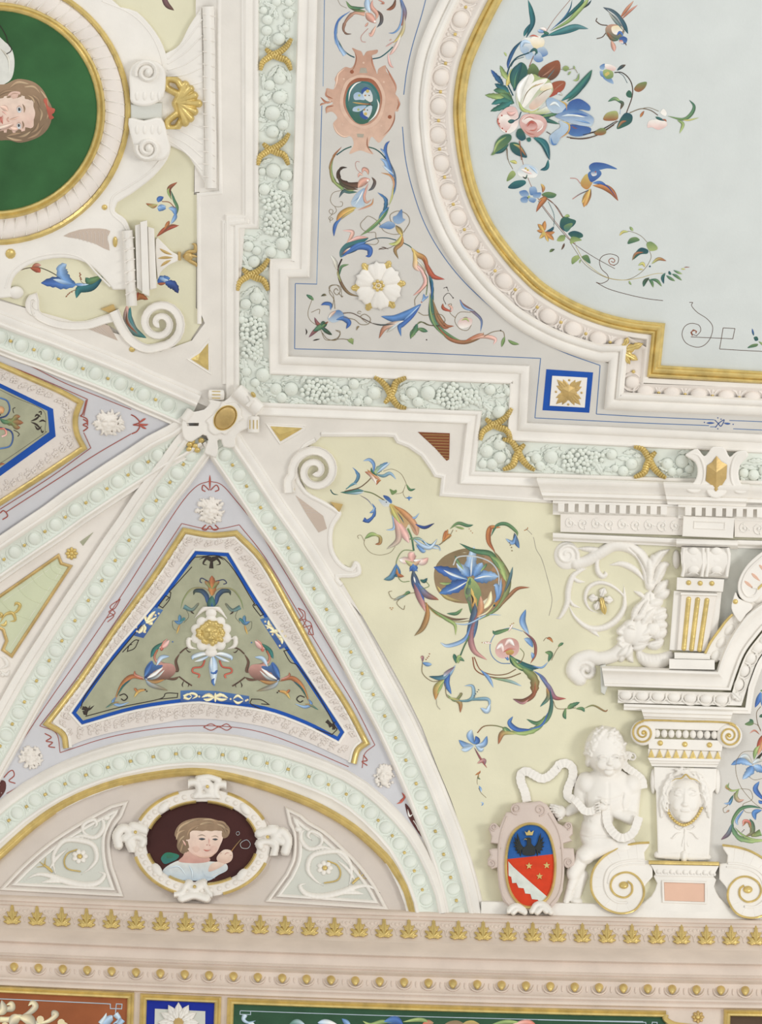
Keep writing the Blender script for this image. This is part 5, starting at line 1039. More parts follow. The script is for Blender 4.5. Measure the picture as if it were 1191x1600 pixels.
strokes(t1, """
line c CC 1.4 -40,1430 300,1445 660,1462
line c CC 1.4 660,1462 685,1464 685,1492 755,1494 757,1465 722,1463 716,1525
leaf t Cc 10 716,1525 740,1560 700,1588
leaf t cC 16 640,1588 690,1550 700,1545
leaf t Cz 10 625,1588 650,1550 660,1520
leaf t cC 10 760,1560 730,1600 720,1640
scroll c vs 9 0,1560 60,1560 120,1545 180,1570 260,1600
scroll l sv 12 10,1530 40,1500 75,1490 70,1460 40,1470
scroll l sv 12 120,1545 180,1520 220,1480 200,1455 175,1475
scroll l vs 10 220,1590 300,1570 350,1530 330,1515 320,1540
scroll l vs 16 -20,1530 20,1500 10,1440
leaf l sv 20 60,1600 90,1560 130,1540
leaf l sv 20 220,1600 180,1560 120,1545
dot D v 12 30,1600 250,1560 380,1580 400,1600""", lambda p: T(0, 1200, A(p)), 9.6)
strokes(t3, """
line c CC 1.2 300,1506 364,1508 364,1530 298,1528 300,1506
line c CC 1.2 364,1508 700,1520 1200,1536 1800,1552 2400,1566 2800,1573
leaf t Cc 8 330,1530 320,1560 350,1580 395,1568
leaf l Cz 7 340,1600 370,1585 390,1600
arabesque l GC 12 600,1595 650,1578 700,1590
arabesque l cw 14 780,1580 830,1582 900,1590
arabesque l bc 10 930,1555 960,1580 985,1600
arabesque l lg 9 1060,1570 1110,1595 1180,1575 1240,1580
arabesque l bB 16 1190,1575 1260,1565 1310,1590
arabesque l lg 8 1310,1575 1420,1562 1500,1595
arabesque l ih 14 1430,1590 1500,1580
fruit F eh 0 1570,1600 1590,1575 1640,1565 1680,1580 1690,1600
fruit F yh 0 1680,1600 1700,1572 1750,1568 1790,1600
arabesque l gl 8 1840,1600 1950,1575 2060,1585
arabesque l pi 12 1980,1595 2080,1580 2140,1600""", lambda p: T(300, 1200, A(p)), 9.6)
strokes(t3, "line c CC 1.2 -200,1562 200,1572 470,1578 472,1600\nline c CC 1.2 540,1600 540,1578 510,1577 508,1600", lambda p: T(891, 1200, A(p)), 9.6)
# ------------------------------------------------------------------ lilac vault web over the lunette, with the winged creatures
wb = thing('vault_panel', 'triangular sage green vault panel with facing winged creatures, blue and gold borders', 'panel', 330, 990)
cc = lambda p, n=4: cr(A(p), n)
gT = cc([(288, 829), (330, 836), (369, 833)]); gR = cc([(369, 833), (411, 877), (456, 956), (501, 1038), (542, 1102), (573, 1161)]); gN = cc([(573, 1161), (559, 1172), (553, 1193)])
bBt = cc([(553, 1193), (489, 1163), (426, 1139), (363, 1127), (300, 1123), (252, 1130), (176, 1144), (130, 1157), (103, 1169)]); gM = cc([(103, 1169), (98, 1147), (73, 1131)]); gL = cc([(73, 1131), (126, 1062), (179, 984), (237, 906), (288, 829)])
outer = np.vstack([gT, gR[1:], gN[1:], bBt[1:], gM[1:], gL[1:-1]])
fill('leaf_border', outer, 3.4, 'leafband', wb, step=20)
blo = np.vstack([cc([(305, 861), (357, 864)])[:1], [(357, 864)], cc([(357, 864), (401, 936), (451, 1012), (496, 1080), (538, 1144)])[1:], [(529, 1158)], cc([(529, 1158), (476, 1131), (413, 1109), (338, 1099), (300, 1096), (214, 1108), (128, 1132)])[1:], [(112, 1114)], cc([(112, 1114), (176, 1024), (242, 946), (305, 861)])[1:-1]])
fill('blue_border', blo, 3.8, 'blue', wb, step=20)
sg = 1 if area2(blo) > 0 else -1; ins_ = dens(offs(blo, -5.5 * sg, True), 30, True); fill('sage_ground', ins_, 4.1, 'sage', wb, step=24)
sweep('inner_fillet', blo, [(sg * 5, 3), (sg * 3.4, 6), (sg * 1, 6), (0, 4)], 'white', wb, closed=True)
sweep('gilded_frame', np.vstack([gM[:-1], gL[:-1], gT[:-1], gR[:-1], gN]), [(-4.6, 2), (-4, 6.5), (-1.5, 8.8), (1, 8.4), (3.6, 6), (4.6, 2)], 'gold', wb)
sweep('outer_fillet', offs(np.vstack([gM[:-1], gL[:-1], gT[:-1], gR[:-1], gN]), -7), [(-3, 3), (-1, 5), (2, 5), (3, 2)], 'white', wb)
lg = random.Random(11)
def leafage(path, wd, par, n=3, m='leafband', h=4.2):
    p = dens(path, 5.5); nn = norms(p); P = []
    for i, (q, m_) in enumerate(zip(p, nn)):
        for k in range(n):
            s = 1 if i % 2 else -1; a = math.atan2(m_[1], m_[0]) + s * .9; r = wd * .42; c = q[:2] + m_ * (lg.uniform(-.3, .3) * wd)
            P.append(ribVF(A([c, c + r * A([math.cos(a), math.sin(a)]) * .6, c + r * A([math.cos(a + .9 * s), math.sin(a + .9 * s)])]), 3.2, 2.5, h - .6, kind='l', n=3)); P.append(domeVF(*(c - m_ * s * r * .45), 2.3, 1.8, 2.1, h - .3, rings=2, seg=6))
    mk('carved_leafage', *join(*P), m, par, sharp=0, kind='stuff')
mid = lambda a, b: (A(a) + A(b)) / 2
leafage(cc([(96, 1140), (112, 1090), (152, 1038), (209, 964), (262, 890), (293, 845)]), 17, wb); leafage(cc([(298, 847), (330, 849), (362, 848)]), 17, wb); leafage(cc([(366, 850), (405, 905), (453, 984), (498, 1059), (540, 1123), (552, 1150)]), 15, wb)
leafage(cc([(112, 1148), (150, 1137), (214, 1122), (300, 1110), (363, 1113), (420, 1124), (480, 1147), (540, 1172)]), 19, wb)
BI = lambda p: T(0, 800, A(p)); BJ = lambda p: T(300, 800, A(p))
fl_ = [(bt, m_) for bt, m_ in ()]
strokes(wb, """
blue_block P bB 0 960,590 1012,608 890,782 822,765
blue_block P bB 0 1120,1108 1191,1105 1260,1110 1260,1175 1120,1182
line c kk 1.4 1191,340 1050,495 1060,500 1050,545 1010,595 985,580 1030,520 1050,530 1030,550
line c kk 1.4 880,700 700,920 540,1120 500,1220
line c kk 1.4 760,870 830,800 860,795 835,845 790,865 800,830 820,820
line c kk 1.4 530,1268 750,1210 990,1160 1030,1125 1103,1125 1100,1150 980,1162
corner_mark t kk 6 510,1215 550,1225 585,1200
corner_mark t kk 6 515,1245 540,1235 560,1200
corner_mark t kk 5 530,1260 540,1220 525,1205
gold_leaf_mark s vv 7.5 905,690 940,640 965,615
gold_leaf_mark s vv 7.5 900,695 870,740 855,745
gold_leaf_mark l vv 8 895,665 935,690 945,700
gold_leaf_mark l vv 6 910,690 900,650 880,650
gold_leaf_mark l vv 6 905,690 930,680 975,650
gold_leaf_mark l vv 6 890,700 900,720 890,750
dot D v 3.4 845,715 860,690 900,745 965,640 985,630 850,740
corner_mark t vv 5 1140,1145 1170,1130 1191,1145
corner_mark t vv 5 1140,1150 1170,1160 1191,1145""", BI, 4.3)
strokes(wb, """
blue_block P bB 0 422,665 472,650 596,832 545,852
blue_block P bB 0 -10,1105 150,1110 355,1142 355,1192 150,1172 -10,1168
line c kk 1.4 20,280 200,290 370,540 385,570 380,585 425,645 445,635 400,575 385,580
line c kk 1.4 600,855 570,862 610,930 660,960 780,1130 900,1350 870,1380 600,1290 380,1200 370,1160 430,1165 480,1195 430,1190
line c kk 1.4 20,280 -20,320
corner_mark t kk 7 120,350 122,310 124,280
corner_mark t kk 5 120,300 90,290 70,320 95,330
corner_mark t kk 5 125,300 155,290 175,320 150,330
corner_mark t kk 4 120,285 80,280 45,295
corner_mark t kk 4 125,285 165,280 200,300
corner_mark t kk 6 835,1295 870,1325 905,1345
corner_mark t kk 5 850,1330 870,1320 890,1300
corner_mark t kk 5 880,1350 875,1320 840,1315
gold_leaf_mark s vv 7.5 510,740 480,700 475,670
gold_leaf_mark s vv 7.5 520,750 555,790 560,820
gold_leaf_mark l vv 8 480,745 520,740 550,735
gold_leaf_mark l vv 6 515,745 495,720 450,700
gold_leaf_mark l vv 6 515,745 540,770 575,780
dot D v 3.4 455,680 470,720 560,740 580,770 545,830 500,760
gold_leaf_mark s vv 7.5 140,1150 180,1135 225,1155
gold_leaf_mark s vv 7.5 140,1150 100,1135 60,1150
gold_leaf_mark l vv 6 145,1120 145,1150 145,1180
gold_leaf_mark l vv 6 140,1150 180,1165 220,1160
gold_leaf_mark l vv 6 140,1150 100,1165 70,1160
gold_leaf_mark l vv 5 -40,1140 0,1125 30,1140 0,1160
gold_leaf_mark l vv 5 255,1160 285,1140 320,1165
gold_leaf_mark l vv 5 255,1165 285,1185 320,1170
dot D v 3.4 240,1160 335,1170 345,1165 45,1145""", BJ, 4.3)
# the symmetric creature scene: written once for the right half, mirrored for the left
half_ = """
urn_leaf l BD 34 125,600 100,560 90,520 60,490 20,490 10,515
scroll l hg 9 130,510 170,475 250,480 300,540 320,605
scroll t xe 26 300,590 250,610 210,570 230,600
stem c DD 1.6 290,600 270,650 300,690
bell_flower l xb 26 300,670 330,690 360,680
bell_flower l bx 24 330,690 325,660 328,640
bell_flower l tx 18 330,690 300,665 298,680
bell_flower l oy 14 325,700 335,730 345,760
stem c DD 1.6 345,690 370,680 368,720 350,740
dot D b 9 370,810
head l pP 40 390,800 420,830 455,850
beak l PR 18 400,790 430,820 440,860 425,850
crest l Gt 34 430,815 480,860 505,910
neck c rP 13 465,860 482,900 470,935 430,950
neck c PK 20 470,930 430,950 390,955
leg l KK 20 395,970 340,990 350,930 325,880
leg c KK 8 325,880 290,850 245,838
leg l KK 18 420,1040 360,1040 330,1025
leg c KK 8 330,1025 290,1055 250,1080
claw l kK 6 290,1055 270,1070 275,1090
claw l kK 6 300,1050 310,1075 305,1090
claw l kK 6 290,850 270,870 255,870
belly F PK 0 350,990 370,950 430,945 480,960 540,1030 500,1055 430,1050 380,1030
wing F bu 0 430,960 480,955 500,930 530,960 545,1000 540,1050 500,1020
wing_feather l wW 26 430,970 480,1010 530,1040
wing_feather l Wd 20 420,985 470,1030 530,1050
wing_feather l cC 30 390,900 440,910 470,960
wing_feather l Bb 34 495,935 520,980 545,1030
wing_feather l ce 34 540,1040 500,1080 400,1112
wing_feather l oe 26 420,1045 480,1060 540,1050
tail l ro 34 545,1050 620,1030 680,1080 730,1180
tail l TG 18 630,1050 680,1090 720,1160
tail l Pr 18 545,1040 600,1020 605,995
tail_curl l cb 22 640,1190 700,1210 740,1190 720,1160
tail_curl c kk 6 690,1170 670,1180 650,1160 670,1140 700,1150
tail_leaf l oy 22 530,1110 580,1120 610,1160
tail_leaf l or 18 580,1130 600,1110 605,1100
tail_leaf l ot 14 700,1190 740,1200 785,1228
leaf l kK 8 235,635 250,625 258,615
dot D k 9 530,1120 540,1110
ribbon l wc 30 140,885 180,880 240,900 245,920
ribbon l cW 22 140,890 190,915 235,930
red_ribbon c Ri 10 170,920 190,960 240,970 245,995 205,1010 210,1030
"""
strokes(wb, half_, BJ, 4.5, .27)
strokes(wb, half_, lambda p: BJ(np.column_stack([250 - A(p)[:, 0], A(p)[:, 1] + (A(p)[:, 0] - 125) * -.02])), 4.5, .27)
strokes(wb, """
urn l Gx 60 125,520 120,570 124,605
urn l Bt 30 124,560 124,600 124,605
top_leaf s or 60 125,520 126,450 124,395
top_leaf l gr 30 125,480 95,440 80,430
top_leaf l gr 30 125,480 155,440 170,430
tendril c uu 5 100,430 60,410 50,430 62,440
tendril c uu 5 150,430 195,420 215,440 195,448
torch l cz 62 130,890 132,960 138,1080
torch l bB 30 115,990 135,1000 160,980
torch l Bb 24 140,1030 130,1050 140,1080
torch l Wc 24 120,900 118,950 122,990""", BJ, 4.6, .27)
mr_ = thing('mask_rosette', 'white stucco cartouche with gilded lion mask in the middle of the sage green vault panel', 'ornament', 330, 991)
s = HF(288, 948, 374, 1028, 1.0)
for k in range(10):
    a = k * 2 * PI / 10 + .3; s.dome(330 + 23 * math.cos(a), 990 + 21 * math.sin(a), 10, 9, 7, 3, a, 2)
s.dome(330, 990, 28, 25, 9, 3, 0, 2); s.dome(330, 958, 9, 8, 7, 3); s.dome(330, 1020, 10, 7, 6, 3); s.path(BJ([(215, 850), (265, 830), (270, 780), (240, 790)]), 4, 7, 'l', b=3); s.path(BJ([(30, 850), (-15, 835), (-20, 790), (10, 790)]), 4, 7, 'l', b=3); s.path([(305, 965), (318, 952), (330, 948), (342, 952), (355, 967)], 5, 7, 'l', 0, 4)
s.build('cartouche', 'white', mr_)
s = HF(302, 968, 358, 1014, .8); s.dome(329.5, 990, 14, 15, 10, 11, 0, 2); rg = random.Random(9)
for k in range(26): a = k * 2 * PI / 26; q = rg.uniform(15, 21); s.dome(329.5 + q * math.cos(a), 989 + q * .78 * math.sin(a), 5, 4, 6, 10, a, .4)
s.dome(329.5, 997, 6, 4, 5, 19, 0, 1); s.dome(329.5, 991, 3, 6, 5, 19, 0, 1); s.cut([(320, 987), (325, 988)], 1, 2); s.cut([(334, 988), (339, 987)], 1, 2); s.cut([(322, 1001), (330, 1000), (337, 1001)], .9, 2); s.H = np.where(s.H > 8, s.H, -3); V, F = s.VF(lowest=8); mk('lion_mask', V, F, 'gold', mr_, sharp=0)
# red painted lines of the lilac border
lw = tag(bpy.data.objects.new('red_line_ornament', None), 'red painted lines and knots on the lilac border around the winged creature panel', 'painting'); COL.objects.link(lw); ROOT[lw.name] = W([(330, 780, 1)])[0]; lw.location = ROOT[lw.name]
I_ = lambda p: A(p)
strokes(lw, """
line c RR 1.1 327,752 347,758 372,786 398,818
line c RR 1.1 327,752 307,760 282,788 238,855 200,915
line c RR 1.0 398,818 440,885 478,948 520,1018 560,1085 600,1155 640,1225
line c RR 1.0 200,915 160,975 118,1036 80,1090 40,1150 5,1205
line c RR 1.0 284,818 320,826 345,826 374,820
line c RR 1.0 374,820 415,872 465,955 510,1030 552,1098 586,1164
line c RR 1.0 284,818 232,896 172,984 115,1066 62,1134
line c RR 1.0 62,1134 88,1146 94,1176
line c RR 1.0 94,1176 170,1152 250,1138 330,1134 400,1142 470,1166 545,1198
line c RR 1.0 586,1164 570,1178 566,1200
c l RR 3 328,766 328,752 328,742
c c RR 1.6 327,766 318,758 316,765 321,768
c c RR 1.6 329,766 338,758 342,765 336,768
c c RR 1.8 322,820 316,826 322,828 328,822 334,828 341,826 336,820
knot c RR 1.2 466,950 474,962 466,970 478,968 474,980 486,978 482,990 490,992
knot c RR 1.2 466,950 476,956 478,968 486,974 490,992
knot c RR 1.2 188,936 180,950 170,956 178,962 168,972
knot c RR 1.2 188,936 172,948 180,958 166,966
knot c RR 1.2 318,1136 330,1131 342,1136 354,1131 362,1137
knot c RR 1.2 318,1136 330,1141 342,1136 354,1141 362,1137
c c RR 1.6 70,1146 80,1152 72,1158 82,1160 76,1166 86,1168
c c RR 1.6 568,1180 574,1188 566,1190 574,1196
line c RR 1.0 0,550 50,573 100,598 150,618 205,640
line c RR 1.0 0,566 45,584 90,603 137,624
line c RR 1.6 135,625 130,645 126,650 136,655 137,665
line c RR 1.0 137,624 131,650
line c RR 1.0 131,676 142,700 80,745 0,796
line c RR 1.2 205,678 150,710 80,755 10,800
c c RR 1.8 205,648 212,652 218,660 208,664
c c RR 1.8 206,678 214,674 218,666 208,664
c l RR 3 216,662 226,664 232,663
c l RR 3 216,662 224,656 228,654
c l RR 3 216,662 224,668 229,670
c c RR 1.8 130,655 137,660 130,664 137,668 130,674
c c RR 1.6 0,802 6,798 12,806 4,812""", I_, 1.6)
# ------------------------------------------------------------------ stucco mask medallions on the lilac webs
def medal(x, y, rx, ry, label, rot=0, m='pinkwhite'):
    t = thing('mask_medallion', label, 'ornament', x, y, 'stucco mask medallions'); s = HF(x - rx - 5, y - ry - 5, x + rx + 5, y + ry + 5, 1.0); r_ = random.Random(int(x))
    for k in range(64):
        a = r_.uniform(0, 2 * PI); q = r_.uniform(.5, .86); s.dome(x + rx * q * math.cos(a), y + ry * q * math.sin(a), rx * r_.uniform(.12, .2), ry * r_.uniform(.07, .12), r_.uniform(2, 3.4), 5.5 - q * 3.5, a + r_.uniform(-.9, .9), .3)
    s.dome(x, y, rx * .5, ry * .58, 7, 2.5, 0, 2)
    for sx in (-1, 1): s.path([(x + sx * rx * .06, y - ry * .14), (x + sx * rx * .22, y - ry * .2), (x + sx * rx * .38, y - ry * .1)], 1.8, 2.4, 'l', .5, 8); s.cut([(x + sx * rx * .1, y - ry * .04), (x + sx * rx * .3, y - ry * .03)], 1.1, 1.6); s.dome(x + sx * rx * .24, y + ry * .15, 3.6, 3.4, 3, 6.5, 0, 1)
    s.path([(x, y - ry * .1), (x, y + ry * .12)], 2.2, 2.6, 'r', .6, 8.2); s.dome(x, y + ry * .32, 4.6, 2, 2.4, 7.6, 0, 1); s.cut([(x - 4, y + ry * .32), (x + 4, y + ry * .32)], .7, 1.4); s.dome(x, y + ry * .5, 4.5, 3.5, 3, 5.5, 0, 1)
    s.build('mask', m, t)
medal(329, 797, 25, 23, 'white stucco mask medallion at the top of the winged creature panel')
medal(170, 661, 28, 22, 'white stucco mask medallion in the lilac web under the uppermost rib')
medal(48, 1183, 21, 20, 'white stucco mask medallion in the lower left corner of the lilac web', m='pinkwhite')
medal(601, 1213, 18, 21, 'white stucco mask medallion wedged at the lower right of the lilac web')
dc = thing('dark_corner_ornament', 'dark red painted corner tip with white scrolls at the right foot of the lilac web', 'painting', 645, 1270)
strokes(dc, "ground F mm 0 633,1256 640,1262 650,1280 663,1312 650,1296 638,1276\nc l ww 3 637,1264 640,1275 645,1272\nc c ww 1.4 646,1282 650,1288 655,1298\nc l RR 4 628,1238 632,1246 624,1252\nc l Ri 3 636,1240 628,1252 620,1256", I_, 1.6)
dc = thing('dark_corner_ornament', 'dark red painted corner tip with white scrolls at the left edge above the lunette', 'painting', 4, 1232)
strokes(dc, "ground F mm 0 -20,1250 -4,1222 8,1221 8,1236 -6,1252\nc l ww 2 0,1226 4,1232 2,1240\nc c RR 1.6 6,1215 14,1206 20,1204 22,1212 14,1220 24,1224\nline c RR 1 10,1240 60,1212 100,1196", I_, 1.6)
# ------------------------------------------------------------------ left lilac web with its framed panel
w2 = thing('vault_panel', 'sage green vault panel with blue and gold borders cut by the left edge', 'panel', 40, 670)
g1 = cc([(-70, 540), (0, 570), (50, 592), (93, 611), (126, 629)]); g2 = cc([(126, 629), (118, 652), (120, 677), (131, 700)]); g3 = cc([(131, 700), (76, 737), (0, 786), (-70, 830)])
fill('leaf_border', np.vstack([g1, g2[1:], g3[1:]]), 3.4, 'leafband', w2, step=20)
b2 = A([(-70, 566), (0, 599), (83, 639), (87, 682), (0, 744), (-70, 790)]); fill('blue_border', b2, 3.8, 'blue', w2, step=20); fill('sage_ground', A([(-70, 574), (0, 606), (74, 642), (77, 675), (0, 731), (-70, 777)]), 4.1, 'sage', w2, step=20)
sweep('gilded_frame', np.vstack([g1[:-1], g2[:-1], g3]), [(-4.6, 2), (-4, 6.5), (-1.5, 8.8), (1, 8.4), (3.6, 6), (4.6, 2)], 'gold', w2)
leafage(cc([(-20, 578), (40, 603), (88, 625), (108, 640)]), 14, w2); leafage(cc([(106, 640), (100, 660), (108, 690)]), 14, w2); leafage(cc([(106, 694), (60, 728), (0, 766), (-30, 785)]), 16, w2)
D0 = lambda p: T(0, 400, A(p))
strokes(w2, """
line c kk 1.4 -20,820 100,880 270,960 280,1080 290,1090 50,1255 -10,1290
mark l kk 10 190,1025 225,1010 250,985
mark l kk 10 190,1030 225,1045 260,1080
mark l kk 8 215,1000 230,985 255,1000
mark l kk 8 215,1050 235,1075 260,1055
mark l kk 8 240,1030 265,1020 285,1030
mark c kk 5 240,970 255,965 255,985
mark c kk 5 270,1085 262,1095 255,1080
leaf s gr 40 20,1030 90,1030 145,1035
leaf l gr 26 70,1030 100,1000 125,995
leaf l gr 26 70,1030 100,1060 125,1065
leaf l Gg 22 0,1010 30,1030 70,1030
shape l No 50 -40,985 0,960 20,975
scroll c bu 7 0,880 45,900 60,950 40,990 0,1005
scroll c bu 7 0,1195 60,1180 80,1130 65,1085 0,1065
scroll c ip 9 0,1070 30,1075 38,1105 10,1120
scroll l rr 10 30,1290 10,1290 0,1300
tendril c kk 3 85,975 80,950 95,940
tendril c kk 3 85,1080 105,1090 120,1105 110,1120""", D0, 4.3, .36)
# ------------------------------------------------------------------ narrow framed panel between the two lower ribs
np_ = thing('narrow_panel', 'narrow pale green panel with gilded frame and leaf scales between two ribs', 'panel', 50, 950)
C0 = lambda p: T(0, 800, A(p))
fr = C0([(-160, 610), (0, 523), (362, 272), (380, 320), (437, 337), (72, 893), (18, 855), (42, 800), (20, 730), (-40, 700)])
fill('green_ground', fr, 2.4, 'shellgreen', np_, step=20); sweep('gilded_frame', fr, [(-2.6, 2), (-2, 4), (0, 4.8), (2, 4), (2.6, 2)], 'golddull', np_, closed=True)
for c_, rr in (((400, 320), 40), ((390, 330), 75), ((380, 340), 115), ((360, 370), 165), ((330, 400), 235), ((290, 440), 320)):
    p = A([(c_[0] + rr * math.cos(a), c_[1] + rr * .75 * math.sin(a)) for a in np.linspace(PI * .35, PI * 1.12, 10)]); px = C0(p); k = pip(px, fr)
    if k.sum() > 2: rib('leaf_scale', px[k], 2.2, .8, 'shellgreen', np_, 2.4, n=2)
for p in ([(0, 690), (30, 640), (75, 625), (95, 670), (60, 680)], [(40, 640), (100, 620), (125, 580), (100, 565), (90, 585)], [(0, 700), (30, 700), (40, 670)], [(-10, 660), (10, 640), (0, 620)]): rib('gilded_scroll', C0(p), 5, 3, 'gold', np_, 2.6, kind='l')
sweep('white_border', offs(fr, 9 if area2(fr) < 0 else -9, True)[1:6], [(-2, 1), (0, 2.6), (2, 1)], 'white', np_)
ro = thing('rosette', 'small gilded rosette between the two lower ribs', 'rosette', 112, 865)
for k in range(8): a = k * PI / 4; dome('petal', 112 + 6 * math.cos(a), 865 + 6 * math.sin(a), 4.2, 3, 3.6, 'gold', ro, h0=2, rot=a, rings=3, seg=8)
bead(112, 865, 3.6, ro, 4, 'centre')
tri('small green wedge beyond the rosette between the two lower ribs', C0([(580, 125), (495, 185), (515, 210)]), 'sage', 1.8)
ms = thing('stucco_scroll', 'small white stucco scroll at the left edge between the two lower ribs', 'ornament', 5, 1040)
for p in ([(0, 900), (30, 910), (45, 950), (0, 975)], [(0, 985), (40, 1010), (60, 980)], [(0, 1010), (30, 1015)]): rib('scroll', C0(p), 7, 5, 'white', ms, 1, kind='l')
# ------------------------------------------------------------------ painted grotesques on the grey cream corner field
def painting(name, label, x, y, cat='painting', group=None): return thing(name, label, cat, x, y, group, 1)
blp = painting('blue_line_border', 'thin blue painted lines outlining the grey cream corner field', 720, 570)
strokes(blp, """
line c bc 1.2 508,-60 505,135
line c bc 1.2 503,165 495,444
line c bb 1.2 495.5,444 461,443 461,545 845,560 836,653 890,657 1118,662
line c bb 1.1 1146,670 1191,672 1250,674
line c bb 1.1 1110,667 1120,667
line c bb 1.1 845,560 845.5,560.5
line c bb 1.2 670,-20 660,20 645,70 636,110 631,148
line c bb 1.2 629,198 634,250 646,300 664,350 690,396 725,440 770,482 820,520 880,550 938,571 932,647 1000,651 1120,657
line c bb 1.1 1140,657 1191,659 1250,662
knot l BB 3 1104,661 1110,661 1117,661
knot l BB 3 1131,661 1137,662 1142,662
knot c BB 1.3 1117,656 1122,661 1127,666 1132,656 1124,661 1118,668
knot D B 2 1122,670 1127,655 1122,653 1124,661 1146,663 1101,660""".replace('line c bb 1.2 495.5,444 461,443 461,545 845,560 836,653 890,657 1118,662', "line c bb 1.2 495.5,444 478,443.5 461.5,443\nline c bb 1.2 461.5,443 461,500 460.5,545\nline c bb 1.2 460.5,545 620,550 845,560\nline c bb 1.2 845,560 840,610 836,653\nline c bb 1.2 836,653 980,660 1108,665").replace('938,571 932,647 1000,651 1120,657', "938,571\nline c bb 1.2 938,571 935,610 932,647\nline c bb 1.2 932,647 1000,651 1116,656"), I_, 1.62)
bsq = thing('framed_square', 'small square with cobalt painted border around a gold faceted leaf star', 'ornament', 890, 610)
fill('cobalt_border', A([(854, 577), (927, 582), (921, 645), (848, 641)]), 2.0, 'blue', bsq, step=20); plate('white_square', A([(863, 587), (918, 590), (914, 637), (859, 634)]), 3.4, 'white', bsq, .8, 1.5)
for k in range(4):
    a = PI / 4 + k * PI / 2 + .04
    for d_, L_, w_ in ((0, 27, 5), (.34, 22, 4.4), (-.34, 22, 4.4)): lobed('gilded_leaf', 889, 613, L_, w_, a + d_, 'golddull', bsq, 1.4, 3.5, 3)
    dome('gilded_dot', 889 + 20 * math.cos(a + PI / 4), 613 + 19 * math.sin(a + PI / 4), 2, 2, 1.5, 'golddull', bsq, h0=3.2, rings=2, seg=8)
pyr('boss_point', [(889, 601), (900, 605), (902, 616), (889, 626), (877, 619), (877, 606)], (889, 612), 6, 'golddull', None, par=bsq, h0=4, rim=False)
ANG = lambda p: T(495, 0, A(p), 7.444); ANH = lambda p: T(495, 190, A(p), 7.444)
dr = painting('painted_dragon_scroll', 'painted dragon head scroll above the salmon cartouche, cut by the top edge', 565, 30, 'painting')
strokes(dr, """
stem c Tt 14 650,685 740,665 830,600 885,545
stem c GT 14 250,475 310,580 380,640 440,668
leaf a cb 60 330,640 240,500 220,380 260,230 390,130
leaf l bB 30 270,600 215,420 240,260 330,160
leaf a nK 60 560,160 440,150 350,230 310,330 340,390 405,395
leaf l Gg 50 570,90 460,95 390,80 340,10
leaf l gD 40 570,130 470,120 390,100
tendril c ee 4 245,0 280,60 350,95
feather l cC 90 590,-40 590,60 620,150
neck l Pn 60 650,0 640,80 700,160 690,230
body l nP 110 570,150 620,200 690,270
crest l Kd 50 705,120 750,180 750,260 700,320
beak l NP 50 690,300 660,360 630,410 610,380
beak l Pn 30 560,310 580,290 600,260
eye D w 26 676,250
eye D k 12 676,250
tongue c PP 7 600,330 550,380 515,430 525,480 570,490
scroll_leaf l Kr 50 920,-20 900,60 860,100 810,115
scroll_leaf l br 70 960,-60 1000,60 1020,150 1000,260 980,300
scroll_leaf l cb 26 990,60 990,200 960,320 900,380 835,385
scroll_leaf l sy 50 1020,180 1010,330 960,430 890,500
scroll_leaf l WP 50 980,400 940,500 890,590 850,640
scroll_leaf l pP 36 830,610 840,700 860,760 895,790
shape l pP 16 800,545 840,520 900,480
shape l pP 14 845,475 870,455
shape l Pr 20 700,-10 760,20 780,40 740,45""", ANG, 1.62, 1.0/7.444)
sc_ = painting('painted_cartouche', 'salmon painted cartouche framing an oval green medallion with a blue butterfly', 568, 158)
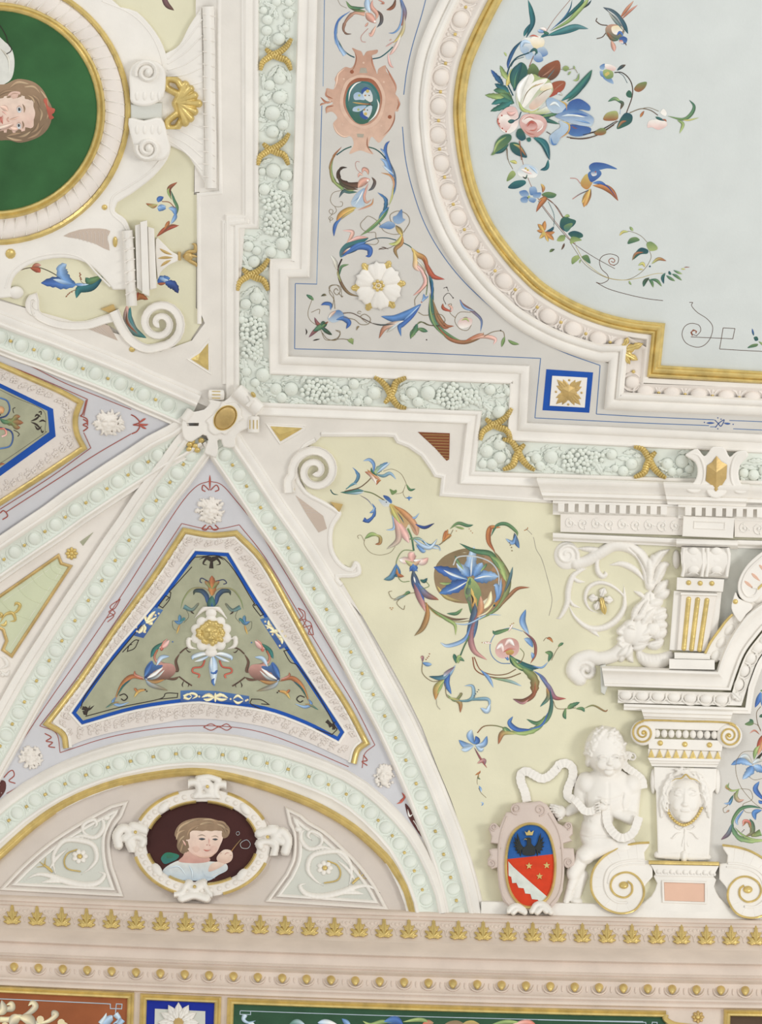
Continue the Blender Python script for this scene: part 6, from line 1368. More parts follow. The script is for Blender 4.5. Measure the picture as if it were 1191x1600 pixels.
strokes(sc_, """
cartouche F nN 0 410,560 470,580 520,600 545,650 580,600 650,585 710,580 700,620 640,650 650,720 700,860 720,800 800,760 810,830 900,930 925,1030 915,1090 960,1160 950,1290 910,1300 905,1400 860,1500 780,1600 720,1660 640,1590 605,1700 660,1790 600,1780 500,1750 380,1790 430,1680 400,1590 320,1590 230,1550 190,1440 240,1370 180,1300 110,1310 130,1240 190,1200 130,1150 110,1030 190,1040 230,990 210,920 260,840 330,780 400,790 440,740 460,650
edge_shade l rn 16 440,600 460,680 430,790 380,840
edge_shade l rn 18 640,650 650,740 700,860
edge_shade l rn 20 800,770 860,880 920,1000 915,1090
edge_shade l rn 16 910,1300 900,1400 850,1500 770,1580
edge_light l NN 22 330,790 250,860 230,960 200,1040
edge_light l NN 22 190,1440 240,1540 320,1590 400,1570
edge_shade l rn 16 590,1590 590,1700 650,1790
edge_shade l rn 18 620,1010 720,1100 770,1200 730,1350
knob D r 46 410,835 850,1360
knob D N 26 545,730 315,920 780,955 155,1175 300,1450 750,1465 505,1735
curl l nr 30 190,1180 110,1190 45,1130
curl l nr 24 120,1200 60,1210 40,1230
curl l rn 24 190,1150 110,1110 120,1030
curl l rn 22 200,1230 120,1250 110,1325
curl l nr 28 940,1150 960,1210 930,1280
hole P ss 0 510,790 575,790 590,850 495,850
hole P ss 0 465,1555 550,1560 540,1600 475,1595
rim F NN 0 530,870 700,920 790,1080 790,1240 720,1420 560,1500 400,1440 290,1300 270,1150 330,960 430,890
rim_shade F rn 0 530,905 660,930 745,1060 760,1200 700,1370 570,1460 430,1420 330,1280 310,1150 360,990 440,920
ground F tG 0 540,945 640,970 720,1080 735,1200 680,1360 560,1440 450,1420 360,1290 335,1170 370,1030 450,960
ground_light F xG 0 540,965 630,1000 700,1100 715,1210 660,1340 560,1420 470,1390 390,1280 365,1170 400,1050 470,985
glint l Ww 20 370,1180 390,1060 450,980 520,950
glint l WW 22 700,1150 720,1230 680,1340 600,1420
wing F CW 0 640,1190 650,1110 610,1030 570,1015 530,1040 530,1090 560,1150
wing F BB 0 620,1040 570,1010 520,1050 530,1095 560,1060 600,1050
wing F cC 0 560,1160 530,1100 480,1070 430,1100 440,1160 500,1160
wing F CW 0 640,1230 640,1290 610,1360 570,1390 530,1350 540,1290 590,1240
wing F BB 0 530,1290 500,1340 560,1390 600,1370 570,1350 545,1330
wing F cC 0 580,1230 500,1230 430,1250 420,1290 480,1300 530,1280
wing_spot D y 40 592,1060 568,1325
wing_spot D l 30 495,1110 485,1275
wing_spot D o 22 565,1110 555,1275
wing_spot D k 14 610,1110 590,1280
body l yr 18 415,1190 480,1200 560,1210 640,1210
antenna c kk 5 600,1210 650,1180
antenna c kk 5 600,1215 655,1225""", ANG, 1.62, 1.0/7.444)
dr2 = painting('painted_dragon_scroll', 'painted dragon head scroll with blue breast feathers below the salmon cartouche', 560, 290)
strokes(dr2, """
stem c GT 14 405,290 330,320 270,360 230,390
stem c GT 14 600,295 680,320 750,370 805,435
leaf a gr 60 310,780 200,690 160,540 200,400 290,295
leaf l lg 26 300,770 210,700 170,560 190,440
leaf a Kk 80 480,740 380,730 280,690 250,600 290,540 355,535
leaf l KD 60 480,790 380,770 290,720 260,650
leaf l Gd 50 470,820 380,820 310,810 260,885
leaf l lD 20 440,800 370,800 300,775
tendril c ee 5 285,800 190,830 160,920 210,985 290,985 300,940 270,930
tendril c ee 5 210,985 230,1040 180,1080 145,1050 160,1020 190,1040 170,1090 140,1120 160,1150 190,1130 160,1120 155,1175
head l nP 110 480,770 540,700 620,670
cheek F Pp 0 500,690 550,670 570,720 530,750 495,730
beak l nP 50 600,620 590,570 545,550 530,600
beak l PN 36 480,650 500,610 540,630
tongue c PP 6 530,610 470,560 450,500 465,465 500,470
crest l Kd 46 640,645 675,700 650,770 600,805
eye D w 26 595,685
neck l Pn 40 600,720 570,800 550,880 580,940 640,905
breast F cC 0 560,780 520,790 450,850 400,940 430,990 490,1000 560,970 540,900
feather l wC 24 540,800 500,880 440,980
feather l bC 14 520,850 470,900 410,940
rim l oP 24 660,890 640,960 560,1000 480,1030
wing l yo 90 460,1000 370,1030 280,1090 230,1170
wing l ye 40 440,1030 340,1080 250,1160
wing l bB 50 300,1110 230,1180 205,1250 200,1335
scroll_leaf l bB 46 900,680 850,500 800,360 810,270 850,225
scroll_leaf l bc 60 900,640 840,560 800,470 740,430
scroll_leaf l cC 40 900,620 830,560 770,510
scroll_leaf l cb 20 800,400 770,340 740,315
stem l db 26 850,460 910,620 910,780 860,920
scroll_leaf l no 30 880,820 900,720 860,630 750,595
scroll_leaf l ly 24 840,980 880,860 890,740
scroll_leaf s Tb 56 770,1110 800,1000 800,900 710,825
scroll_leaf l xb 46 720,1170 760,1080 840,990
stem l Gg 46 840,1000 780,1100 640,1240 510,1325
stem l lg 18 800,1050 700,1170 540,1300
tendril c ee 5 740,1190 670,1130 600,1100 560,1130 510,1190 530,1250 600,1290 680,1290 690,1350 720,1390 680,1430 570,1420
tendril c ee 6 900,1190 860,1150 860,1080 950,1040 1050,1080 1080,1170 1010,1290
tendril c ee 5 720,1170 780,1270 880,1310 960,1310
ivy F bc 0 890,1110 930,1090 990,1020 1000,1120 1030,1140 960,1190 900,1170
ivy F cb 0 725,1225 790,1180 840,1160 900,1180 910,1220 860,1250 800,1245""", ANH, 1.62, 1.0/7.444)
BZ = lambda p: T(500, 350, A(p), 5.955)
ca = painting('painted_arabesque', 'painted acanthus arabesque coiling around the white and gold rosette', 600, 470)
strokes(ca, """
stem c dT 9 420,170 520,135 620,130 710,150
stem c Tg 9 775,175 840,210 880,260
flower_leaf l dT 90 190,290 250,250 340,210 430,170
flower_leaf F tx 0 190,310 185,250 230,190 300,150 420,130 450,135 380,190 300,230 230,290
flower_leaf l np 44 250,180 290,120 300,70 210,60
flower_leaf l pP 40 260,170 350,130 450,125
flower_leaf l bB 70 200,310 300,240 380,210 460,230 460,290 425,300
flower_leaf l Bb 50 210,300 330,210 430,165
gap l rw 16 215,275 250,245 285,222
stem c kk 14 205,325 180,380 165,430
stem l Ke 36 170,400 180,500 220,590 280,650 370,675
leaf l Gg 30 180,480 200,400 270,375
leaf s sW 50 160,430 140,350 100,290
leaf l le 22 195,540 170,470 165,430
twig l ye 60 770,110 740,60 705,15
twig l yl 46 770,90 740,150 700,185 640,185
twig l oe 46 770,110 760,180 700,240 730,325
twig c Kk 10 710,15 750,60 770,110
fern c KK 4 700,195 640,225 550,235
fern l KK 10 640,235 600,220 570,215
fern l KK 10 600,235 565,230 545,240
branch l yr 60 850,220 900,280 970,320 1010,400
branch l rR 60 960,300 1010,420 1060,490 1160,515
branch l yp 60 870,240 890,330 890,400 930,440
branch l pP 50 890,380 950,440 985,530 950,600 870,665
branch l We 30 900,330 960,400 980,460
stem c Dg 8 930,420 990,480 1000,560 990,660
stem c ee 5 1000,560 930,640 885,700 885,760
bell l bb 90 570,860 700,880 830,830 940,745
bell l bC 46 780,900 860,830 930,760
bell l Bb 60 940,750 860,850 770,930 740,960 755,1045
bell l Wr 60 780,900 690,930 600,970 550,1065
bell l Cs 40 760,900 680,960 620,1010
bell_tip l cb 30 945,730 970,690 965,650
bell_tip l cb 20 950,720 985,690 1010,670
knot D R 12 947,727
tendril c ee 5 915,820 970,850 1060,840 1130,845 1165,890 1150,925
stem l Tg 36 1020,480 1050,600 1030,740 1030,860 1080,960 1190,1070
stem l lg 18 1025,640 1025,780 1050,900 1120,1010
stem l er 34 1060,780 1090,880 1150,960 1200,970
leaf c Kg 9 1110,950 1010,940 940,910 900,940
leaf s Gg 56 905,930 880,1000 845,1060
leaf l gG 40 910,970 960,990 1005,1000
leaf l tB 26 1025,480 1045,560 1040,700
tendril c ee 5 140,790 130,700 90,640 100,580 160,570 190,620 160,660 130,630 150,600 170,620
tendril c ee 5 170,640 190,660 205,680 215,670
leaf l De 24 15,670 40,660 60,665
flower F bC 0 75,880 100,840 170,800 215,830 220,870 160,910 110,915
flower l bB 40 100,800 100,750 50,740 10,755
flower l bB 60 150,890 220,880 270,920 245,975
flower l Wn 36 80,880 110,840 150,810
stem c KK 7 215,830 300,830 400,880 480,920
stem l KT 12 470,920 570,940 700,930
tendril c ee 5 220,870 320,890 380,935 450,930 470,880 420,840 380,860 400,890 440,920
tendril c ee 4 380,835 350,830 365,810 385,820
leaf l ee 14 340,990 350,960 365,955
stem c rr 10 75,910 50,930
leaf l Gg 60 -60,1000 0,960 50,930
leaf l GD 40 10,960 60,1000 110,1030
leaf l GD 40 10,950 30,920 50,930
tendril c ee 5 20,1010 70,1070 150,1080 190,1020 150,990
tendril c ee 4 120,1080 200,1070 260,1075
leaf P lg 0 255,1080 285,1065 315,1070 305,1118 280,1100""", BZ, 1.62, 1.0/5.955)
strokes(ca, """
leaf s Gg 26 710,240 740,260 755,275
tendril c ee 3 745,270 720,350 735,400 790,440
tendril c ee 3 740,350 790,330 790,360
tendril c ee 3 870,320 880,250 850,200 870,180 920,190 930,250
leaf l ee 14 800,250 820,240 835,245
leaf l qr 26 760,380 780,420 810,430
leaf l qr 30 725,505 770,460 820,430
leaf l qG 26 800,430 840,470 870,490
leaf l GG 30 800,440 820,430 840,410
tendril c ee 3 800,460 830,520 900,510 920,470 890,460
tendril c ee 3 880,520 930,515 970,520
leaf P gg 0 965,525 990,508 1003,520 1000,550 975,535
mark l kk 8 705,450 712,470 707,490
mark l kk 8 750,525 770,520 795,515
leaf l ee 10 1020,460 1030,440 1040,440""", lambda p: T(300, 400, A(p)), 1.62, .26)
strokes(ca, """
leaf l yr 14 190,0 240,20 270,90
arab l rR 26 240,0 280,80 310,130 375,145
arab l Pp 24 190,40 240,90 260,150 230,210 185,245
stem l Tg 26 275,110 300,230 300,340 330,430 420,500 490,530
stem l lG 16 285,230 290,330 320,420 380,480
stem l er 30 300,260 330,360 380,430 435,435
arab l re 30 330,430 400,510 500,535 600,500 620,475
arab l rn 36 500,530 580,500 620,480
arab l np 30 540,520 620,500 690,515 680,550
leaf l br 22 600,470 605,400 560,350 490,300 475,270
leaf l bc 20 470,270 500,320 560,340
tendril c ee 3 540,350 470,350 440,400 470,450 520,460 545,410 510,380 470,400
flower F pw 0 460,410 490,385 545,390 540,430 490,450 465,440
flower l ll 14 480,400 510,390 530,410
tendril c ee 3 445,385 410,350 420,300 400,300
bud l rR 24 365,295 370,325 420,345
bud l np 18 395,300 420,320 420,345
tendril c kk 3 385,300 370,260 400,230 430,260
tendril c kk 2.5 370,200 390,195 400,220
leaf l Gg 30 165,515 180,470 230,450
leaf l Gg 22 200,450 240,455 270,465
stem c Kg 4 380,430 290,430 240,410 200,430 200,460
stem c ee 4 620,500 680,470 740,470 750,530
leaf l gg 24 730,565 740,530 750,500
leaf l gg 24 770,520 800,540 840,548
dot D k 8 430,260 390,195 725,462 265,520""", lambda p: T(600, 400, A(p)), 1.62, .26)
ro = thing('rosette', 'large white stucco rosette with gilded tips in the coiled arabesque', 'rosette', 591, 446)
rc = (591.5, 446.5)
for k in range(6):
    a = math.radians(-95 + 60 * k); lobed('gilded_tip', rc[0] + 24 * math.cos(a + .52), rc[1] + 24 * math.sin(a + .52), 19, 8, a + .52, 'gold', ro, 3.5, 1.6, 4)
def bpetal(x, y, L, w, a, m, par, h0, h=6):
    c, sn = math.cos(a), math.sin(a); n = 22; V = []
    for i in range(n):
        t = i / (n - 1)
        for k in range(9):
            v = (k - 4) / 4; end = 1 - .10 * abs(math.sin(v * 2.5 * PI)) - .16 * v * v; u = t * L * end; hw = w * min(1, (t * 1.25) ** .75)
            z = h0 + h * (math.sin(PI * min(1, t * .9 + .06)) ** .4) * (1 - .5 * v * v) * (1 if i < n - 1 else 0) * (1 if abs(v) < 1 else 0) + .8 * math.cos(v * 5 * PI) * t * (abs(v) < 1) * (i < n - 1); V.append((x + u * c - hw * v * sn, y + u * sn + hw * v * c, z))
    return mk('petal', V, grid_faces(n, 9), m, par, sharp=0)
for k in range(6): bpetal(*rc, 39, 16, math.radians(-95 + 60 * k), 'white', ro, 3)
dome('heart_bed', *rc, 10, 9, 4, 'white', ro, h0=7)
for k in range(7): a = k * 2 * PI / 7; bead(rc[0] + 7 * math.cos(a), rc[1] + 6.5 * math.sin(a), 3.1, ro, 9.5, 'gold_heart')
bead(*rc, 3.2, ro, 10.5, 'gold_heart')
# ------------------------------------------------------------------ painted arabesque of the yellow spandrel
Y4 = lambda p: T(540, 690, A(p), 7.444)
ya = painting('painted_arabesque', 'painted blue lily and pink bell flower arabesque in the upper yellow spandrel', 610, 790)
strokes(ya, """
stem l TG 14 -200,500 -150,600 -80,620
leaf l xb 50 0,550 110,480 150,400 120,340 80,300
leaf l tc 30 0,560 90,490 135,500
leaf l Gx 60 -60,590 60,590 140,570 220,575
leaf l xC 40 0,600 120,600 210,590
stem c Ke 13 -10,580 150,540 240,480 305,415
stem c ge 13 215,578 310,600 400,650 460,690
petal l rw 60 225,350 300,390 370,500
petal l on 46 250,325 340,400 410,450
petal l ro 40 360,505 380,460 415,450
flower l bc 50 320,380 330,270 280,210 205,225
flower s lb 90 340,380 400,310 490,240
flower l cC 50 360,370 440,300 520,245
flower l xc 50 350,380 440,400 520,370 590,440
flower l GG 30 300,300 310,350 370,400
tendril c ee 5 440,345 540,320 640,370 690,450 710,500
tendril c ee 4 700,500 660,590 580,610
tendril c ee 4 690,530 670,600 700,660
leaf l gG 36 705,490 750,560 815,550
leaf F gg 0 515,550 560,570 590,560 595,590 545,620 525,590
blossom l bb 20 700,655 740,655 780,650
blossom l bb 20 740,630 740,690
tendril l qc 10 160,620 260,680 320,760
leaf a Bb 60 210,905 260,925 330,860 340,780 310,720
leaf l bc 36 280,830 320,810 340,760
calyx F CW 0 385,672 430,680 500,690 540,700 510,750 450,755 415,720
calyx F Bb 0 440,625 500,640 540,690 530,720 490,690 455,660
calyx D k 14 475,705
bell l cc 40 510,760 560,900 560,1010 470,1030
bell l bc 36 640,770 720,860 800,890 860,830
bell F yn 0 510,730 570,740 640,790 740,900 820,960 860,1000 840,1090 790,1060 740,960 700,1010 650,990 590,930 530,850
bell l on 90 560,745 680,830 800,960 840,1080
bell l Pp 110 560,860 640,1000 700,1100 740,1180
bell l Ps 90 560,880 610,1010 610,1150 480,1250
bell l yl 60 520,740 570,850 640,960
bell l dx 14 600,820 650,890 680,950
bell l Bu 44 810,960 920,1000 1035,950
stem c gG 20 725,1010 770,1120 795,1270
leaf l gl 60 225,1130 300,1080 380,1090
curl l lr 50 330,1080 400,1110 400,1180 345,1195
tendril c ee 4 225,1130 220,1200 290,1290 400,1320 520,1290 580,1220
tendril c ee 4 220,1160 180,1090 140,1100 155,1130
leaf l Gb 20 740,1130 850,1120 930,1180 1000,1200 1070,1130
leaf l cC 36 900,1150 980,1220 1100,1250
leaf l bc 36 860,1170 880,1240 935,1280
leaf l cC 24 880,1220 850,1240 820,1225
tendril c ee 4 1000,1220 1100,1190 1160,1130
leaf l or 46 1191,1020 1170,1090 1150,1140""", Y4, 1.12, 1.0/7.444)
Y8 = lambda p: T(600, 800, A(p))
yb = painting('painted_arabesque', 'painted arabesque with blue acanthus flower over a brown disc on yellow', 735, 910)
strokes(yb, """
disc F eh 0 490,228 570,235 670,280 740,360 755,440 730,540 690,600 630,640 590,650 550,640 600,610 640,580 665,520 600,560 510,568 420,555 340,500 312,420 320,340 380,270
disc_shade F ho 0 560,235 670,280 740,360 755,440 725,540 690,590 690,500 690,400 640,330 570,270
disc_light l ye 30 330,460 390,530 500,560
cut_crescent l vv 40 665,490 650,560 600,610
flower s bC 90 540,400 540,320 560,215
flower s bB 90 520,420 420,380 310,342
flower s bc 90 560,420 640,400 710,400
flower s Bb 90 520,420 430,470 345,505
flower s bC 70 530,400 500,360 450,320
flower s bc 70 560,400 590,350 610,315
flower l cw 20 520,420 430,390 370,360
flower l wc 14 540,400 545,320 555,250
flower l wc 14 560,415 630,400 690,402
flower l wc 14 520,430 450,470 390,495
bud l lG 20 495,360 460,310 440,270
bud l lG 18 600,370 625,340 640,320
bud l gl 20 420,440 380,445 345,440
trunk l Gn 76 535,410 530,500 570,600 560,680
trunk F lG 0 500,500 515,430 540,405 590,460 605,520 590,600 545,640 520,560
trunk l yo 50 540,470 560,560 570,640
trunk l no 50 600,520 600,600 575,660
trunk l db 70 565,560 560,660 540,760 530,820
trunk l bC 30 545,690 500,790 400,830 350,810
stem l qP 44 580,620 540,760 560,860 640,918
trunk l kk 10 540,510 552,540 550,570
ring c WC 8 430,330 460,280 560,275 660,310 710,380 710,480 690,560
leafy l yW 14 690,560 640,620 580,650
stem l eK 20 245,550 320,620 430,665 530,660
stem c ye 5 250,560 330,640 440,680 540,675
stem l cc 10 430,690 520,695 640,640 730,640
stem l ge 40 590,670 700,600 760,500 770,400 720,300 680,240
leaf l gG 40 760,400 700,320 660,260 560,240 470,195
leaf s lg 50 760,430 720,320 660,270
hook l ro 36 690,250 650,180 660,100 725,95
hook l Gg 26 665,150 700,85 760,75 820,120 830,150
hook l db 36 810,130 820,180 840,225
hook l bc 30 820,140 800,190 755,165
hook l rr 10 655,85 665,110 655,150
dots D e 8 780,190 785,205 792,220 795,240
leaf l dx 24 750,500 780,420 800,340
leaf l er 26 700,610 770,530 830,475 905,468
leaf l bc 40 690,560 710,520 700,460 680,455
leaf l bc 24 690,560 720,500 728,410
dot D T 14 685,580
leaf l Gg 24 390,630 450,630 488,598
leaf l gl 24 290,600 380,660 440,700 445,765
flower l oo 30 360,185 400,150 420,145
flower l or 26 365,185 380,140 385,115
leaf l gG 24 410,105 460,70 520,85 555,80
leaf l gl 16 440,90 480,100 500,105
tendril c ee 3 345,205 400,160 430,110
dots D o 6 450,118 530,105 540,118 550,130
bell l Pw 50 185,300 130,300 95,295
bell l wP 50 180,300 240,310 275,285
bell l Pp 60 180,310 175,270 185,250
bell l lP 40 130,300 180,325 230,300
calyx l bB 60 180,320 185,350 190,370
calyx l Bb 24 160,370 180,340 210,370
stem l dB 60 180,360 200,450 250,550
stem l qP 50 185,440 220,520 260,620
stem l oe 40 265,560 270,640 240,720 190,768
stem l br 46 210,440 260,510 340,545
gap l ww 12 185,400 195,440
leaf l xb 40 0,420 50,400 80,320
leaf l bT 34 75,320 90,380 60,400
leaf l or 30 80,350 90,390 125,400
tendril c gg 4 185,240 120,240 80,300 80,380 110,430 160,430
tendril c gg 3.5 230,480 280,460 260,430
leaf l GT 26 225,420 250,430 270,410
tendril c ee 3 200,500 150,510 80,560 120,605 130,580
tendril c ee 3 130,510 60,540 30,500 50,490
leaf l gG 22 125,515 150,500 165,500
leaf l sx 20 60,550 100,530 140,515
dots D o 7 40,595 48,605 55,595
stem c bC 7 300,200 340,215 350,240
leaf l cC 30 180,165 240,210 290,220 330,170
leaf l bc 30 200,200 240,240 260,240
leaf l gc 16 155,170 210,165 250,180""", Y8, 1.12, .26)
yc = painting('painted_arabesque', 'painted arabesque with round pink blossom and green scrolls, lower yellow spandrel', 790, 1060)
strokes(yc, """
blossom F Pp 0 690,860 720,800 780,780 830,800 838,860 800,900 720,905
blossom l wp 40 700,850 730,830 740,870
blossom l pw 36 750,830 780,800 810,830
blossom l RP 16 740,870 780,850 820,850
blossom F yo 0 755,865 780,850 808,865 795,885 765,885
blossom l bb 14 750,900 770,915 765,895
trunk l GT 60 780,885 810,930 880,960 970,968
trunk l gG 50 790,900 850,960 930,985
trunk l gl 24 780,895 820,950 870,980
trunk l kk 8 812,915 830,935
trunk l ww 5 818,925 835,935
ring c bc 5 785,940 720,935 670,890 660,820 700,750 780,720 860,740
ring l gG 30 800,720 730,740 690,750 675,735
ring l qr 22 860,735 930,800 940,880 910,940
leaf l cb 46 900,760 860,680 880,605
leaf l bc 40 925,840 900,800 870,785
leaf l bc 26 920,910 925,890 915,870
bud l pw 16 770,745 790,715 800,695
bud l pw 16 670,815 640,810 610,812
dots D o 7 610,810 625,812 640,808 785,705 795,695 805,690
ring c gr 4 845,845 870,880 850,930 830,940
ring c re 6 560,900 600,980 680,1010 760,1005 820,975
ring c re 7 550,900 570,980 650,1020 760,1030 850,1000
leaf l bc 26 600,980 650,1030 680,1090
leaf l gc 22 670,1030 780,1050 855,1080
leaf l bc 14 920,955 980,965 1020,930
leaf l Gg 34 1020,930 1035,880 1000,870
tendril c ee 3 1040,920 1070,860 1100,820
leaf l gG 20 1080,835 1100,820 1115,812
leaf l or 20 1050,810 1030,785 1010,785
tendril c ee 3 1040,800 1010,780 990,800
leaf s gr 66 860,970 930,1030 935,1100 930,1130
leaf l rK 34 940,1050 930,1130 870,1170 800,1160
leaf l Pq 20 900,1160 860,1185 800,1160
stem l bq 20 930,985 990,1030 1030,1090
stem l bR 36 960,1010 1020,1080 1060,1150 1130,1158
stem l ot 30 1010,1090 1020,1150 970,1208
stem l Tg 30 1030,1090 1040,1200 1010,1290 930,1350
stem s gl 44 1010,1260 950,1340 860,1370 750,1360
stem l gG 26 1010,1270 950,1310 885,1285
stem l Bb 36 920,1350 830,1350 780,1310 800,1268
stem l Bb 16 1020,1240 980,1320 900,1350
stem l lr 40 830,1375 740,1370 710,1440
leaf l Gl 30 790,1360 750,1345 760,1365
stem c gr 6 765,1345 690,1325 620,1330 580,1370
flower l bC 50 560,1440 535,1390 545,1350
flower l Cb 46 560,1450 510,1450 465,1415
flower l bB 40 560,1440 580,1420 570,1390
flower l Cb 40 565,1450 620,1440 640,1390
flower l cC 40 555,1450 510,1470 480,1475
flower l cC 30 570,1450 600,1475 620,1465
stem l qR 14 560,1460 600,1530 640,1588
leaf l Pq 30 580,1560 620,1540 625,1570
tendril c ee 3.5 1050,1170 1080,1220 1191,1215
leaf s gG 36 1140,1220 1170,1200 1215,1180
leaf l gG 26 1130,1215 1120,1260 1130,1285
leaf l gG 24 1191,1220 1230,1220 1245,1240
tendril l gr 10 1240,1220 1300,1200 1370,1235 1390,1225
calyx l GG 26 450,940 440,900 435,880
calyx l lG 26 460,940 470,910 500,925
calyx l gl 26 450,935 465,900 480,895
stem c gG 8 530,770 500,830 475,890
stem l cT 40 445,950 400,1010 350,1030 280,1020
stem l Bb 40 410,1000 390,1060 418,1130
stem l qC 30 440,960 390,1000 370,1020
bud l lo 50 375,1040 330,1090 320,1165
bud l gl 20 370,1050 350,1090 330,1130
tendril c ee 4 370,1040 300,1050 240,1000 240,930
flower l bc 30 240,935 270,945 298,945
flower l qP 20 240,930 240,900 228,905
dots D r 7 262,915 270,905 278,895 283,880
tendril c ee 4 380,1060 390,1140 430,1165
leaf l ge 20 390,1130 440,1170 480,1130 470,1125
leaf l lr 30 400,1150 470,1180 475,1245
leaf l xc 26 430,1170 520,1170 555,1140 550,1080 500,1078
leaf l xc 26 500,1170 590,1160 650,1165 655,1220
leaf l cC 36 600,1215 640,1235 660,1190
dots D d 7 560,1140 570,1128 580,1115 588,1103
tendril c ss 3 325,1160 330,1200 350,1225""", Y8, 1.12, .26)
yd = painting('painted_sprig', 'tiny painted trailing flower sprig left of the shield ribbon', 748, 1222)
strokes(yd, """
leaf l or 16 565,45 590,30 600,15
leaf l oG 12 590,35 585,60 600,70
stem c ee 3 580,60 580,100 600,150 635,185
flower l bC 18 590,110 600,130 605,150
flower l Cb 12 600,210 615,220 605,235""", lambda p: T(600, 1200, A(p)), 1.12, .26)
crk = painting('plaster_crack', 'fine hairline crack running down the yellow spandrel beside the entablature', 850, 900, 'crack')
strokes(crk, "line c ss 1.0 822,826 833,838 838,858 846,872 853,894 862,930 862,945 858,962", I_, 1.12)
strokes(crk, "curl c oo 1.2 819,829 824,827 825,824", I_, 1.12)
F6 = lambda p: T(1111, 1060, A(p), 6.15)
ye = painting('painted_arabesque', 'painted arabesque of blue and green scrolls right of the herm at the right edge', 1165, 1200)
strokes(ye, """
flower l bB 60 480,130 460,200 425,280
flower l cb 60 500,120 500,200 495,270
flower l gG 24 475,120 495,118 520,130
stem c eK 7 480,270 440,330 450,430 480,500
leaf F Gg 0 325,440 370,410 375,390 405,400 410,440 370,455
leaf l GD 40 465,370 490,360 520,360
tendril c ee 5 400,430 450,450 480,510
leaf l Pr 20 370,530 420,500 470,540
body l rR 60 520,530 480,600 440,700
body l lg 50 470,640 430,700 415,780
body l on 50 510,560 480,660 450,740
stem l kD 30 520,690 460,760 400,830
leaf s cb 90 400,830 300,790 195,830
leaf s bc 100 400,840 370,900 305,968
leaf s cb 90 410,840 470,870 520,900
leaf l Cs 60 280,760 340,750 400,820
leaf l Cs 50 400,820 450,790 500,790
tendril c ee 4 415,700 320,705 270,750 240,830 250,940 300,1060 400,1180 500,1260
tendril c ee 4 360,940 420,975 500,960
leaf l Bb 60 520,1180 430,1070 465,990
leaf l Bb 40 520,1180 480,1190 460,1170
leaf l lg 26 290,1060 210,1080 165,1050 175,1000
leaf l rl 24 200,1075 150,1050 155,1015
leaf l gP 50 270,1060 240,1130 270,1175 320,1165
bud l Gb 40 215,1120 190,1180 180,1220
bud l bc 24 210,1150 170,1200 125,1200
tendril c ee 4 290,1060 370,1070 400,1120 390,1170 310,1210 330,1280 400,1290 430,1270
tendril c ee 4 230,1100 160,1220 120,1250 130,1290 170,1280
leaf l Pe 18 150,1285 165,1275 180,1265
scroll l Gg 40 500,1250 380,1230 280,1260 210,1370 220,1480
scroll s lG 60 520,1555 380,1560 270,1530 210,1440 215,1380
scroll l lg 24 520,1550 400,1545 300,1500 230,1430
scroll a gr 70 480,1480 410,1500 390,1420 350,1370 305,1420
scroll l PR 36 310,1420 320,1370 370,1380 390,1420
scroll l eG 50 330,1520 400,1480 400,1400 375,1350
leaf l qx 50 100,1550 170,1490 200,1400
leaf l bb 60 430,1360 420,1290 490,1265
leaf l cb 30 260,1410 250,1360 320,1260
dots D k 9 300,1475 310,1465 320,1455""", F6, 1.72, 1.0/6.15)
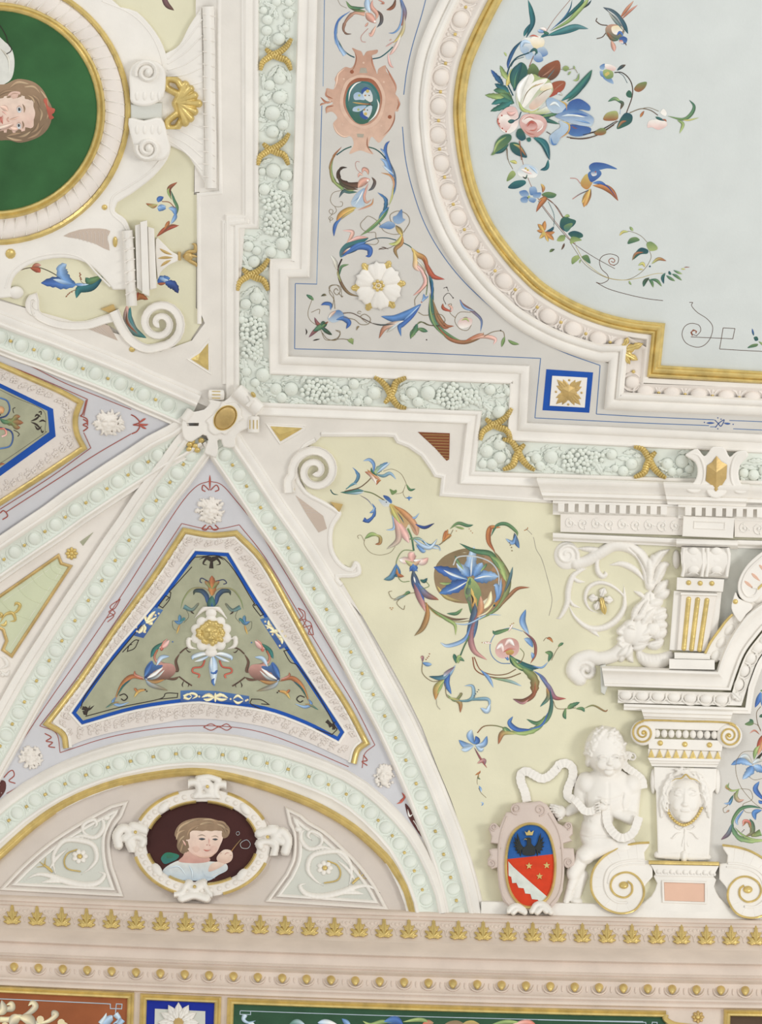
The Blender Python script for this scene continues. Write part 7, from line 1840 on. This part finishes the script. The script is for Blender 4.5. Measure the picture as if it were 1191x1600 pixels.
# ------------------------------------------------------------------ flowers and birds on the pale sky field
E5 = lambda p: T(760, 0, A(p), 5.955)
fb = painting('painted_bouquet', 'painted bouquet of white tulip, pink roses and blue iris on the pale sky field', 840, 175)
strokes(fb, """
stem c rr 4 560,290 640,170 780,0
leaf l Tt 60 370,355 430,220 420,110 390,0
leaf l tT 40 350,340 370,290 410,220
stem l bT 14 590,290 720,170 780,80 800,0
leaf l gl 50 600,290 760,200 850,110 930,20 950,-40
leaf l TG 40 640,250 780,130 890,20 900,-40
leaf l kT 20 900,80 950,40 980,0
leaf l tx 70 560,335 700,290 830,250 950,268
leaf l Tt 24 600,335 760,300 880,265
flower l Cb 40 480,280 500,290 560,300
flower l wp 40 500,260 540,270 560,290
flower l GG 40 530,290 560,310 585,310
flower l tT 30 500,355 540,330 580,330
petal l cC 60 320,460 350,390 420,400
petal F wC 0 330,370 400,350 440,400 420,460 350,440
petal F wv 0 410,360 480,330 540,370 530,430 460,450 420,410
petal F Cb 0 480,450 540,440 575,500 520,530 480,490
petal F Cb 0 450,500 500,490 530,560 480,580 440,550
petal F cC 0 370,500 420,480 440,530 390,555 365,530
petal F Cc 0 315,450 370,430 400,470 350,500
petal l Ri 14 400,340 440,330 490,345
petal l TG 34 400,490 450,460 480,500
petal l GT 20 440,460 470,480 450,520
stem c TT 12 400,490 280,540 210,640 195,760 250,890
leaf l TB 40 330,380 260,460 210,570 200,640
stem c TT 5 350,530 270,560 230,620
stem c rr 6 440,520 400,620
leaf l ll 20 165,485 180,505 190,525
leaf s lg 60 200,740 160,680 130,610
leaf s yl 60 190,800 220,720 240,640
leaf s TB 60 160,790 100,720 45,650
leaf s tT 80 210,860 150,820 80,780
leaf s gG 90 240,920 150,850 70,840
leaf s lg 80 210,940 100,900 -10,885
leaf s Gt 90 260,960 160,930 50,970
leaf s tG 80 240,940 150,990 40,1035
leaf s Gg 60 250,940 180,890 130,870
leaf l GT 120 260,830 270,700 330,580
leaf F GT 0 260,850 240,740 270,630 320,580 370,610 385,680 350,730 300,780
leaf l gt 18 265,820 270,730 300,640
leaf F gD 0 385,660 430,590 480,630 495,690 460,740 400,720
leaf F rK 0 485,700 520,630 600,580 675,565 690,650 650,720 580,750
leaf l nr 12 520,710 590,660 660,590
leaf l xx 8 560,740 600,690 640,640
leaf F rR 0 600,790 660,755 735,760 720,830 650,880 580,900
leaf l rn 10 590,880 650,820 720,770
tulip F lW 0 275,900 300,800 370,740 440,690 500,720 570,730 610,780 620,850 560,930 490,1010 410,1045 340,1030 290,980
tulip l wW 90 310,950 320,820 400,690
tulip F wW 0 400,700 430,690 445,740 390,820 330,920 310,960 300,880 350,780
tulip F ww 0 330,960 380,830 450,760 560,730 560,760 480,840 400,950 350,1000
tulip F WN 0 400,980 470,900 560,830 610,840 560,920 480,1000 420,1020
tulip F wv 0 500,840 530,790 600,770 615,820 560,840
tulip l ln 14 400,830 450,800 540,770
tulip l ll 40 300,940 340,1020 420,1040
tulip l yl 14 340,1040 440,1040 500,1000
tulip l ee 8 330,980 380,860 470,780
tulip l ee 7 480,900 540,850 610,820
petal F wl 0 400,1050 500,1020 570,990 600,1030 540,1060 450,1065
leaf l GT 60 380,1060 520,1090 640,1060
leaf l TG 50 400,1060 540,1110 680,1155
leaf l gG 40 500,1090 600,1070 660,1060
rose F pw 0 110,1080 190,1000 270,1000 300,1080 290,1180 220,1240 150,1220 110,1150
rose F wp 0 130,1090 200,1070 240,1140 190,1220 130,1180
rose l Pp 50 190,1040 230,1060 280,1040
rose l RP 16 110,1090 110,1140 140,1200
rose D R 16 110,1110 120,1150 150,1195 185,1225 145,1075
rose l GT 46 200,1130 230,1130 270,1120
rose c TT 9 250,1130 300,1100 325,1040
rose F pP 0 310,1130 350,1070 430,1060 520,1080 565,1140 540,1220 460,1280 390,1260 330,1200
rose F wp 0 330,1120 390,1080 440,1110 500,1120 540,1160 500,1200 420,1170 360,1150
rose F Rp 0 370,1160 420,1120 470,1150 470,1200 410,1210 375,1190
rose l RR 14 380,1180 410,1140 450,1150
rose l RP 14 400,1210 450,1210 480,1170
rose l PR 10 340,1120 390,1090 450,1100
rose l PR 10 350,1200 390,1240 450,1250
rose l wp 20 470,1230 520,1190 530,1140
iris F cC 0 560,930 610,910 680,940 740,970 750,1020 690,1050 620,1050 570,1000
iris l yo 16 680,935 740,970 750,1030
iris l WC 40 590,980 640,960 690,1000
iris F Bb 0 750,990 790,940 870,920 960,980 960,1030 890,1020 820,1030 700,1060
iris F bC 0 640,1080 740,1030 840,1020 930,1050 1000,1100 980,1170 900,1170 800,1150 720,1120
iris F Bb 0 780,1160 880,1170 970,1190 960,1240 870,1270 790,1260 760,1220
iris l CW 30 700,1080 800,1070 920,1090
iris l bB 24 760,1060 860,1060 950,1080
iris l cb 24 800,1110 900,1130 970,1150
iris F Cc 0 680,1130 740,1130 770,1190 740,1240 690,1290 650,1350 600,1340 590,1270 640,1220 690,1180
iris l yo 16 700,1125 770,1160 760,1230 680,1290
iris l bb 20 600,1280 620,1340 660,1340
iris l rr 8 790,1170 820,1190 850,1195
leaf l tG 80 700,940 830,850 930,740 985,650
leaf l GT 40 750,950 860,850 970,700
leaf l Cs 30 660,880 680,870 710,890
stem c KK 9 750,1275 870,1290 1000,1270 1100,1220 1191,1160
stem c kK 7 560,1225 600,1250
stem c kk 6 900,1255 1010,1230 1110,1190 1190,1140
bud F gr 0 1005,1240 1060,1195 1110,1200 1110,1240 1060,1260
leaf F Gg 0 70,1400 90,1320 150,1260 220,1250 235,1290 200,1340 140,1390 90,1430 45,1445
leaf l lg 30 70,1420 110,1330 190,1270
leaf l TG 40 80,1430 150,1400 210,1340
leaf F GT 0 225,1330 290,1330 340,1380 380,1465 300,1450 250,1420 225,1380
leaf l lr 30 250,1340 310,1370 370,1450
leaf F GT 0 290,1210 330,1200 370,1280 330,1310 280,1270
leaf F Gt 0 375,1290 410,1280 415,1310 390,1320
leaf l tT 80 440,1280 540,1340 590,1489
leaf l tx 30 450,1270 540,1360 590,1480
stem c rr 8 310,1310 320,1400 330,1489
stem c Ke 6 190,1380 195,1450 205,1489
sprig c ee 4 690,645 760,650 820,640 850,680
sprig F lg 0 715,630 745,612 772,635 745,662 722,655
sprig l gl 18 760,700 775,680 790,665
sprig l lg 24 810,750 850,740 865,680
sprig l gl 14 815,610 820,630 828,645""", E5, 1.62, 1.0/5.955)
U6 = lambda p: T(600, 0, A(p)); U8 = lambda p: T(891, 0, A(p))
strokes(fb, """
leaf l tT 30 1020,990 1010,1040 970,1055
stem c rr 3 840,880 860,1000 900,1120 950,1220 1020,1320 1160,1490 1191,1510
stem c ee 3.5 765,920 770,990 800,1050
leaf l ly 26 780,1000 810,1005 825,1015
leaf F lg 0 762,1125 775,1080 800,1058 818,1080 800,1105
flower F Cw 0 830,1060 870,1020 930,1030 960,1060 940,1100 880,1100 840,1090
flower l wp 26 850,1050 880,1060 920,1080
flower l cC 20 900,1030 930,1050 955,1080
flower l kG 12 860,1095 880,1105 890,1080
flower D y 14 880,1045 893,1055
leaf F tT 0 770,1162 810,1125 870,1118 880,1140 840,1165 800,1172
petal F bc 0 840,1190 880,1180 900,1210 860,1220
petal F cb 0 905,1165 940,1160 950,1200 910,1210
petal F bc 0 930,1200 975,1195 965,1225 930,1225
petal F cb 0 905,1225 945,1235 930,1258 900,1245
petal F bc 0 850,1230 890,1220 890,1255 855,1255
flower D l 16 900,1222
flower D k 8 893,1228
leaf l yr 24 975,1140 990,1165 985,1195
leaf F gG 0 980,1205 1020,1190 1070,1205 1050,1228 1000,1225
leaf l ro 34 945,1315 970,1270 1000,1230 960,1240
stem c rr 3 980,1210 1050,1260 1110,1350
stem c KK 3 1000,1225 1070,1280 1115,1350
stem c xx 3 1020,1250 1055,1330 1055,1400
flower l oo 30 1000,1370 995,1400 1000,1430
flower l oy 30 955,1390 975,1410 995,1440
flower l oo 26 950,1430 975,1435 1000,1440
flower l yo 26 965,1480 985,1460 1000,1440
flower l or 30 1060,1440 1030,1445 1000,1440
flower l oo 30 1055,1490 1030,1465 1000,1440
flower l yo 24 1020,1500 1010,1470 1000,1440
flower D y 26 992,1450
flower l TT 20 1010,1435 1040,1425 1055,1405""", U6, 1.62, .26)
G4 = lambda p: T(820, 300, A(p), 4.254)
sg_ = painting('painted_vine', 'painted ivy spray with brown scroll lines along the lower curve of the sky field', 960, 400)
strokes(sg_, """
scroll_line c KK 3.5 90,60 180,180 300,320 440,420 600,510
scroll_line c rr 5 600,488 570,480 560,455 580,440 600,455 590,468 575,460
scroll_line c KK 4 590,490 620,470 620,430 570,412 520,425 498,460 510,510 550,550 555,585 510,608 475,600
scroll_line c KK 4 475,600 560,645 700,685 820,710 920,722
stem c ee 3 300,330 345,400 400,480 500,550 600,582 700,578 790,520 840,440 830,390
stem c yy 3 340,360 400,460 520,555 640,585 760,572 860,545 920,540
stem c ee 3 820,340 770,290 700,262 650,270
leaf F GT 0 240,185 270,160 300,175 340,190 330,220 290,250 265,260 235,230
leaf F gt 0 260,230 290,210 320,210 300,250 275,265
leaf l lg 24 265,165 285,158 300,165
leaf F TG 0 290,275 330,258 380,275 385,300 340,310 310,300
leaf F gl 0 305,345 310,300 345,300 380,320 340,330
leaf F gl 0 215,325 235,290 270,290 260,325
leaf l gD 22 165,400 180,388 200,380
leaf l KK 16 245,385 258,360 265,340
leaf F lg 0 315,480 315,440 350,420 365,440 340,465
leaf F gG 0 380,430 420,420 438,475 400,455
leaf l lg 10 365,475 368,460 372,450
leaf l yl 22 630,290 655,265 690,265
leaf l gl 22 700,230 710,245 722,258
leaf F gG 0 685,345 700,310 740,300 765,320 730,335
leaf F gl 0 810,345 840,330 880,360 878,385 830,390
leaf F TG 0 720,450 740,400 775,370 820,385 815,410 770,415
leaf l er 20 715,455 740,410 790,400
leaf l lr 26 845,478 890,445 942,458
leaf l ly 24 755,488 785,475 800,500
leaf l ly 10 755,518 770,514 790,516
leaf l GD 30 790,630 800,595 828,570
leaf l Gg 24 825,580 845,600 855,635
leaf l Gg 24 838,580 880,590 912,628
leaf l TG 26 925,610 918,570 935,538
leaf l Gg 22 942,555 970,575 1000,592
leaf l Gg 22 980,545 1010,560 1045,588
leaf l Gl 18 990,520 1020,535 1048,545
leaf l TG 20 960,525 965,540 975,550
leaf l ly 10 1040,512 1055,512 1068,515
leaf l rr 5 1060,502 1075,500 1098,500
leaf l lg 12 695,590 700,605 710,618
dot D T 12 833,495""", G4, 1.62, .235)
H4 = lambda p: T(891, 400, A(p))
sl_ = painting('painted_scroll_lines', 'thin brown painted spiral and square scroll lines in the lower right of the sky field', 1110, 515)
strokes(sl_, """
line c KK 3.5 740,288 762,288
line c KK 3.5 762,288 755,310 790,350 850,390 885,440 870,510 830,555 780,565 720,540 695,490 710,440 750,418 800,430 810,465 785,495 760,485 755,470 775,460 785,475
line c rr 6 760,495 750,475 765,458 785,468 780,480
line c KK 3.5 750,502 880,508 1010,514
line c KK 3.5 1010,514 1023,450
line c KK 3.5 1023,450 950,446
line c KK 3.5 950,446 928,577
line c KK 3.5 928,577 1060,585 1191,592 1300,600
bud l BT 14 1130,450 1135,475 1140,495
bud F GT 0 1140,505 1160,500 1168,520 1150,527
leaf F gG 0 1100,570 1130,548 1165,545 1160,560 1130,568
leaf l gl 14 1170,530 1190,545 1210,570""", H4, 1.62, .26)
bv = painting('painted_vine', 'painted rose vine with buds and white blossom right of the iris', 1010, 165)
strokes(bv, """
flower F bc 0 185,410 215,395 210,430 190,430
flower F cb 0 185,440 205,445 215,480 190,470
flower F bc 0 205,480 250,480 270,520 230,505
flower F wp 0 215,400 250,400 285,420 270,440 230,430
flower F lg 0 205,440 230,430 265,445 265,480 230,490 208,470
flower D y 20 235,455 225,462
leaf l TK 24 290,438 320,415 345,402
stem c kK 6 275,450 320,450 360,480 385,530 385,600 350,700
stem c TT 3 300,450 330,470 355,515
leaf F gr 0 400,545 425,518 475,508 465,545 430,570 402,562
leaf F GG 0 348,580 365,560 382,575 380,605 355,600
leaf l Gl 26 235,630 280,612 320,640
leaf l GK 24 290,625 325,640 312,680
stem c cc 3 312,680 310,710
leaf F lr 0 205,740 230,700 290,690 295,740 240,750
leaf F TG 0 310,740 345,700 385,715 380,760 330,790 290,798
leaf l er 20 295,795 320,760 350,750
stem c KK 5 0,858 80,862 150,845 230,800 300,750
stem c KK 4 100,830 200,800 290,750
leaf F gl 0 150,830 180,800 220,800 220,830 180,840
stem c eK 5 370,700 440,675 500,685 545,715
leaf l or 18 435,728 445,710 460,688
stem c ee 3 440,675 490,668 550,690
flower F wp 0 480,790 490,750 540,740 590,745 600,780 550,805 510,790
flower F ww 0 560,700 580,675 600,700 590,720
flower l GT 20 530,725 550,735 590,750
flower l rr 12 570,740 590,745 598,755
leaf l gG 26 605,720 700,740 750,710 770,660 740,620
leaf l yl 12 700,745 740,745 800,730
leaf l gl 24 665,745 700,770 680,828""", U8, 1.62, .26)
bird = painting('painted_bird', 'painted swallow-like bird with red forked tail near the top of the sky field', 965, 40, 'painted bird')
strokes(bird, """
tail l rn 24 310,115 350,60 395,5
tail l rP 18 320,120 370,70 420,30
wing l dT 44 205,45 270,80 330,150 360,210
wing l sT 24 240,80 290,140 340,200
wing_feather l Wd 16 230,60 290,110 340,190
body F nG 0 225,165 270,150 330,170 330,215 290,250 250,240 222,210
breast F vw 0 260,165 310,160 330,185 290,215 262,200
body l rG 30 230,200 260,240 300,250
wing l Bb 20 290,220 310,200 330,225
wing l nP 34 255,250 270,290 275,320
head F Bb 0 305,240 330,225 355,240 345,270 315,270
face F iw 0 305,250 325,250 330,270 308,265
beak l KK 6 330,262 345,272 350,284
leg c KK 6 232,158 190,152 160,130
leg c KK 5 160,130 168,112
leg c KK 5 222,205 200,230 165,240""", U8, 1.62, .26)
bird = painting('painted_bird', 'painted blue and yellow bird with spread wings in the middle of the sky field', 930, 290, 'painted bird')
strokes(bird, """
wing F Bb 0 118,1030 150,1008 210,1012 260,1030 292,1050 230,1045 180,1055 130,1060
body F yo 0 75,1110 100,1080 130,1090 140,1130 110,1175 75,1160 65,1135
neck F bB 0 130,1060 180,1055 195,1080 170,1110 130,1130 110,1085
head F bw 0 130,1070 160,1062 165,1085 140,1092
eye D R 9 158,1066
wing l bB 26 140,1135 190,1135 240,1170
wing l or 46 140,1150 210,1160 260,1190 298,1245
wing l Bu 14 180,1130 240,1165 290,1230
tail l yo 50 125,1170 100,1230 85,1285
tail l oy 20 115,1180 85,1240 75,1260
tail l Ko 12 130,1170 125,1220 100,1280
leg c PP 5 65,1140 40,1110 0,1105
leg c dP 6 115,1180 60,1205 15,1235""", U8, 1.62, .26)
# ------------------------------------------------------------------ the left cove: oval portrait in its cartouche
op = thing('oval_portrait', 'large oval portrait of a curly-haired child on green, cut by the left edge', 'portrait', 40, 175)
X0, Y0 = -8, 173
plate('cartouche_plate', cr(A([(150, -90), (176, 0), (214, 18), (243, 50), (259, 83), (264, 121), (263, 170), (267, 222), (262, 248), (239, 277), (207, 302)]), 3).tolist() + cr(A([(184, 316), (180, 330), (196, 342), (207, 366)]), 3).tolist() + cr(A([(207, 452), (177, 453)]), 2).tolist() + cr(A([(176, 452), (158, 430), (133, 410), (97, 403), (55, 410), (26, 428), (17, 449), (24, 456)]), 3).tolist() + [(20, 464), (0, 466), (-90, 440), (-90, -90)], 9, 'white', op, 2.5, 0, 14)
rib('edge_roll', A([(160, 2), (205, 22), (236, 54), (252, 90), (256, 120)]), 2.4, 1.4, 'white', op, 8.6); rib('edge_roll', A([(258, 222), (252, 246), (232, 270), (200, 292), (176, 308), (174, 332), (192, 350), (200, 366)]), 3, 1.6, 'white', op, 8.6)
rib('edge_roll', A([(172, 448), (152, 428), (128, 404), (95, 396), (52, 403), (20, 422), (8, 450)]), 3, 1.6, 'white', op, 8.6); dome('scroll_end', 25, 457, 12, 10, 8, 'white', op, h0=4, rings=5, seg=20)
ring('outer_gilding', 208, 206, [(4.5, 8), (4, 12), (0, 15), (-4, 12), (-4.5, 8)], 'gold', op, X0, Y0)
ring('fluted_ring', 188, 185, [(16, 9), (14, 12), (6, 14), (-6, 12), (-14, 9), (-17, 9)], 'eggpink', op, X0, Y0)
for k in range(64):
    a = 2 * PI * k / 64
    if math.cos(a) < -.2: continue
    p0 = (X0 + 174 * math.cos(a), Y0 + 171 * math.sin(a)); p1 = (X0 + 203 * math.cos(a + .05), Y0 + 200 * math.sin(a + .05)); rib('flute_ridge', A([p0, ((p0[0] + p1[0]) / 2, (p0[1] + p1[1]) / 2), p1]), 2.2, 3.4, 'white', op, 10.8, kind='c', n=3)
ring('inner_gilding', 166, 163, [(7, 9), (6, 15), (3, 17), (.5, 13.5), (-2, 15), (-5, 13.5), (-6, 12), (-7, 9)], 'gold', op, X0, Y0)
fill('painted_ground', ell(X0, Y0, 163, 160, 60), 4.2 + 6, 'portgreen', op, step=24)
N0 = lambda p: T(0, 0, A(p))
strokes(op, """
drapery F WW 0 -40,230 30,260 75,310 90,390 75,480 30,520 -40,540
drapery l sW 20 0,300 50,360 60,460
hair F hH 0 -40,560 40,520 110,490 200,505 260,550 300,620 325,680 315,760 280,820 220,860 130,885 60,870 -40,840
face F fE 0 -40,630 20,600 90,588 160,600 215,640 235,700 225,770 170,805 100,822 20,822 -40,815
ear F EF 0 45,598 75,568 125,572 112,602 75,615
ear l FS 8 60,595 85,580 115,582
forehead F fE 0 165,640 200,655 218,700 205,750 175,770 160,710
cheek l EF 40 0,660 30,670 50,690
cheek l EF 36 60,790 90,800 120,795
cheek l PE 14 10,690 30,700 45,715
hair_curl l hA 26 60,545 110,512 180,520
hair_curl l Ah 22 150,540 210,540 250,580
hair_curl l hH 26 200,590 235,620 250,670
hair_curl l HA 22 235,660 258,700 250,750
hair_curl l Ah 22 275,640 300,690 290,740
hair_curl l hH 24 240,760 225,800 185,830
hair_curl l AH 22 190,815 150,840 100,850
hair_curl l Hh 24 275,770 230,830 170,860
hair_curl l hA 20 140,870 90,865 40,850
hair_curl l Hh 24 30,850 80,835 130,825
hair_curl l Hh 22 -20,600 30,570 90,560
hair_curl l hA 18 170,590 200,610 215,640
hair_curl l Ah 20 250,560 285,610 300,660
eye F Sz 0 102,672 118,655 134,668 134,690 116,700
eye F wz 0 108,674 120,662 130,674 126,690 114,694
eye F dk 0 112,670 124,668 127,684 115,688
eye F Sz 0 102,775 116,757 130,768 130,792 114,800
eye F wz 0 107,775 117,764 126,775 122,788 112,792
eye F dk 0 110,772 120,768 124,782 113,788
brow l Hh 9 140,645 152,670 150,700
brow l Hh 9 138,750 146,775 140,800
nose l ES 14 125,722 90,735 58,742
nose l SP 9 52,725 46,742 56,760
nostril D S 7 52,732 54,752
lips l PR 16 18,715 10,742 16,770
lips l RP 10 6,722 0,742 4,765
finger l fE 26 -40,800 20,788 85,765
finger l ES 8 -20,815 40,800 88,772
bow F iR 0 270,620 290,610 300,660 340,675 335,700 320,710 335,730 310,740 295,700 285,660
crack c kk 5 -20,130 20,190 40,230 50,270 70,300 65,320 40,335""", N0, 10.5, .26)
def console(pts, sp, label, up_):
    plate('console', cr(A(pts), 3, True), 24, 'white', op, 4, 4, 6)
    rib('console_spiral', spiral(*sp, 19, 1.6, PI * (.9 if up_ else 1.1), 5, 16, 1 if up_ else -1), 9, 8, 'white', op, 22, n=1); dome('console_eye', sp[0] + 2, sp[1], 6, 8, 12, 'white', op, h0=22)
console([(203, 140), (202, 112), (212, 98), (230, 93), (250, 99), (259, 116), (256, 150), (240, 163), (222, 166), (205, 160)], (230, 113), '', True)
console([(201, 185), (225, 188), (252, 184), (262, 212), (266, 235), (255, 250), (235, 250), (214, 243), (206, 220)], (231, 232), '', False)
for y in (150, 203):
    for x in (214, 226, 238, 249): dome('console_bead', x, y, 3.4, 8, 3, 'white', op, h0=23, rings=3, seg=10)
plate('console_tie', A([(204, 163), (254, 160), (254, 188), (204, 186)]), 14, 'bluegrey', op, 3, 4)
bead(163.5, 324, 4.6, op, 8.6, 'gold_stud'); bead(16.5, 396.5, 8.6, op, 8, 'gold_stud', hh=6); dome('gold_stud', 180, 378, 3.8, 8.6, 4, 'gold', op, h0=8.6, pw=.3)
L7 = lambda p: T(0, 330, A(p), 3.609)
wdg = fill('mauve_wedge', cr(L7([(358, 140), (450, 104), (560, 97), (622, 112), (604, 150), (618, 222), (540, 185), (440, 155)]), 2, True), 9.5, 'taupe', op, step=16)
for k in range(10): x = 400 + k * 22; rib('wedge_hatching', L7([(x, 112 + max(0, 4 - k) * 5), (x + 8, 140), (x + 4, 150 + k * 6)]), .9, .4, 'rose', op, 9.6, n=2)
# shell fan, column roll and gilded acanthus at the right of the cartouche
fan = thing('shell_fan', 'white fluted fan spreading from the oval portrait to a twisted rod with a gilded acanthus', 'ornament', 300, 160)
plate('fan_plate', cr(A([(258, 84), (280, 70), (296, 40), (315, 12)]), 4).tolist() + cr(A([(322, 290), (306, 262), (290, 240), (262, 226)]), 4).tolist(), 9, 'white', fan, 2.5, 0, 14)
for k, (y0, y1) in enumerate(((92, 30), (100, 55), (110, 82), (120, 105), (133, 128), (190, 200), (200, 225), (210, 246), (218, 266))): rib('fan_rib', A([(262, y0), (290, (y0 + y1) / 2 + (4 if k < 5 else -4)), (316, y1)]), 3, 2, 'white', fan, 8, n=4)
sw = A([(325, 10), (327, 75), (327, 140), (329, 220), (329, 294)]); rib('twisted_rod', sw, 19, 11, 'white', fan, 6, kind='c')
for k in range(14): y = 22 + k * 19.5; rib('rod_twist', A([(317, y), (326, y + 1.5), (336, y + 4 + k * .3)]), 2, 1.6, 'pinkwhite', fan, 15.5 if 0 else 14.5, n=3)
ga_ = thing('gilded_acanthus', 'gilded acanthus shell between the white scroll consoles and the twisted rod', 'ornament', 285, 161)
s = HF(252, 120, 318, 202, 1.0); s.dome(286, 162, 15, 20, 12, 9, 0, 3); s.path([(276, 178), (262, 190), (264, 200), (276, 199), (282, 190)], 6, 11, 'c', 1, 9); s.path([(276, 146), (260, 136), (262, 124), (276, 126), (282, 134)], 6, 11, 'c', 1, 9)
for k in range(7):
    a = -1.25 + k * .417; L_ = 27 + 3 * math.cos(k * 2.1); s.cap((276, 162), (280 + L_ * math.cos(a), 162 + 31 * math.sin(a)), 8, 7, 15, 10, .6, 9); s.cut([(276, 162), (280 + (L_ + 4) * math.cos(a + .21), 162 + 34 * math.sin(a + .21))], 1.2, 4)
s.H = np.where(s.H > 8.5, s.H, -3); s.smooth(1); V, F = s.VF(lowest=5); mk('acanthus', V, F, 'gold', ga_, sharp=0)
lc_ = thing('left_colonnette', 'white twisted colonnette beside stepped mouldings under the oval portrait', 'column', 222, 410)
rib('twisted_shaft', A([(199, 360), (202, 400), (204, 440), (206, 478)]), 17, 12, 'white', lc_, 9, kind='c')
for k in range(6): y = 372 + k * 17; rib('shaft_twist', A([(193 + k * .6, y + 4), (201 + k * .6, y), (210 + k * .6, y - 1)]), 2, 1.4, 'pinkwhite', lc_, 20, n=3)
for pts, z in (([(211, 352), (219, 350), (222, 456), (214, 450)], 18), ([(219, 347), (230, 344), (234, 464), (222, 458)], 24), ([(231, 354), (241, 357), (245, 450), (234, 453)], 18)): plate('moulding_step', A(pts), z, 'white', lc_, 1.5)
plate('collar', cr(L7([(878, 160), (920, 180), (965, 225), (1005, 248), (1005, 278), (950, 305), (905, 345), (888, 375)]), 3, True), 8, 'white', lc_, 1.5)
for p in ([(900, 210), (930, 230), (972, 246)], [(890, 266), (930, 262), (975, 262)], [(905, 312), (935, 290), (965, 275)]): rib('gold_stroke', L7(p), 4.4, 2, 'golddull', lc_, 8, kind='l')
fg = thing('gilded_lily', 'small gilded lily finial on the flange beside the colonnette', 'ornament', 297, 401)
plate('collar', L7([(1003, 228), (1020, 230), (1020, 278), (1004, 276)]), 9, 'golddull', fg, 1.2, 0, 8)
for p in ([(1030, 255), (1060, 230), (1100, 225), (1100, 190), (1080, 185)], [(1030, 258), (1070, 280), (1105, 300), (1105, 315)], [(1030, 255), (1070, 250), (1120, 258)]): rib('lily_petal', L7(p), 6.4, 4.5, 'golddull', fg, 4, kind='l')
dome('lily_heart', *L7([(1062, 256)])[0], 7.5, 7, 5, 'golddull', fg, h0=5)
pl2 = painting('painted_sprig', 'painted blue leaf sprig with red buds inside the hooked scroll under the portrait', 105, 440)
strokes(pl2, """
stem c KD 5 105,335 160,320 220,318 290,345 370,395
bud l rR 40 170,320 210,330 228,345
bud l rP 30 180,315 205,305 232,305
leaf s bB 90 430,415 330,400 232,405
leaf s bc 80 410,410 360,370 350,320 375,298
leaf l Cb 40 300,385 360,400 420,415
leaf l bC 30 420,410 460,418 500,412
leaf l tT 60 430,490 450,440 520,425 582,372
leaf l Gg 50 482,375 510,395 582,365
stem c ee 4 370,485 400,455 450,435
dots D r 8 375,480 383,470 392,462 405,455 450,350 455,358 450,366 455,376 458,384
stem c ee 3 450,345 455,390 475,412""", L7, 1.12, .277)
pl3 = painting('painted_sprig', 'painted brown and teal curved leaf beside the lower left spiral scroll', 208, 490)
strokes(pl3, """
leaf l Pt 70 715,530 720,600 750,670 825,715
leaf l tx 36 735,540 730,600 760,660
leaf l Kr 20 715,560 720,630 780,695
leaf s or 50 765,500 790,480 835,498
leaf l rR 26 745,530 770,490 780,455""", L7, 1.12, .277)
pl4 = painting('painted_sprig', 'painted blue leaf peeping from behind the stepped mouldings of the colonnette', 262, 445)
strokes(pl4, "leaf s Bb 60 890,405 920,385 960,378\nleaf l bC 40 895,375 920,385 950,390\nleaf s Bu 60 930,400 980,420 1005,462\nleaf l rr 20 888,408 910,410 935,405", L7, 1.12, .277)
pl5 = painting('painted_sprig', 'painted sprig with blue bells and red tips on the yellow flank below the fan', 258, 318)
strokes(pl5, """
stem l gG 22 1060,1390 1100,1300 1080,1240 1060,1180
leaf l Kr 30 1060,1230 1050,1170 1100,1130
leaf l gl 20 1065,1240 1045,1190 1050,1165
leaf l bc 40 1090,1340 1080,1300 1045,1290
leaf l cb 30 1060,1390 1085,1350 1090,1320
stem c rr 5 1085,1290 1050,1255 1005,1250
bell l bc 50 985,1310 1000,1290 1030,1280
bell l cb 40 975,1290 1000,1290 1030,1295
bell l bB 40 980,1255 990,1235 1015,1222
leaf l rl 26 905,1262 940,1275 980,1270
leaf l lr 18 920,1275 950,1285 975,1275
leaf l rR 34 972,1468 1030,1420 1110,1398
leaf l or 26 1020,1420 1040,1390 1050,1370
leaf l Kr 16 1010,1440 1060,1400 1110,1400""", N0, 1.12, .26)
pl6 = painting('painted_sprig', 'tip of a painted brown leaf at the top edge left of the twisted rod', 265, 6)
strokes(pl6, "leaf l qK 40 1000,-80 1030,20 1080,65", N0, 1.12, .26)
tri('tiny sage wedge on the flange above the boss beside the ribs', [(300, 520), (302, 519), (303, 522)], 'golddull', 5.6) if 0 else None
